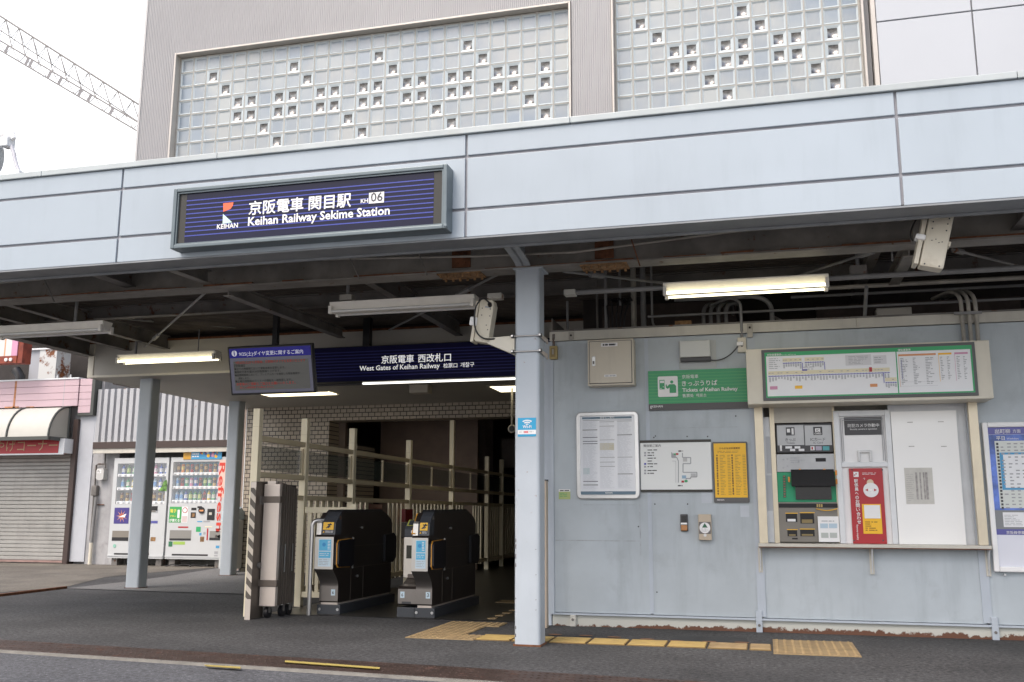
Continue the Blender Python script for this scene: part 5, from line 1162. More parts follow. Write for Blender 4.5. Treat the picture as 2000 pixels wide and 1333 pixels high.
def gate_unit(x0, x1, y0, y1, tall=0., flap=True, num='6', poster=True, name_parent=None, halves=False, hood=True):
    t = name_parent
    mb = MB(); mb.cbox(x0-.02, x1+.03, y0-.005, y1+.06, .0, .095, M_plinth, .006)
    for xx in (x0+.01, x1+.005): mb.tube([(xx, y0-.005, .05), (xx, y0-.012, .05)], .014, M_alu, 8)
    mb.build('plinth', t)
    mb = MB(); mb.box(x0+.01, x1-.01, y0+.02, y1-.02, .095, .12, M_pinkalu); mb.prism(side_profile(y0, y1), 'x', x0, x1, M_gbody); mb.build('cabinet', t)
    # front skin
    mb = MB(); fp = [(y, z) for y, z in side_profile(y0, y1) if True][1:15]
    n = len(fp)
    fp = [(y, z) for y, z in fp if z <= .77]
    vs = [(x0-.001, y-.0025, z) for y, z in fp]+[(x1+.001, y-.0025, z) for y, z in fp]; n = len(fp)
    mb.mesh(vs, [(k, k+1, n+k+1, n+k) for k in range(n-1) if fp[k+1][1] > .45], M_gsil, True); mb.build('front_skin', t)
    mb = MB(); mb.mesh(vs, [(k, k+1, n+k+1, n+k) for k in range(n-1) if fp[k+1][1] <= .45], M_gdk, True); mb.build('lower_skin', t)
    mb = MB(); mb.prism([(y0-.118, .787), (y0-.115, .80), (y0-.105, .90), (y0-.03, .975), (y0+.03, 1.012), (y0+.03, .787)], 'x', x0+.055, x1+.0012, M_gslate); mb.build('head_cover', t)
    mb = MB(); mb.prism([(y0-.12, .787), (y0-.118, .80), (y0-.108, .90), (y0-.09, .92), (y0-.05, .92), (y0-.05, .787)], 'x', x0-.001, x0+.05, M_gsil); mb.build('reader_trim', t)
    mb = MB(); mb.prism([(y0+.04, 1.0), (y0+.10, 1.035), (y1-.33, 1.045), (y1-.17, 1.0), (y1-.17, .95), (y0+.04, .95)], 'x', x0+.02, x1-.01, M_gtop); mb.build('top_cover', t)
    mb = MB(); mb.tube([(x1+.001, y0+.0, .955), (x1+.006, y0+.0, .955)], .02, M_steel, 14); mb.build('key_lock', t)
    # warning label on the head
    mb = MB(); Yh = y0-.1225
    xa, xb = x0+.07, x1-.015
    qs = [(xa, Yh, .835), (xb, Yh, .835), (xb, Yh+.012, .91), (xa, Yh+.012, .91)]; mb.poly(qs, M_yellow)
    cx = (xa+xb)/2; mb.tube([(cx+.018, Yh+.005, .893), (cx+.018, Yh+.003, .893)], .008, M_black, 8)
    for (a, b) in (((-.02, .85), (.0, .872)), ((.0, .872), (.016, .882)), ((.0, .872), (.022, .862)), ((.0, .872), (.004, .85)), ((.016, .882), (-.01, .89)), ((.016, .882), (.035, .888))):
        A, B = Vector((cx+a[0], Yh-.0015+(a[1]-.835)*.16, a[1])), Vector((cx+b[0], Yh-.0015+(b[1]-.835)*.16, b[1])); d_ = (B-A).normalized(); n_ = Vector((-d_.z, 0, d_.x))*.0055; mb.poly([A-n_, B-n_, B+n_, A+n_], M_black)
    mb.poly([(xa, Yh-.002, .807), (xa+.02, Yh-.002, .807), (xa+.01, Yh-.002, .826)], M_yellow); lines(mb, xa+.026, xb, .806, .828, 2, Yh-.0015, M_whitep, .4, .9); mb.build('warning_label', t)
    if poster:
        mb = MB(); Yp = y0-.1445; a, b = x0+.04, x1-.02
        qd(mb, a, b, .475, .745, Yp, M_aqua2); qd(mb, a+.006, b-.006, .63, .738, Yp-.001, M_aqua); qd(mb, a+.006, b-.006, .56, .62, Yp-.001, M_aqua); disc(mb, (a+b)/2-.01, .69, .02, Yp-.002, mat('poster_deep_blue', (.04, .28, .60), .4), 12)
        lines(mb, b-.04, b-.012, .64, .73, 6, Yp-.002, M_whitep, .4, .8); lines(mb, a+.012, b-.012, .575, .61, 2, Yp-.002, M_aqua2, .4, .8); lines(mb, a+.01, b-.01, .485, .55, 4, Yp-.001, M_gray, .3, .8); mb.build('poster', t)
    # flap housing on the passage side
    if flap:
        mb = MB(); fy0, fy1, fz0, fz1 = y0-.12, y0+.26, .465, .735
        pr = [(fy0+.03, fz0), (fy1-.06, fz0-.01), (fy1, fz0+.01), (fy1, fz1+.005), (fy1-.06, fz1+.01), (fy0+.03, fz1), (fy0, fz1-.03), (fy0, fz0+.03)]
        mb.prism(pr, 'x', x1+.001, x1+.024, M_flap); mb.prism(pr, 'x', x1+.0241, x1+.032, M_flapo); mb.build('flap_rim', t)
        mb = MB(); c = [(y+(.007 if y < y0 else -.0), z+(.006 if z < .6 else -.006)) for y, z in pr]; mb.prism(c, 'x', x1+.0325, x1+.05, M_flap); mb.build('flap', t)
        mb = MB()
        for z in (.46, .735): mb.box(x1+.03, x1+.042, fy1-.01, fy1+.01, z-.02, z+.02, M_alu)
        mb.build('flap_hinge', t)
        mb = MB(); mb.prism([(y1-.26, .47), (y1-.02, .45), (y1+.07, .50), (y1+.07, .74), (y1-.02, .78), (y1-.26, .76)], 'x', x1+.001, x1+.03, M_flap); mb.build('flap', t)
    # panel joints, lock and lamp on the side
    mb = MB(); xs_ = x1+.0012
    for q in ((y0+.30, y0+.306, .12, .76), (y0+.62, y0+.626, .12, .44), (y0+.30, y1-.02, .44, .446), (y0+.30, y1-.02, .66, .664)): mb.box(xs_, xs_+.003, q[0], q[1], q[2], q[3], M_bronze)
    mb.build('panel_joint', t)
    mb = MB(); mb.tube([(xs_, y0+.46, .35), (xs_+.014, y0+.46, .35)], .014, M_alu, 10); mb.tube([(xs_, y0+.55, .85), (xs_+.012, y0+.55, .85)], .014, M_alu, 10); mb.build('lock', t)
def number(t, ch, xc, y, z):
    mb = MB(); qd(mb, xc-.022, xc+.022, z-.03, z+.03, y-.004, M_aqua2); write(mb, ch, xc-.010, xc+.010, z-.016, y-.006, M_darkp, .01); mb.build('number_plate', t)
t = thing('ticket_gate', 'left dark ticket gate with one silver front marked 6', 'ticket gate', (-4.28, 9.8, 0), 'automatic ticket gates at the entrance')
gate_unit(-4.385, -4.185, 9.15, 10.58, name_parent=t); number(t, '6', -4.235, 9.15, .215)
t2 = thing('ticket_gate', 'right wide ticket gate with stepped double front marked 6 and 3', 'ticket gate', (-3.34, 9.8, 0), 'automatic ticket gates at the entrance')
gate_unit(-3.33, -3.165, 9.09, 10.55, name_parent=t2)
# left half of the wide gate: reader head set further back, silver plate with screen
mb = MB(); x0, x1 = -3.515, -3.331
mb.cbox(x0-.01, x1-.0, 9.085, 10.6, 0, .095, M_plinth, .006); mb.build('plinth', t2)
yb_ = 9.40
pr = [(9.11, .115), (9.09, .13), (9.09, .27), (9.12, .295), (9.22, .31), (9.33, .36), (yb_-.03, .46), (yb_-.03, .74), (yb_, .76), (yb_+.02, .86), (yb_+.25, .90), (9.9, 1.0), (10.13, 1.015), (10.35, .965), (10.55, .88), (10.55, .115)]
mb = MB(); mb.prism(pr, 'x', x0, x1, M_gbody); mb.build('cabinet', t2)
mb = MB(); fp = pr[1:3]; n = len(fp); vs = [(x0-.001, y-.003, z) for y, z in fp]+[(x1, y-.003, z) for y, z in fp]; mb.mesh(vs, [(k, k+1, n+k+1, n+k) for k in range(n-1)], M_gdk); mb.build('front_skin', t2)
mb = MB(); mb.cbox(x0-.05, x1, yb_-.055, yb_-.034, .36, .76, mat('gate_warm_silver', (.62, .58, .52), .35, .5), .008); mb.build('front_plate', t2)
mb = MB(); mb.box(x0-.02, x0+.10, yb_-.059, yb_-.0555, .55, .68, mat('gate_screen', (.02, .022, .012), .15)); mb.box(x0+.03, x0+.09, yb_-.061, yb_-.0595, .57, .63, mat('gate_screen_green', (.05, .08, .02), .3)); mb.build('display', t2)
mb = MB(); mb.prism([(yb_-.06, .765), (yb_-.065, .84), (yb_-.03, .90), (yb_+.10, .93), (yb_+.10, .765)], 'x', x0-.04, x1-.001, M_gslate); mb.build('reader_body', t2)
mb = MB(); mb.mesh([(x0-.02, yb_-.068, .875), (x1-.01, yb_-.068, .875), (x1-.01, yb_-.0, .935), (x0-.02, yb_-.0, .935)], [(0, 1, 2, 3)], mat('reader_lime', (.45, .46, .10), .4)); mb.mesh([(x0+.0, yb_-.066, .884), (x1-.03, yb_-.066, .884), (x1-.03, yb_-.012, .932), (x0+.0, yb_-.012, .932)], [(0, 1, 2, 3)], M_gslate)
qd(mb, x0+.03, x0+.055, .805, .83, yb_-.0685, M_whitep); qd(mb, x0+.07, x0+.10, .805, .835, yb_-.0685, M_whitep); mb.build('card_reader', t2)
mb = MB(); mb.mesh([(-3.335, 9.0, .80), (-3.30, 9.0, .80), (-3.29, 9.08, .97), (-3.325, 9.08, .97)], [(0, 1, 2, 3)], M_flapo)
vs = []; 
for k in range(6): tt_ = k/5; vs += [(-3.345, 8.965+.14*tt_, .80+.20*tt_), (-3.305, 8.965+.14*tt_, .80+.20*tt_)]
mb.mesh(vs, [(2*k, 2*k+1, 2*k+3, 2*k+2) for k in range(5)], M_flapo); mb.build('orange_strip', t2)
number(t2, '6', -3.47, 9.09, .215); number(t2, '3', -3.205, 9.09, .215)
mb = MB(); qd(mb, -3.475, -3.38, .13, .15, 9.086, M_darkp); mb.build('maker_plate', t2)

# ------------------------------------------------------------------ monitor and west gate sign
mt = thing('information_monitor', 'black hanging monitor showing a grey notice with blue heading', 'monitor', (-5.18, 9.4, 2.55))
A = [at(444.5, 677.5, y=9.32), at(609, 672, y=9.32), at(616.5, 768, y=9.46), at(451.5, 772.5, y=9.46)]
w0 = (A[1].x-A[0].x+A[2].x-A[3].x)/2; cx_ = sum(p.x for p in A)/4; zt_ = (A[0].z+A[1].z)/2; zb_ = (A[2].z+A[3].z)/2
hh = math.hypot(zt_-zb_, .14); tilt = math.atan2(.14, zt_-zb_)
MM = Matrix.Translation((cx_, 9.39, (zt_+zb_)/2)) @ Matrix.Rotation(-tilt if False else tilt, 4, 'X')
def mbx(mb, x0, x1, y0, y1, z0, z1, m): mb.box(x0, x1, y0, y1, z0, z1, m, MM)
W2, H2 = w0/2, hh/2
mb = MB(); mbx(mb, -W2, W2, 0, .06, -H2, H2, M_black); mb.build('casing', mt, bevel=.006)
sw, sh = W2-.02, H2-.022
M_scr = mat('screen_grey', (.10, .10, .095), .2, emit=.03, ecol=(.75, .74, .70)); M_scrb = mat('screen_blue', (.02, .02, .25), .2, emit=.05, ecol=(.06, .05, .75)); M_scrm = mat('screen_margin', (.10, .10, .14), .2, emit=.05, ecol=(.6, .6, .8))
mb = MB(); mbx(mb, -sw, sw, -.002, -.0005, -sh, sh-.105, M_scrm); mbx(mb, -sw, sw, -.002, -.0005, sh-.104, sh, M_scrb); mbx(mb, -sw+.04, sw-.035, -.004, -.0025, -sh+.03, sh-.14, M_scr); mb.build('screen', mt)
mb = MB(); M_sdk = mat('screen_text_dark', (.02, .02, .02), .4); M_srd = mat('screen_text_red', (.35, .03, .02), .4, emit=.05, ecol=(.9, .06, .03)); M_swh = mat('screen_text_white', (.4, .4, .5), .4, emit=.25, ecol=(.7, .7, .8))
tmp = MB()
write(tmp, '9/25(土)ダイヤ変更に関するご案内', -sw+.12, sw-.09, sh-.080, -.004, M_swh, .01)
disc(tmp, -sw+.062, sh-.052, .033, -.004, M_swh, 18); write(tmp, 'i', -sw+.055, -sw+.069, sh-.074, -.006, M_scrb, .03)
rows = [('9月25日(土)から京阪線、交野線のダイヤを変更いたします', M_srd, .07, .86), ('【京阪線】', M_sdk, .05, .13), ('■全ての時間帯において運転本数を変更します。', M_sdk, .05, .63), ('■最終列車を最大30分程度繰り上げます。', M_sdk, .05, .57), ('■昼間時間帯において、プレミアムカーを連結した特急電車が', M_sdk, .05, .80), ('運転します。', M_sdk, .09, .14), ('■土曜日夜間帯のライナーの運転を一部変更します。', M_sdk, .05, .70), ('お客様のご理解とご協力をお願いいたします。', M_srd, .06, .73), ('詳しくは駅係員までお尋ねください。', M_srd, .10, .42)]
z = sh-.168
for s, m, a, b in rows: write(tmp, s, -sw+a*2*sw, -sw+(a+b)*2*sw, z, -.006, m, .01); z -= .0345
mb.mesh([MM @ Vector(v) for v in tmp.v], tmp.f, M_sdk); mb.mats = []; mb.mats = tmp.mats; mb.m = tmp.m; mb.build('screen_text', mt)
mb = MB(); pp = at(540, 668, y=9.45); mb.box(pp.x-.028, pp.x+.028, 9.40, 9.46, zt_-.02, 3.3, M_black); mb.box(pp.x-.06, pp.x+.06, 9.39, 9.47, zt_-.02, zt_+.02, M_black); mb.build('hanging_pole', mt)
WYs = 10.88; wx0, wx1 = -5.46, -1.97; wz0, wz1 = 2.60, 3.05
ws = thing('gate_sign', 'long dark blue west gate sign box behind the front column', 'sign', (-3.7, WYs, wz0))
mb = MB(); mb.cbox(wx0, wx1, WYs+.004, WYs+.25, wz0, wz1, M_black, .006); mb.build('housing', ws)
M_navy2 = mat('sign_navy_inner', (.020, .020, .075), .12, spec=.3)
mb = MB(); mb.box(wx0+.012, wx1-.012, WYs-.002, WYs+.0035, wz0+.012, wz1-.012, M_navy2); mb.build('blue_panel', ws)
mb = MB()
for k in range(9): z = wz1-.075-k*.038; qd(mb, wx0+.012, wx1-.012, z-.006, z+.006, WYs-.0035, mat('sign_stripe_dim', (.045, .05, .24), .25))
mb.build('blue_stripe', ws)
mb = MB(); Y = WYs-.005; M_let2 = mat('glowing_letters', (.8, .8, .8), .4, emit=.30, ecol=(1, 1, 1)); wpx(mb, '京阪電車', (745, 709.5), (808, 707.2), Y, M_let2, .014); wpx(mb, '西改札口', (816.5, 707), (880.5, 704.5), Y, M_let2, .014)  # weak glow added so the letters read white; backlighting is only assumed
wpx(mb, 'West Gates of Keihan Railway', (702, 724), (859, 719.5), Y, M_let2, .015); wpx(mb, '检票口', (866, 718.5), (893, 717.5), Y, M_let2, .008); wpx(mb, '개찰구', (899.5, 717), (926, 716), Y, M_let2, .008); mb.build('lettering', ws)
mb = MB(); xx = at(718, 640, y=WYs+.1).x; mb.box(xx-.045, xx+.045, WYs+.06, WYs+.15, wz1, DZ, M_black); mb.build('hanging_pole', ws)
# ------------------------------------------------------------------ fluorescent lamps
def lamp(x0, x1, y, z, lit, label, w=.15):
    """z: level of the tube underside"""
    t = thing('fluorescent_lamp', label, 'lamp', ((x0+x1)/2, y, z), 'twin tube lamps under the canopy')
    mb = MB(); pr = [(y-w/2, z+.115), (y-w/2, z+.105), (y-.036, z+.022), (y+.036, z+.022), (y+w/2, z+.105), (y+w/2, z+.115)]
    mb.prism(pr, 'x', x0, x1, M_fix); mb.build('reflector', t)
    for s in (-1, 1):
        mb = MB(); mb.tube([(x0+.03, y+s*.080, z+.024), (x1-.03, y+s*.080, z+.024)], .0135, M_tube if lit else M_tubeoff, 12); mb.build('tube', t)
        for xe in (x0, x1):
            mb = MB(); mb.cbox(xe-(.0 if xe == x0 else .03), xe+(.03 if xe == x0 else .0), y+s*.080-.02, y+s*.080+.02, z+.002, z+.075, M_fix, .004); mb.build('socket', t)
    return t
zl = at(1457, 574, y=8.0).z
lamp(at(1297, 572, y=8).x, at(1618, 556, y=8).x, 8.0, at(1457, 574, y=8.0).z, True, 'lit twin tube lamp above the ticket wall')
lamp(at(650, 605, y=8).x, at(931, 590, y=8).x, 8.0, at(790, 610, y=8.0).z, False, 'unlit cream twin tube lamp left of the front column')
lamp(at(210, 636, y=8).x-1.33, at(210, 636, y=8).x, 8.0, at(110, 656, y=8.0).z, False, 'unlit twin tube lamp at the left edge of the canopy')
lamp(at(235, 703, y=10.6).x, at(426, 697, y=10.6).x, 10.6, at(330, 708, y=10.6).z, True, 'lit twin tube lamp in front of the beige ceiling box')
# supports for lamps
def junction(px, py, Y, w_, h_, label, m=M_pipe2, drop=None, name='junction_box'):
    p = at(px, py, y=Y); t = thing(name, label, 'junction box', (p.x, Y, p.z-h_/2), 'junction boxes under the canopy')
    mb = MB(); mb.cbox(p.x-w_/2, p.x+w_/2, Y-.05, Y+.05, p.z-h_/2, p.z+h_/2, m, .006); mb.build('body', t)
    if drop: mb = MB(); mb.tube([(p.x, Y, p.z+h_/2), (p.x, Y, drop)], .016, M_pipe, 8); mb.build('drop_pipe', t)
    return p
junction(679, 583, 8.0, .12, .055, 'junction box on the left end of the unlit cream lamp', drop=DZ)
junction(968, 580, 8.05, .13, .05, 'rusty junction box left of the front column', M_creamrust)
junction(1114, 573, 8.0, .10, .05, 'rusty pale junction box right of the front column', M_creamrust)
junction(1676, 530, 8.05, .13, .08, 'dark grey junction box right of the lit ticket wall lamp', M_steel, drop=DZ)
mb = MB(); z0 = zl+.09; mb.tube([(at(1125, 570, y=8).x, 8.0, z0), (at(1300, 570, y=8).x, 8.0, z0)], .022, M_pipe, 10); tag(mb.build('lamp_pipe'), 'grey conduit pipe between junction box and lit lamp', 'pipe', 'conduits under the canopy')
mb = MB(); mb.tube([(at(1616, 560, y=8.0).x, 8.0, z0), (4.6, 8.0, z0)], .022, M_pipe, 10); tag(mb.build('lamp_pipe'), 'grey conduit pipe running right from the lit lamp', 'pipe', 'conduits under the canopy')
mb = MB(); a, b = at(-30, 600, y=9.0), at(300, 628, y=10.5); mb.tube([a, b], .014, M_pipe, 8); tag(mb.build('lamp_pipe'), 'thin conduit crossing above the left unlit lamp', 'pipe', 'conduits under the canopy')
for (px, Y, z1_) in ((148, 8.0, DZ), (270, 10.6, 3.25), (391, 10.6, 3.3)):
    p = at(px, 620, y=Y); 
    mb = MB(); zz = (at(110, 656, y=8.0).z+.11) if Y == 8.0 else at(330, 708, y=10.6).z+.11
    mb.tube([(p.x, Y, zz), (p.x, Y, z1_)], .016 if px != 391 else .007, M_pipe, 8)
    tag(mb.build('hanger_pipe'), {148: 'hanger pipe of the left unlit lamp', 270: 'thick hanger pipe left on the lit lamp by the ceiling box', 391: 'thin hanger rod right on the lit lamp by the ceiling box'}[px], 'pipe')
# strip lamp under the gate sign, recessed lamps
M_led = mat('lit_strip', (1, 1, .95), .4, emit=1.2, ecol=(1, .97, .88))
mb = MB(); a, b = at(709, 748, y=11.0).x, -2.0; z = at(850, 744, y=11.0).z; mb.tube([(a, 11.0, z), (b, 11.0, z)], .02, M_led, 10); o = tag(mb.build('strip_lamp'), 'thin lit strip lamp along the lower edge of the west gate sign', 'lamp')
mb = MB(); mb.box(a-.7, b, 11.02, 11.08, z-.015, z+.03, M_darkp); mb.box(a-.6, a-.55, 11.03, 11.07, z+.03, EZ, M_darkp); mb.build('lamp_rail', o)
M_pan = mat('lit_panel', (1, .95, .8), .4, emit=2.0, ecol=(1, .88, .58))
for (pa, pb, yd, lb) in (((520, 772), (634, 767), .22, 'recessed lit ceiling lamp behind the hanging monitor'), ((962, 757), (1010, 755), .5, 'recessed lit ceiling lamp left of the front column')):
    q = at(*pb, z=EZ); p = at(*pa, z=EZ); mb = MB(); mb.box(min(p.x, q.x), max(p.x, q.x)+.1, q.y-.15, q.y+yd, EZ-.012, EZ-.0005, M_pan); so = tag(mb.build('ceiling_lamp'), lb, 'lamp', 'recessed lamps in the entrance ceiling')
    mb = MB(); x0_, x1_ = min(p.x, q.x), max(p.x, q.x)+.1
    for bx in ((x0_-.03, x1_+.03, q.y-.18, q.y-.151), (x0_-.03, x1_+.03, q.y+yd+.001, q.y+yd+.03)): mb.box(bx[0], bx[1], bx[2], bx[3], EZ-.014, EZ-.0005, M_cream)
    mb.build('frame', so)
p = at(822, 757, z=EZ-.03); mb = MB(); mb.cbox(p.x-.14, p.x+.14, p.y-.1, p.y+.1, EZ-.12, EZ-.0005, M_beige, .006); tag(mb.build('ceiling_box'), 'cream box on the entrance ceiling under the gate sign', 'box')
# dome camera at the lintel
p = at(1000, 838, y=13.5); t = thing('dome_camera', 'small pale ring camera hanging in the hall left of the front column', 'camera', (p.x, 13.5, p.z))
mb = MB(); ring = [(p.x+.05*math.cos(k*math.pi/8), 13.5, p.z+.05*math.sin(k*math.pi/8)) for k in range(17)]; mb.tube(ring, .012, M_beige, 8, False); mb.tube([(p.x, 13.5, p.z+.05), (p.x, 13.5, EZ)], .016, M_pipe2, 8); mb.build('mount', t)
mb = MB(); mb.tube([(p.x, 13.48, p.z), (p.x, 13.56, p.z)], .042, M_black, 14); mb.build('lens', t)

# ------------------------------------------------------------------ camera housings
M_hous = mat('housing_cream', (.64, .59, .48), .45, var=.05, dirt=((.4, .33, .24), 6, .5))
def housing(name, label, top, bot, Y0, Y1, wd, dp, extra):
    """elongated housing running from the top pixel to the bottom pixel"""
    A, B = at(*top, y=Y0), at(*bot, y=Y1); d = (A-B); L_ = d.length
    zax = d.normalized(); yax = Vector((0, 1, 0)); yax = (yax-zax*yax.dot(zax)).normalized(); xax = yax.cross(zax)
    M_ = Matrix(((xax.x, yax.x, zax.x, B.x), (xax.y, yax.y, zax.y, B.y), (xax.z, yax.z, zax.z, B.z), (0, 0, 0, 1)))
    t = thing(name, label, 'camera', tuple(B), 'camera housings under the canopy')
    extra(t, M_, L_, wd, dp); return t
def hA(t, M_, L_, w, d):
    mb = MB(); mb.cbox(-w/2, w/2, -d/2, d/2, 0, L_, M_hous, .018, M_); mb.build('housing', t)
    mb = MB(); mb.cbox(-w/2-.036, -w/2-.006, -d/2+.01, d/2+.02, .01, L_+.015, M_hous, .006, M_); mb.build('hood', t)
    mb = MB(); mb.cbox(-w/2-.06, -w/2+.005, -d/2-.012, d/2-.06, L_*.45, L_*.55, M_white, .012, M_); mb.cbox(w/2, w/2+.015, -d/2+.02, d/2-.03, L_*.43, L_*.52, M_hous, .004, M_); mb.build('clasp', t)
    mb = MB()
    for (u, v) in ((-.3, .04), (.3, .04), (-.32, .9), (.32, .9), (-.3, .8), (.3, .8), (-.28, .68), (.3, .68), (-.2, .47), (.22, .47), (-.05, .5), (.1, .45), (-.05, .93), (.1, .93)):
        c = M_ @ Vector((u*w, -d/2-.001, v*L_)); e = M_ @ Vector((u*w, -d/2-.004, v*L_)); mb.tube([c, e], .0055 if abs(u) > .22 else .004, M_darkp, 6)
    mb.build('screw', t)
    mb = MB(); c = M_ @ Vector((-w/2-.03, d/2, L_*.75)); mb.cbox(c.x-.05, c.x+.03, c.y, c.y+.12, c.z-.08, 3.0, M_steel, .004); mb.build('bracket', t)
    mb = MB(); c = M_ @ Vector((-w/2-.06, d/2, L_*.95)); e = M_ @ Vector((-w/2-.06, d/2, L_*.5)); mb.tube(arc(c, (c+e)/2+Vector((-.06, 0, -.03)), e, 8), .006, M_black, 6); mb.build('cable', t)
housing('camera_housing', 'cream camera housing hanging under the canopy edge at the right', (1838, 420), (1816, 527), 6.85, 6.85, .155, .13, hA)
def hB(t, M_, L_, w, d):
    pr = [(-w*.38, 0), (w*.42, 0), (w*.5, .02), (w*.5, L_*.88), (w*.36, L_), (-w*.36, L_), (-w*.5, L_*.94), (-w*.5, .02)]
    mb = MB(); n = len(pr); vs = [M_ @ Vector((a, -d/2, b)) for a, b in pr]+[M_ @ Vector((a, d/2, b)) for a, b in pr]
    mb.mesh(vs, [tuple(range(n)), tuple(range(n, 2*n))]+[(k, (k+1) % n, n+(k+1) % n, n+k) for k in range(n)], M_hous); mb.build('housing', t, bevel=.008)
    mb = MB(); mb.cbox(-w/2-.034, -w/2-.006, -d/2+.005, d/2+.02, -.005, L_*.95, M_hous, .006, M_); mb.build('hood', t)
    mb = MB(); mb.cbox(-w/2-.06, -w/2+.005, -d/2-.012, d/2-.05, L_*.36, L_*.56, M_white, .012, M_); mb.build('clasp', t)
    mb = MB(); a = [M_ @ Vector(v) for v in ((.03, -d/2-.005, L_*.90), (-.02, -d/2-.05, L_*.98), (-.07, -d/2-.05, L_*.8), (-.075, -d/2-.03, L_*.5), (-.04, -d/2-.04, L_*.22), (.03, -d/2-.03, L_*.08), (.12, -d/2+.02, L_*.12), (.17, -d/2+.03, L_*.13))]
    sm_ = []
    for i in range(len(a)-1):
        p0, p1, p2, p3 = a[max(i-1, 0)], a[i], a[i+1], a[min(i+2, len(a)-1)]
        for k in range(6):
            u = k/6; sm_.append(.5*((2*p1)+(-p0+p2)*u+(2*p0-5*p1+4*p2-p3)*u*u+(-p0+3*p1-3*p2+p3)*u**3))
    mb.tube(sm_+[a[-1]], .007, M_black, 8); mb.tube([M_ @ Vector((.03, -d/2, L_*.86)), M_ @ Vector((.03, -d/2-.02, L_*.89))], .018, M_black, 8); mb.build('cable', t)
    mb = MB(); 
    for (u, v) in ((-.25, .78), (.3, .78), (.34, .62), (-.22, .62), (.2, .4), (.34, .3)): 
        c = M_ @ Vector((u*w, -d/2-.001, v*L_)); e = M_ @ Vector((u*w, -d/2-.004, v*L_)); mb.tube([c, e], .005, M_darkp, 6)
    q = [M_ @ Vector((a, -d/2-.002, b)) for a, b in ((-.01, L_*.80), (.04, L_*.80), (.04, L_*.84), (-.01, L_*.84))]; mb.poly(q, M_gray); mb.build('screw', t)
housing('camera_housing', 'beige camera housing on a bracket at the left of the front column', (956, 588), (943, 671), 7.46, 7.46, .125, .12, hB)
bz = [at(1000, 658, y=7.40).z, at(1000, 688, y=7.40).z]
br = thing('camera_bracket', 'cream triangular bracket strapped to the front column', 'bracket', (-1.9, 7.45, bz[1]))
pA = at(940, 662, y=7.44); mb = MB()
mb.mesh([(-1.925, 7.41, bz[0]+.01), (-1.925, 7.41, bz[1]-.015), (-2.16, 7.41, bz[0]-.035), (-2.16, 7.41, bz[0]-.0), (-1.925, 7.49, bz[0]+.01), (-1.925, 7.49, bz[1]-.015), (-2.16, 7.49, bz[0]-.035), (-2.16, 7.49, bz[0])],
        [(0, 1, 2, 3), (4, 5, 6, 7), (0, 3, 7, 4), (1, 2, 6, 5), (2, 3, 7, 6), (0, 1, 5, 4)], M_beige2); mb.box(-1.925, -1.908, 7.40, 7.56, bz[1]-.02, bz[0]+.015, M_beige2); mb.build('arm', br, bevel=.003)
for z in bz:
    mb = MB(); mb.tube([(-1.92, 7.388, z), (-1.68, 7.388, z)], .006, M_steelsat, 8)
    for xx in (-1.918, -1.688): mb.box(xx-.012, xx+.012, 7.376, 7.398, z-.014, z+.014, M_black); mb.tube([(xx, 7.376, z), (xx, 7.36, z)], .008, M_steelsat, 8)
    mb.prism([(7.40, z-.012), (7.40, z+.012), (7.66, z+.012), (7.66, z-.03)], 'x', -1.692, -1.684, M_pinkalu); mb.build('strap', br)

# ------------------------------------------------------------------ conduits above the ticket wall
def pipe(pts, r, label, m=M_pipe, n=10):
    mb = MB(); mb.tube(pts, r, m, n); return tag(mb.build('conduit_pipe'), label, 'pipe', 'conduits above the ticket wall')
def vert(px, Y, z0_, z1_, r, label, m=M_pipe, py=580):
    x = at(px, py, y=Y).x; return pipe([(x, Y, z0_), (x, Y, z1_)], r, label, m)
ZT2 = 2.724
vert(1183, 8.95, ZT2-.12, DZ, .015, 'thin vertical conduit rising from the electric cabinet', M_pipe)
vert(1237.5, 9.3, ZT2, DZ, .028, 'thick vertical conduit with a rusty clamp, left of a pair', M_pipe2)
vert(1256, 9.3, ZT2, DZ, .028, 'thick vertical conduit, right of a pair', M_pipe)
vert(1211, 9.2, ZT2+.3, DZ, .012, 'short thin conduit stub over the electric cabinet', M_pipe)
vert(1166, 9.3, ZT2, DZ, .012, 'thin dark conduit left over the electric cabinet', M_steel)
x = at(1273, 580, y=9.1).x; pipe([(x, 9.1, DZ), (x, 9.1, ZT2+.12)]+arc((x, 9.1, ZT2+.12), (x, 9.1, ZT2+.02), (x+.13, 9.1, ZT2+.02), 6)[1:]+[(x+.3, 9.1, ZT2+.02)], .011, 'thin conduit bending onto the wall top near the lamp')
for k, (px, lb) in enumerate(((1374, 'first of four hooked conduits under the lit lamp'), (1388, 'second of four hooked conduits under the lit lamp'), (1403, 'third of four hooked conduits under the lit lamp'), (1418, 'last of four hooked conduits under the lit lamp'))):
    x = at(px, 620, y=9.2).x; pipe([(x, 9.2, ZT2), (x, 9.2, ZT2+.16)]+arc((x, 9.2, ZT2+.16), (x, 9.2, ZT2+.30), (x+.12, 9.5, ZT2+.32), 6)[1:]+[(x+.12, 10.3, ZT2+.33)], .019, lb, M_pipe)
x = at(1508, 620, y=9.1).x; pipe([(x, 9.1, ZT2), (x, 9.1, ZT2+.14)]+arc((x, 9.1, ZT2+.14), (x, 9.1, ZT2+.28), (x-.18, 9.1, ZT2+.30), 6)[1:]+[(x-.9, 9.1, ZT2+.31)], .022, 'thick conduit bending left below the lit lamp', M_pipe)
x = at(1530, 620, y=9.4).x; pipe([(x, 9.4, ZT2), (x, 9.4, ZT2+.10), (x-.1, 9.4, ZT2+.16)], .014, 'short dark conduit stub right of the thick bend', M_steel)
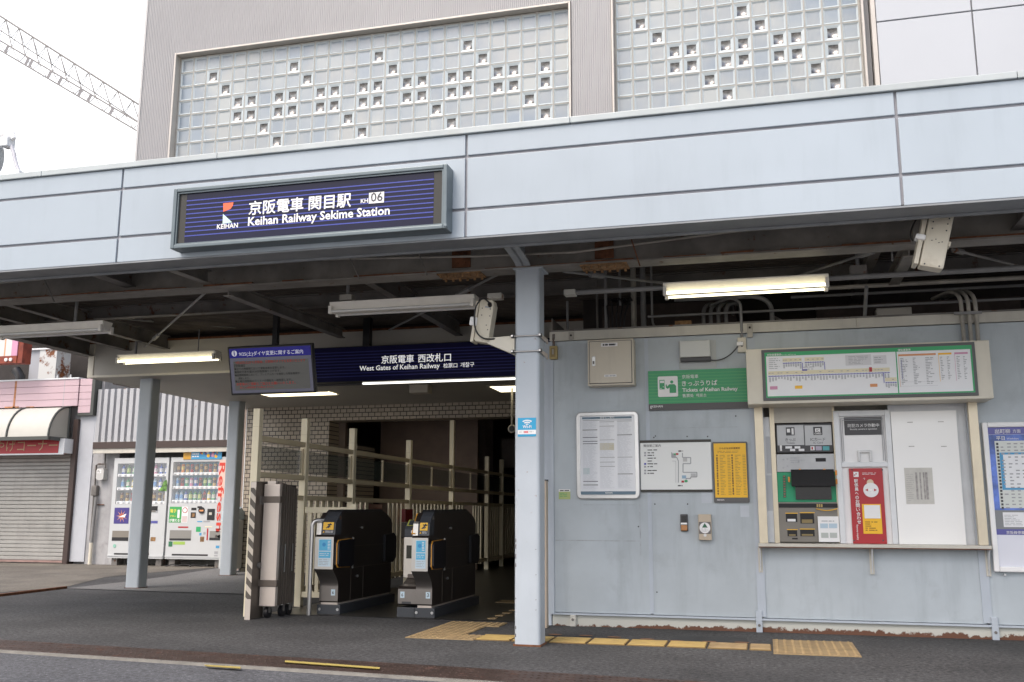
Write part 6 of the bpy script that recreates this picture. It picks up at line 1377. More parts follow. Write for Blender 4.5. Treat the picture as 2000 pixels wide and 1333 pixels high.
x = at(1449, 650, y=8.86).x; pipe([(x, 8.79, 2.56), (x, 8.79, 2.86)]+arc((x, 8.79, 2.86), (x, 8.79, 2.95), (x-.12, 8.95, 2.98), 6)[1:]+[(x-.3, 9.3, 3.0)], .013, 'conduit rising from the outlet with the white plug', M_pipe)
for (ya, yb_, Y, r, lb) in ((612, 590, 9.0, .012, 'lowest long horizontal conduit above the wall'), (571, 553, 8.9, .02, 'upper long cream horizontal conduit above the wall'), (586, 567, 9.3, .014, 'middle long horizontal conduit above the wall')):
    a, b = at(1290, ya, y=Y), at(2000, yb_, y=Y); x0_ = at(1265 if ya == 612 else 1545, ya, y=Y).x; z_ = (a.z+b.z)/2
    pipe([(x0_, Y, z_), (4.6, Y, z_)], r, lb, M_pipe2 if ya == 571 else M_pipe)
x = at(1694, 590, y=8.3).x; pipe([(x, 8.3, zl+.07), (x+.03, 8.86, 2.72)], .016, 'slanting hanger conduit right of the lit lamp', M_pipe)
x = at(1743, 505, y=7.7).x; pipe([(x, 7.7, DZ), (x, 7.7, zl+.13)], .008, 'thin hanger rod left of the hanging camera housing', M_pipe)
for px, lb in ((1882, 'left of three conduits dropping behind the fare chart'), (1896, 'middle of three conduits dropping behind the fare chart'), (1910, 'right of three conduits dropping behind the fare chart')):
    x = at(px, 640, y=8.74).x; pipe([(x, 8.765, 2.38), (x, 8.765, 2.78)]+arc((x, 8.765, 2.78), (x, 8.765, 2.90), (x-.05, 9.0, 2.95), 5)[1:]+[(x-.1, 9.5, 3.0)], .017 if '1896' not in lb else .02, lb, M_pipe2)
mb = MB(); a, b = at(1864, 612, y=8.73).x, at(1918, 610, y=8.73).x; zz = at(1890, 611, y=8.73).z; mb.box(a, b, 8.735, 8.748, zz-.012, zz+.012, M_pipe); tag(mb.build('pipe_clamp'), 'horizontal clamp rail over three conduits at the right', 'clamp')
mb = MB(); a, b, c, d = rect(1712, 601, 1781, 619, 9.1); mb.cbox(a, b, 9.1, 9.25, ZT2, d, mat('box_pale', (.42, .40, .36), .5), .005); tag(mb.build('wall_top_box'), 'pale flat box lying on the wall top right of the lamp', 'box')
mb = MB(); a, b, c, d = rect(1319, 627, 1351, 637, 8.95); mb.cbox(a, b, 8.9, 9.0, ZT2+.001, ZT2+.06, M_rust2, .004); tag(mb.build('rusty_block'), 'short rusty block on the wall top below the lamp', 'block')
mb = MB()
for i in range(5): x = at(1192+i*6, 640, y=8.85).x; mb.tube([(x, 8.84, 2.55), (x+.01*(i-2), 8.86, 2.85), (x+.03*(i-2), 9.0, 3.05), (x+.03, 9.4, 3.1)], .008, M_blackm, 6)
tag(mb.build('cable_bundle'), 'bundle of dark cables entering the electric cabinet from above', 'cables')
vert(1108, 9.1, ZT2, ZT2+.35, .012, 'short conduit stub behind the front column', M_pipe)
x = at(1280, 600, y=8.5).x
# dark clutter in the void: back ducts
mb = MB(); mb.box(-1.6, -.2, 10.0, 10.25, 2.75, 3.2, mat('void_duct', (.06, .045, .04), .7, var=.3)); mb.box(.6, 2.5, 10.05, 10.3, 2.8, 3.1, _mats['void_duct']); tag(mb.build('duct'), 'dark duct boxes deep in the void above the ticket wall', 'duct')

# ------------------------------------------------------------------ floodlight on the canopy roof
ft = thing('roof_lamp', 'white round lamp head on a bent arm standing on the canopy roof', 'lamp', (-6.3, 6.75, zc+.05))
Yd = 6.7
def dp(x, y): return at(x, y, y=Yd)
mb = MB(); mb.tube([dp(2, 266), dp(12, 262), dp(22, 264), dp(27, 272)], [.030, .045, .042, .02], M_white, 12); mb.cbox(dp(14, 270).x-.03, dp(14, 270).x+.05, Yd-.05, Yd+.05, dp(20, 288).z, dp(20, 270).z, M_alup, .008); mb.build('head', ft)
mb = MB(); c = dp(-8, 308); q = [Vector((c.x+.075*math.cos(2*math.pi*k/20), Yd-.06, c.z+.155*math.sin(2*math.pi*k/20))) for k in range(20)]; q2 = [Vector((c.x+.045*math.cos(2*math.pi*k/20), Yd+.05, c.z+.125*math.sin(2*math.pi*k/20))) for k in range(20)]
mb.mesh(q+q2, [tuple(range(20)), tuple(range(20, 40))]+[(k, (k+1) % 20, 20+(k+1) % 20, 20+k) for k in range(20)], mat('lamp_grey', (.42, .45, .47), .4)); mb.build('reflector', ft)
mb = MB(); mb.tube([dp(22, 285), dp(27, 300), dp(29, 312), dp(33, 325), dp(38, 338)], .018, mat('lamp_arm', (.50, .50, .54), .4), 8); mb.cbox(dp(33, 340).x, dp(45, 340).x, Yd-.05, Yd+.05, zc+.05, dp(38, 336).z, M_alup, .01); mb.cbox(dp(2, 345).x, dp(18, 345).x, Yd-.05, Yd+.05, zc+.05, zc+.09, M_alup, .01); mb.build('arm', ft)
mb = MB(); mb.tube([dp(40, 335), dp(50, 339), dp(60, 342)], .005, M_gray, 6); lp_ = [dp(37+6*math.cos(k*.7), 301+4*math.sin(k*.7)) for k in range(10)]; mb.tube(lp_, .003, M_gray, 5); mb.build('cable', ft)

# ------------------------------------------------------------------ crane boom
M_boom = mat('boom_paint', (.20, .19, .185), .5, var=.1, vscale=.3)
YC = 55
def cb_(pts): return [at(x, y, y=YC) for x, y in pts]
cr = thing('crane_boom', 'long pale lattice crane boom sloping behind the station', 'crane', tuple(at(150, 150, y=YC)))
top = [at(-40, 6, y=YC), at(900, 606, y=YC)]
b1 = [at(-40, 33, y=YC+1.2), at(900, 655, y=YC+1.2)]; b2 = [at(-40, 56, y=YC-.3), at(900, 612, y=YC-.3)]; b3 = [at(-40, 75, y=YC-1.2), at(900, 628, y=YC-1.2)]
mb = MB()
for p, r in ((top, .07), (b1, .04), (b2, .055), (b3, .055)): mb.tube(p, r, M_boom, 8)
mb.build('chord', cr)
mb = MB(); N = 30
for i in range(N):
    a, b = i/N, (i+.45)/N; c = (i+1)/N
    T = lambda u: top[0].lerp(top[1], u); B1 = lambda u: b1[0].lerp(b1[1], u); B2 = lambda u: b2[0].lerp(b2[1], u); B3 = lambda u: b3[0].lerp(b3[1], u)
    mb.tube([T(a), B2(b)], .04, M_boom, 6); mb.tube([T(c), B2(b)], .025, M_boom, 6); mb.tube([T(a), B1(b)], .025, M_boom, 6); mb.tube([T(c), B1(b)], .025, M_boom, 6)
    mb.tube([B3(a), B2(b)], .03, M_boom, 6); mb.tube([B3(c), B2(b)], .03, M_boom, 6)
mb.build('lattice', cr)
mb = MB()
for u in [q*.3617 for q in (.17, .31, .335, .46, .53, .66, .72, .86, 1.1, 1.3, 1.5, 1.75, 2.0, 2.3)]: P0, P1 = b3[0].lerp(b3[1], u), b2[0].lerp(b2[1], u+.009); d_ = Vector((.22, 0, -.14)); mb.mesh([P0, P1, P1+d_, P0+d_, P0+Vector((0, 0, .06)), P1+Vector((0, 0, .06)), P1+d_+Vector((0, 0, .06)), P0+d_+Vector((0, 0, .06))], [(0, 1, 2, 3), (4, 5, 6, 7), (0, 1, 5, 4), (2, 3, 7, 6), (1, 2, 6, 5), (0, 3, 7, 4)], M_boom)
mb.build('cross_plate', cr)
mb = MB(); mb.tube([at(-40, 170, y=30), at(75, 151, y=30), at(300, 137, y=30)], .012, M_gray, 6); tag(mb.build('overhead_wire'), 'thin overhead wire crossing the sky below the crane boom', 'wire')
# ------------------------------------------------------------------ old shop building on the left
LY = 16.5
M_shopw = mat('shop_white_panel', (.47, .49, .53), .5, var=.04)
M_shopg = mat('shop_grey_plaster', (.36, .36, .37), .8, var=.15, vscale=3, streak=.5, dirt=((.12, .11, .10), 4, .5))
M_pinkp = mat('pink_cladding', (.54, .40, .44), .55, var=.04, vscale=2, streak=.12)
M_brown = mat('dark_brown_frame', (.055, .035, .03), .5)
M_dgreen = mat('dark_metal_frame', (.06, .065, .06), .45)
M_awn = mat('awning_vinyl', (.50, .495, .45), .5, var=.03)
M_awns = mat('awning_side', (.42, .41, .36), .55)
M_shut = mat('shutter_metal', (.33, .325, .31), .5, .15, var=.12, vscale=2.5, streak=.25)
sh = thing('shop_building', 'closed old shop with pink cladding, curved white awning and grey shutter', 'shop', (-13, LY, 0))
def lx(px, py=900, Y=LY): return at(px, py, y=Y).x
def lz(px, py, Y=LY): return at(px, py, y=Y).z
zs1, zs0 = lz(80, 745), lz(80, 800)
xR = lx(188, 770)
xS1 = lx(139, 980)
mb = MB(); mb.box(-26, xS1, LY+.15, LY+.35, 0, 3.7, M_shopg); mb.box(xS1, xR+.1, LY+.112, LY+.35, 0, 3.7, M_shopg); mb.box(-26, xR+.1, LY+.35, LY+5, 3.4, 3.6, M_shopg); mb.build('wall', sh)
# pink cladding band
mb = MB(); zt_ = zs1; zb_ = lz(80, 797); n = 4
xm = lx(161, 770)
for k in range(n):
    a, b = zb_+(zt_-zb_)*k/n, zb_+(zt_-zb_)*(k+1)/n
    mb.cbox(-26, xm-.006, LY-.12, LY+.1, a+.006, b, M_pinkp, .004)
zb2 = lz(180, 808, LY)
for k in range(5):
    a, b = zb2+(zt_-zb2)*k/5, zb2+(zt_-zb2)*(k+1)/5; mb.cbox(xm+.006, xR-.03, LY-.10, LY+.1, a+.006, b, M_pinkp, .004)
pk = mb.build('pink_cladding', sh)
mb = MB(); mb.box(-26, xm, LY-.14, LY+.12, zt_+.001, zt_+.03, M_alup); mb.box(xR-.029, xR+.04, LY-.11, LY+.1, zb2-.05, zt_+.02, M_dgreen); mb.box(xm+.006, xR-.03, LY-.11, LY+.09, zb2-.05, zb2-.001, M_dgreen); mb.box(-26, xm-.01, LY-.121, LY-.118, zb_, zt_, M_rust) if False else None; mb.build('cladding_trim', sh)
mb = MB(); M_stain = mat('rust_stain', (.42, .19, .09), .8, var=.5, vscale=7)
for (px, w_, z0_, z1_) in ((38, .05, zb_, zt_), (-6, .10, zb_+.02, zt_), (34, .35, zb_, zb_+.03), (70, .2, zb_, zb_+.018)): x = lx(px, 770); qd(mb, x-w_/2, x+w_/2, z0_, z1_, LY-.1215, M_stain)
x = lx(133, 770); qd(mb, x-.006, x+.006, zb_, zt_, LY-.1215, M_gray); mb.build('rust_streak', sh)
for px in (115.5, 141):
    x = lx(px, 742); mb = MB(); mb.tube([(x, LY-.05, zt_+.03), (x, LY-.05, zt_+.09)], .02, M_alu, 8); mb.tube([(x, LY-.05, zt_+.09), (x, LY-.05, zt_+.11)], .01, M_alu, 8); mb.build('roof_bolt', sh)
# awning
xa1 = lx(155, 820, LY-.1); az1, az0 = lz(100, 797, LY-.1), lz(60, 853, LY-.65)
xa1 = lx(94, 852, LY-.65)
aw = MB(); M_ = []
for k in range(9):
    t = math.radians(90*k/8); M_.append((LY-.1-.55*math.sin(t), az0+(az1-az0)*math.cos(t)))
vs = [(x, y, z) for x in (-26, xa1) for y, z in M_]; n = len(M_)
aw.mesh(vs, [(k, k+1, n+k+1, n+k) for k in range(n-1)], M_awn, True); awo = aw.build('awning_cover', sh)
mb = MB(); mb.poly([(xa1+.001, y, z) for y, z in M_]+[(xa1+.001, LY-.1, az0)], M_awns); mb.build('awning_side', awo)
mb = MB()
xr = xa1
while xr > -24:
    mb.tube([(xr+.004, y-.008, z+.006) for y, z in M_], .022, M_dgreen, 6); xr -= .98
mb.tube([(xa1, LY-.1, az0), (xa1, LY-.1, az1+.02)], .03, M_dgreen, 6); mb.box(-26, xa1+.02, LY-.68, LY-.62, az0-.07, az0, M_dgreen); mb.box(xa1-.03, xa1+.03, LY-.62, LY-.05, az0-.07, az0, M_dgreen); mb.build('awning_frame', awo)
# shutter
zsh = lz(70, 868); mb = MB(); z = .06; k = 0
shx1 = lx(131, 980)
while z < 2.6:
    mb.prism([(LY+.06, z), (LY+.045, z+.012), (LY+.045, z+.062), (LY+.06, z+.075), (LY+.08, z+.075), (LY+.08, z)], 'x', -26, shx1, M_shut); z += .078
mb.box(-26, shx1, LY+.03, LY+.09, .02, .06, mat('shutter_foot', (.30, .20, .18), .6, var=.2)); so = mb.build('roller_shutter', sh)
mb = MB(); mb.cbox(shx1, shx1+.07, LY+.0, LY+.12, .0, 2.7, M_shut, .005); mb.build('shutter_guide', sh)
mb = MB(); mb.box(shx1+.07, lx(145, 990), LY-.09, LY+.12, 0, lz(150, 830)+.1, M_brown); mb.build('door_post', sh)
# white panel to the right
mb = MB(); mb.box(lx(145, 990)+.001, xR+.036, LY-.02, LY+.1, .05, zb2-.051, M_shopw); mb.box(xR+.0365, xR+.0595, LY-.015, LY+.1, lz(320, 862)+.001, zb2-.051, M_shopw); mb.build('white_panel', sh)
# red shop sign
SYr = LY-.35; zr1, zr0 = lz(60, 858, SYr), lz(60, 886, SYr); xs1 = lx(114, 870, SYr)
rs = thing('shop_sign', 'red shop sign with pale katakana under the curved awning', 'sign', (-14, SYr, zr0))
mb = MB(); mb.box(-20, xs1, SYr, LY-.0, zr0, zr1, M_red); mb.build('red_panel', rs)
mb = MB(); mb.box(xs1+.001, xs1+.13, SYr+.01, LY, zr0, zr1, M_alup); mb.box(-20, xs1+.13, SYr-.006, SYr+.02, zr0-.03, zr0-.001, M_alup); mb.build('end_cap', rs)
mb = MB(); write(mb, 'やげコーナー', at(-10, 880, y=SYr).x, at(112, 875, y=SYr).x, zr0+.06, SYr-.002, mat('faded_gold', (.50, .33, .18), .5), .0); mb.build('lettering', rs)
# corrugated wall over the vending machines
M_corr2 = mat('corrugated_sheet', (.43, .44, .46), .5, .1, var=.05, vscale=2, rust=.12, rscale=3)
mb = MB(); x = xR+.06; zc0, zc1 = lz(320, 861), 3.45; pit = (lx(440, 830)-lx(320, 830))/9.2
zc0 = lz(320, 862)
while x < -8.9:
    mb.prism([(x, LY-.02), (x+pit*.58, LY-.02), (x+pit*.66, LY+.05), (x+pit*.92, LY+.05), (x+pit, LY-.02), (x+pit, LY+.07), (x, LY+.07)], 'z', zc0, zc1, M_corr2); x += pit
cs = thing('corrugated_wall', 'pale corrugated metal wall above the vending machines', 'wall', (-11, LY, zc0)); mb.build('corrugated_sheet', cs)
mb = MB(); mb.box(xR+.04, -8.85, LY-.04, LY+.1, zc0-.02, zc0, M_creamrust); mb.box(xR+.25, -8.85, LY-.30, LY+.3, zc0-.15, zc0-.021, M_brown); mb.box(xR+.25, -8.85, LY-.28, LY-.2, zc0-.24, zc0-.151, M_cream); mb.build('lower_beam', cs)
mb = MB(); mb.box(xR+.10, -8.85, LY+.35, LY+.45, 0, zc0-.02, mat('backing_plaster', (.20, .19, .175), .8, var=.2, vscale=2, streak=.5)); mb.build('back_wall', cs)
mb = MB(); mb.box(xR+.0365, lx(226, 990)+.0, LY+.0, LY+.349, .0, zc0-.021, M_shopg); mb.build('plaster_pier', cs)
mb = MB(); mb.box(lx(226, 990)+.005, lx(233, 990), LY-.22, LY-.12, 2.0, zc0-.24, M_white); mb.box(lx(226, 990)+.005, -9.95, LY-.22, LY-.12, zc0-.245, zc0-.2405, M_white)
# meter and pipes
mtr = thing('electric_meter', 'grey electric meter on the stained plaster pier', 'meter', (lx(205, 925), LY, 1.4))
mx, mz = lx(203.5, 927), lz(203.5, 927); mb = MB(); mb.prism(rrect(mx-.085, mx+.085, mz-.115, mz+.115, .05), 'y', LY-.13, LY-.001, mat('meter_grey', (.50, .50, .49), .4)); mb.build('case', mtr)
mb = MB(); qd(mb, mx-.07, mx+.03, mz+.02, mz+.09, LY-.132, M_whitep); lines(mb, mx-.06, mx+.02, mz+.03, mz+.08, 3, LY-.1335, M_darkp, .5, .6); mb.build('dial', mtr)
mb = MB(); mb.tube([(mx+.06, LY-.06, mz+.12), (mx+.06, LY-.06, mz+.20), (mx-.10, LY-.06, mz+.20), (mx-.16, LY-.05, mz+.18), (mx-.16, LY-.05, .45)], .018, M_steel, 8); mb.tube([(mx+.04, LY-.06, mz+.2), (mx+.04, LY-.06, mz+.48), (mx+.10, LY-.06, mz+.5)], .016, M_steel, 8); mb.cbox(mx-.2, mx-.08, LY-.1, LY-.001, mz-.42, mz-.22, M_steel, .02); mb.box(mx-.16, mx+.06, LY-.03, LY-.001, mz-.60, mz-.585, M_rust); mb.build('pipework', mtr)
mb = MB(); px_ = lx(181.5, 1085); mb.tube([(px_, LY-.08, 0), (px_, LY-.08, .42)], .035, M_beige2, 10); mb.tube([(px_, LY-.08, .42), (px_+.03, LY-.08, 1.3)], .03, M_pipe, 10); tag(mb.build('drain_pipe'), 'grey wall pipe with a cream lower sleeve beside the white panel', 'pipe')

# things above the shop: rusty sign box, metal cabinet, dark shed
DY = 17.3
mb = MB(); mb.box(-20, -11.5, DY+.8, DY+1.0, 3.4, 6.4, M_dark)
tag(mb.build('dark_shed'), 'dark boarded shed wall behind the shop roof', 'shed')
hb = thing('metal_cabinet', 'white metal cabinet with rust streaks on the shop roof', 'cabinet', (lx(90, 710, DY), DY, 3.6))
a, b = lx(79, 710, DY), lx(112, 710, DY); c = lx(58, 710, DY); zc_t, zc_b = lz(90, 682, DY), 3.55
mb = MB(); mb.box(c, a-.004, DY, DY+.4, zc_b, zc_t-.02, mat('cabinet_grey', (.36, .37, .40), .5, streak=.2)); mb.box(a, b, DY-.04, DY+.4, zc_b, zc_t-.02, mat('cabinet_white', (.58, .59, .58), .5, rust=.38, rscale=2.2)); mb.build('body', hb)
mb = MB(); mb.box(c-.03, b+.03, DY-.07, DY+.42, zc_t-.019, zc_t+.01, M_white); mb.build('top', hb)
mb = MB(); mb.tube([(c-.12, DY-.1, zc_b), (c-.12, DY-.1, zc_b+.35), (c-.25, DY-.1, zc_b+.5)], .10, M_black, 12); tag(mb.build('duct'), 'black bent duct left of the rusty white cabinet', 'duct')
DY2 = 15.9
rbx = thing('projecting_sign', 'rusty projecting sign box with faded pink and white face', 'sign', (lx(20, 690, DY2), DY2, 4))
a, b = lx(-60, 690, DY2), lx(38, 690, DY2); z1, z0 = lz(20, 661, DY2), lz(20, 702, DY2)
mb = MB(); mb.box(a, b-.20, DY2, DY2+.02, z0+.07, z1, mat('faded_white_face', (.66, .64, .62), .5, var=.05)); mb.box(b-.199, b-.06, DY2, DY2+.02, z0+.07, z1, mat('faded_pink_face', (.60, .30, .44), .5)); mb.box(lx(9, 690, DY2)-.012, lx(9, 690, DY2)+.012, DY2-.003, DY2-.0005, z0+.07, z1, M_oran); mb.build('face', rbx)
mb = MB(); M_redr = mat('rusted_red', (.22, .045, .025), .7, var=.4, vscale=5, rust=.3); mb.box(b-.059, b+.06, DY2+.02, DY2+.26, z0-.08, z1+.03, M_redr); mb.box(a, b-.06, DY2-.0, DY2+.2, z0-.08, z0+.069, M_redr); mb.box(a, b-.06, DY2+.021, DY2+.26, z0+.07, z1, M_redr); mb.build('rusted_side', rbx)
mb = MB()
for px in (13, 22): x = lx(px, 703, DY2); mb.tube([(x, DY2-.003, z0-.01), (x, DY2-.03, z0-.01)], .035, M_whitep, 10)
mb.build('bulb', rbx)

# ------------------------------------------------------------------ vending machines
VY = 16.4-.10
M_vm = mat('vending_white', (.53, .55, .56), .35, var=.02)
M_vin = mat('display_back', (.50, .54, .58), .6); M_vinb = mat('display_back_blue', (.06, .33, .52), .6)
M_vgl = mat('display_glass', (.8, .85, .9), .05, alpha=.10, spec=.6)
cans = {}
def can_mesh(kind, col, lab, h, r, bottle):
    mb = MB(); m1 = mat('can_'+kind, col, .3); m2 = mat('canlab_'+kind, lab, .4)
    if bottle: mb.tube([(0, 0, 0), (0, 0, h*.18)], r, m1, 10); mb.tube([(0, 0, h*.18), (0, 0, h*.6)], r*1.01, m2, 10); mb.tube([(0, 0, h*.6), (0, 0, h*.75), (0, 0, h*.9), (0, 0, h)], [r, r*.8, r*.4, r*.42], m1, 10)
    else: mb.tube([(0, 0, 0), (0, 0, h*.35)], r, m1, 10); mb.tube([(0, 0, h*.35), (0, 0, h*.72)], r*1.01, m2, 10); mb.tube([(0, 0, h*.72), (0, 0, h*.93), (0, 0, h)], [r, r, r*.8], m1, 10)
    o = mb.build('sample_drink'); me = o.data; bpy.data.objects.remove(o); return me
KINDS_ = {'tea': ((.07, .22, .06), (.45, .55, .20)), 'cola': ((.30, .02, .02), (.08, .02, .02)), 'coffee': ((.10, .05, .03), (.40, .26, .08)), 'water': ((.35, .50, .62), (.12, .30, .60)), 'lemon': ((.60, .48, .05), (.65, .65, .6)), 'orange': ((.60, .22, .03), (.65, .5, .1)), 'blue': ((.05, .12, .45), (.6, .62, .66)), 'green': ((.04, .30, .12), (.55, .6, .5)), 'pink': ((.55, .22, .35), (.65, .6, .62)), 'gold': ((.42, .30, .10), (.10, .06, .04))}
CM = {}
for k, (c1, c2) in KINDS_.items():
    for b in (0, 1): CM[k, b] = can_mesh(k, c1, c2, .165 if b else .12, .030 if b else .027, b)
def vending(x0, x1, z0, z1, y, label, back, rows, tag2):
    t = thing('vending_machine', label, 'vending machine', ((x0+x1)/2, y, z0), 'drink vending machines by the old shop')
    W_, H_ = x1-x0, z1-z0
    def X(u): return x0+u*W_
    def Z(v): return z1-v*H_
    du0, du1, dv0, dv1 = tag2['disp']
    # door built around the display opening
    mb = MB(); d = .22
    mb.box(X(0), X(1), y+d, y+.7, z0, z1, M_vm)
    for q in ((0, 1, 0, dv0), (0, 1, dv1, 1), (0, du0, dv0, dv1), (du1, 1, dv0, dv1)): mb.box(X(q[0]), X(q[1]), y, y+d, Z(q[3]), Z(q[2]), M_vm)
    mb.build('cabinet', t)
    mb = MB(); mb.box(X(0)+.0, X(1), y-.012, y-.0, z0+.035, z0+.06, M_vm); mb.box(X(.12), X(.75), y-.004, y+.0, z0+.065, z0+.095, M_blackm)
    for xx in (X(.1), X(.9)): mb.box(xx-.06, xx+.06, y+.05, y+.25, 0, z0, M_steel)
    mb.build('base', t)
    mb = MB(); mb.box(X(du0), X(du1), y+d-.012, y+d-.001, Z(dv1), Z(dv0), back); dw = mb.build('display_window', t)
    n = len(rows); rh = (dv1-dv0)/n
    for r, (cnt, b, seq) in enumerate(rows):
        zs = Z(dv0+(r+1)*rh)+.012
        mb = MB(); mb.box(X(du0), X(du1), y+.02, y+d-.013, zs+.035, zs+.048, M_vm); mb.box(X(du0)+.01, X(du1)-.01, y+.012, y+.022, zs-.005, zs+.045, M_whitep)
        for i in range(cnt): u = du0+(i+.5)*(du1-du0)/cnt; mb.box(X(u)-.022, X(u)+.022, y+.006, y+.0118, zs+.004, zs+.014, M_darkp); mb.box(X(u)-.026, X(u)+.026, y+.008, y+.0118, zs+.022, zs+.038, mat('price_tag', (.55, .62, .66), .5))
        mb.build('shelf', dw)
        for i in range(cnt):
            k, bt = seq[i % len(seq)], b
            o = bpy.data.objects.new('sample_drink', CM[k, bt]); C.objects.link(o); o.parent = dw
            sc_ = (rh*H_-.085)/(.165 if bt else .12); s2 = min(1.25, (du1-du0)*W_/cnt/.062)
            o.location = Vector((X(du0+(i+.5)*(du1-du0)/cnt), y+.11, zs+.049))-t.location; o.scale = (s2, s2, min(1.35, sc_))
    mb = MB(); mb.box(X(du0), X(du1), y+.002, y+.005, Z(dv1), Z(dv0), M_vgl); mb.build('glass', t)
    return t, X, Z
def pxr(l, t_, r, b, y): return rect(l, t_, r, b, y)
vz0 = at(320, 1092, y=VY).z; vz1 = at(330, 894, y=VY).z
va0, va1 = at(217, 990, y=VY).x, at(324.5, 990, y=VY).x; vb0, vb1 = at(328.5, 990, y=VY).x, at(439.5, 990, y=VY).x
def V(q, x0, x1): return q
t, X, Z = vending(va0, va1, vz0, vz1, VY, 'white drink vending machine, the left one, with purple picture panel', M_vin, [(9, 1, ['blue', 'tea', 'green', 'pink', 'coffee', 'water', 'pink', 'blue', 'blue']), (9, 1, ['water', 'green', 'lemon', 'tea', 'orange', 'blue', 'water', 'blue', 'green']), (9, 0, ['coffee', 'gold', 'cola', 'coffee', 'orange', 'gold', 'coffee', 'gold', 'coffee'])], {'disp': (.07, .96, .055, .465)})
mb = MB(); Y = VY-.003
def vq(u0, v0, u1, v1, m, dy=0.): qd(mb, X(u0), X(u1), Z(v1), Z(v0), Y-dy, m)
M_pur = mat('picture_purple', (.06, .045, .22), .4); vq(.07, .50, .34, .66, M_pur)
cx, cz = X(.21), Z(.585)
for k in range(9): a = k*2*math.pi/9+.3; mb.poly([(cx+.04*math.cos(a-.25), Y-.001, cz+.04*math.sin(a-.25)), (cx+.04*math.cos(a+.25), Y-.001, cz+.04*math.sin(a+.25)), (cx+.13*math.cos(a), Y-.001, cz+.13*math.sin(a))], M_oran)
disc(mb, cx, cz, .05, Y-.0015, mat('picture_red', (.45, .10, .06), .5), 14); mb.poly([(cx-.08, Y-.002, cz-.02), (cx+.10, Y-.002, cz+.05), (cx+.07, Y-.002, cz-.02)], M_whitep); mb.build('picture_panel', t)
mb = MB(); vq(.06, .73, .36, .83, mat('slot_taupe', (.22, .20, .17), .4)); vq(.06, .795, .36, .83, M_blackm, .001); vq(.62, .735, .68, .84, M_steel); mb.build('delivery_slot', t)
mb = MB(); vq(.62, .485, .85, .53, M_blackm); vq(.70, .525, .82, .545, M_steel, .001); vq(.64, .56, .71, .61, M_rust2, .001); vq(.74, .56, .88, .62, mat('label_pale', (.55, .56, .58), .5)); vq(.73, .63, .87, .655, M_tnavy); vq(.76, .79, .85, .83, M_rust2); vq(.80, .52, .86, .55, M_gray); mb.build('coin_panel', t)
mb = MB(); mb.tube([(X(.12), Y-.002, Z(.88)), (X(.12), Y-.004, Z(.88))], .035, mat('eco_green', (.25, .50, .40), .5), 16); vq(.62, .93, .75, .965, M_gray); mb.build('sticker', t)
mb = MB(); mb.poly([(X(.84), VY-.006, Z(.33)), (X(.99), VY-.006, Z(.335)), (X(1.0), VY-.006, Z(.28)), (X(.98), VY-.006, Z(.22)), (X(.93), VY-.006, Z(.24)), (X(.90), VY-.006, Z(.29))], mat('leaf_sticker', (.12, .26, .06), .5, var=.9, vscale=16)); mb.build('leaf_sticker', t)
t, X, Z = vending(vb0, vb1, vz0, vz1+.0, VY, 'white drink vending machine, the right one, with red lettering', M_vinb, [(10, 0, ['coffee', 'orange', 'gold', 'cola', 'coffee', 'gold', 'coffee', 'cola', 'gold', 'pink']), (10, 0, ['water', 'cola', 'green', 'pink', 'blue', 'cola', 'tea', 'green', 'gold', 'pink']), (10, 1, ['water', 'water', 'blue', 'tea', 'green', 'tea', 'cola', 'lemon', 'green', 'pink'])], {'disp': (.045, .86, .045, .455)})
Y = VY-.003
mb = MB(); vq(.03, .49, .245, .645, mat('sticker_green', (.06, .36, .10), .4)); vq(.25, .49, .36, .645, M_whitep); 
write(mb, '電子', X(.045), X(.155), Z(.545), Y-.002, mat('sticker_lemon', (.75, .70, .10), .5), .03); write(mb, 'マネー', X(.045), X(.15), Z(.592), Y-.002, _mats['sticker_lemon'], .03); write(mb, 'が使える!', X(.04), X(.235), Z(.635), Y-.002, M_whitep, .03)
qd(mb, X(.175), X(.215), Z(.60), Z(.52), Y-.0015, M_whitep); mb.build('green_sticker', t)
mb = MB(); cx, cz = X(.305), Z(.525)
for (r, m, k) in ((.055, M_red, 0), (.042, M_whitep, .001)): disc(mb, cx, cz, r, Y-.001-k, m, 18)
vq(.26, .58, .35, .64, mat('label_pale2', (.60, .50, .50), .5), .0005); mb.build('round_sticker', t)
mb = MB(); vs, fs = glyphs('Refresh!', .02); k = .17; xx = X(.868); zt_ = Z(.045)
mb.mesh([(xx+v[1]*k*1.0, Y, zt_-v[0]*k*2.55) for v in vs], fs, mat('refresh_red', (.62, .05, .03), .4)); mb.build('lettering', t)
mb = MB(); vq(.865, .03, .985, .40, mat('refresh_back', (.72, .52, .45), .5), -.0015); mb.build('orange_band', t)
mb = MB(); mb.tube([(X(.60), Y-.0, Z(.525)), (X(.60), Y-.02, Z(.525))], .062, M_blackm, 18); vq(.52, .485, .60, .505, M_blackm, .001); vq(.415, .50, .505, .525, M_blackm); vq(.41, .545, .50, .60, M_blackm); vq(.43, .555, .48, .59, M_rust2, .001); vq(.70, .51, .83, .62, M_black, .002); vq(.73, .545, .78, .57, M_cream, .003); vq(.57, .52, .64, .535, M_oran, .022); mb.build('coin_panel', t)
mb = MB(); vq(.06, .72, .44, .82, mat('slot_grey', (.25, .245, .23), .35)); vq(.06, .80, .44, .82, M_blackm, .001); vq(.76, .725, .98, .815, _mats['slot_grey']); vq(.76, .79, .98, .815, M_blackm, .001); vq(.60, .78, .67, .83, M_rust2); mb.build('delivery_slot', t)
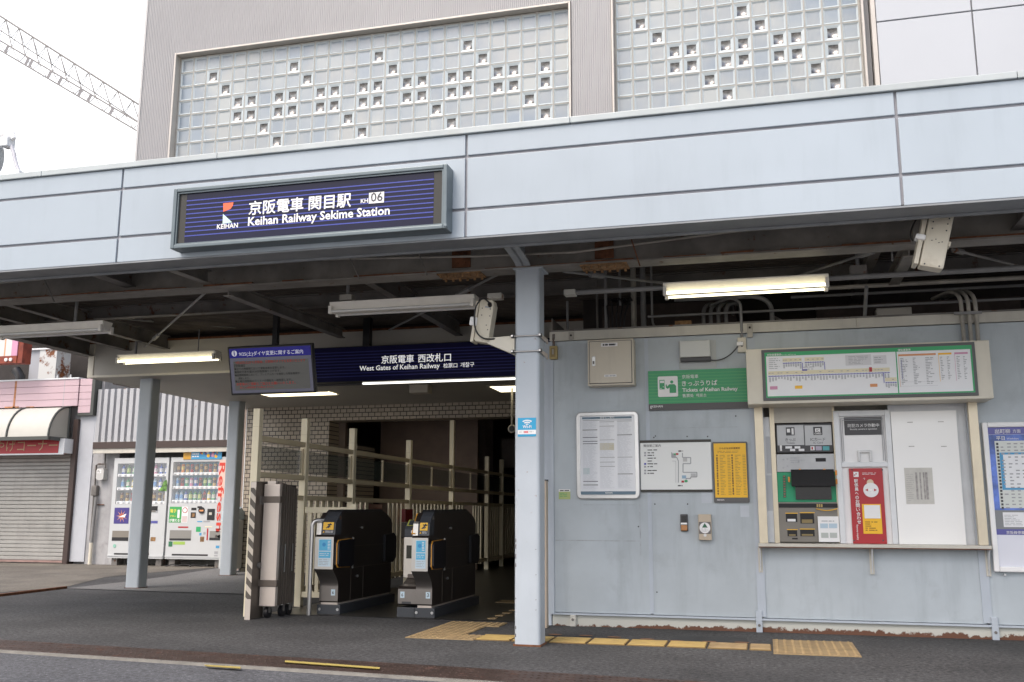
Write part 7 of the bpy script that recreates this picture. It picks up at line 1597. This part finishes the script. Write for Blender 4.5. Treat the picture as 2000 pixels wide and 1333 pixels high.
mb = MB(); vq(.20, .683, .38, .697, M_red); vq(.52, .685, .60, .735, M_mapgreen); vq(.53, .63, .62, .64, M_cyan); vq(.64, .625, .75, .64, M_gray); vq(.67, .68, .80, .69, M_buff); vq(.58, .745, .62, .77, M_cyan); vq(.65, .735, .69, .76, M_gray); vq(.71, .70, .735, .815, M_red); vq(.86, .70, .98, .712, M_red); vq(.05, .83, .12, .88, mat('sticker_dark_green', (.03, .16, .08), .5)); vq(.13, .83, .34, .86, mat('sticker_lime2', (.33, .50, .10), .5)); vq(.88, .865, .94, .89, M_cyan); vq(.86, .92, .92, .945, M_gray); vq(.86, .955, .92, .97, M_gray); mb.build('sticker', t)
# header poster (plain coloured panel)
mb = MB(); a, b = X(.22), X(.90); z_ = vz1-.012; mb.box(a, a+.17, VY-.014, VY-.004, z_-.03, z_+.17, mat('poster_amber', (.62, .33, .04), .4)); mb.box(a+.171, b, VY-.014, VY-.004, z_-.03, z_+.175, mat('poster_blue2', (.06, .33, .60), .4))
hpz = z_
for k in range(18): c = random.choice([M_red, M_whitep, M_buff, M_pink, M_tnavy, M_yellow]); disc(mb, a+.38+random.random()*(b-a-.45), z_+.02+random.random()*.11, random.uniform(.014, .035), VY-.0155-k*.0002, c, 10)
lines(mb, a+.19, a+.36, z_+.0, z_+.14, 3, VY-.0155, M_whitep, .5, .8); mb.build('header_poster', t)
# litter bin between column and tiled wall
bx = at(469, 1060, y=15.3).x; t = thing('litter_bin', 'pale litter bin half hidden by the rear grey column', 'bin', (bx, 15.0, 0))
mb = MB(); mb.cbox(bx-.16, bx+.13, 14.9, 15.17, .06, .88, mat('bin_grey', (.52, .54, .54), .45), .02); mb.build('body', t)
mb = MB(); mb.prism([(14.9, .885), (15.17, .885), (15.17, 1.02), (15.05, 1.10), (14.95, 1.02)], 'x', bx-.16, bx+.13, mat('bin_blue', (.36, .46, .52), .4)); mb.build('lid', t)
for xx in (bx-.1, bx+.07): mb = MB(); mb.tube([(xx, 14.95, .03), (xx+.03, 14.95, .03)], .03, M_black, 10); mb.build('caster', t)
# cables and litter below the machines
mb = MB(); q = [(vb0+.1, 16.2, .02)]
for k in range(14): q.append((vb0+.15+k*.07, 16.15+.06*math.sin(k*1.3), .02+.03*abs(math.sin(k*.9))))
mb.tube(q, .012, M_blackm, 6); tag(mb.build('power_cable'), 'black power cable lying under the right vending machine', 'cable')
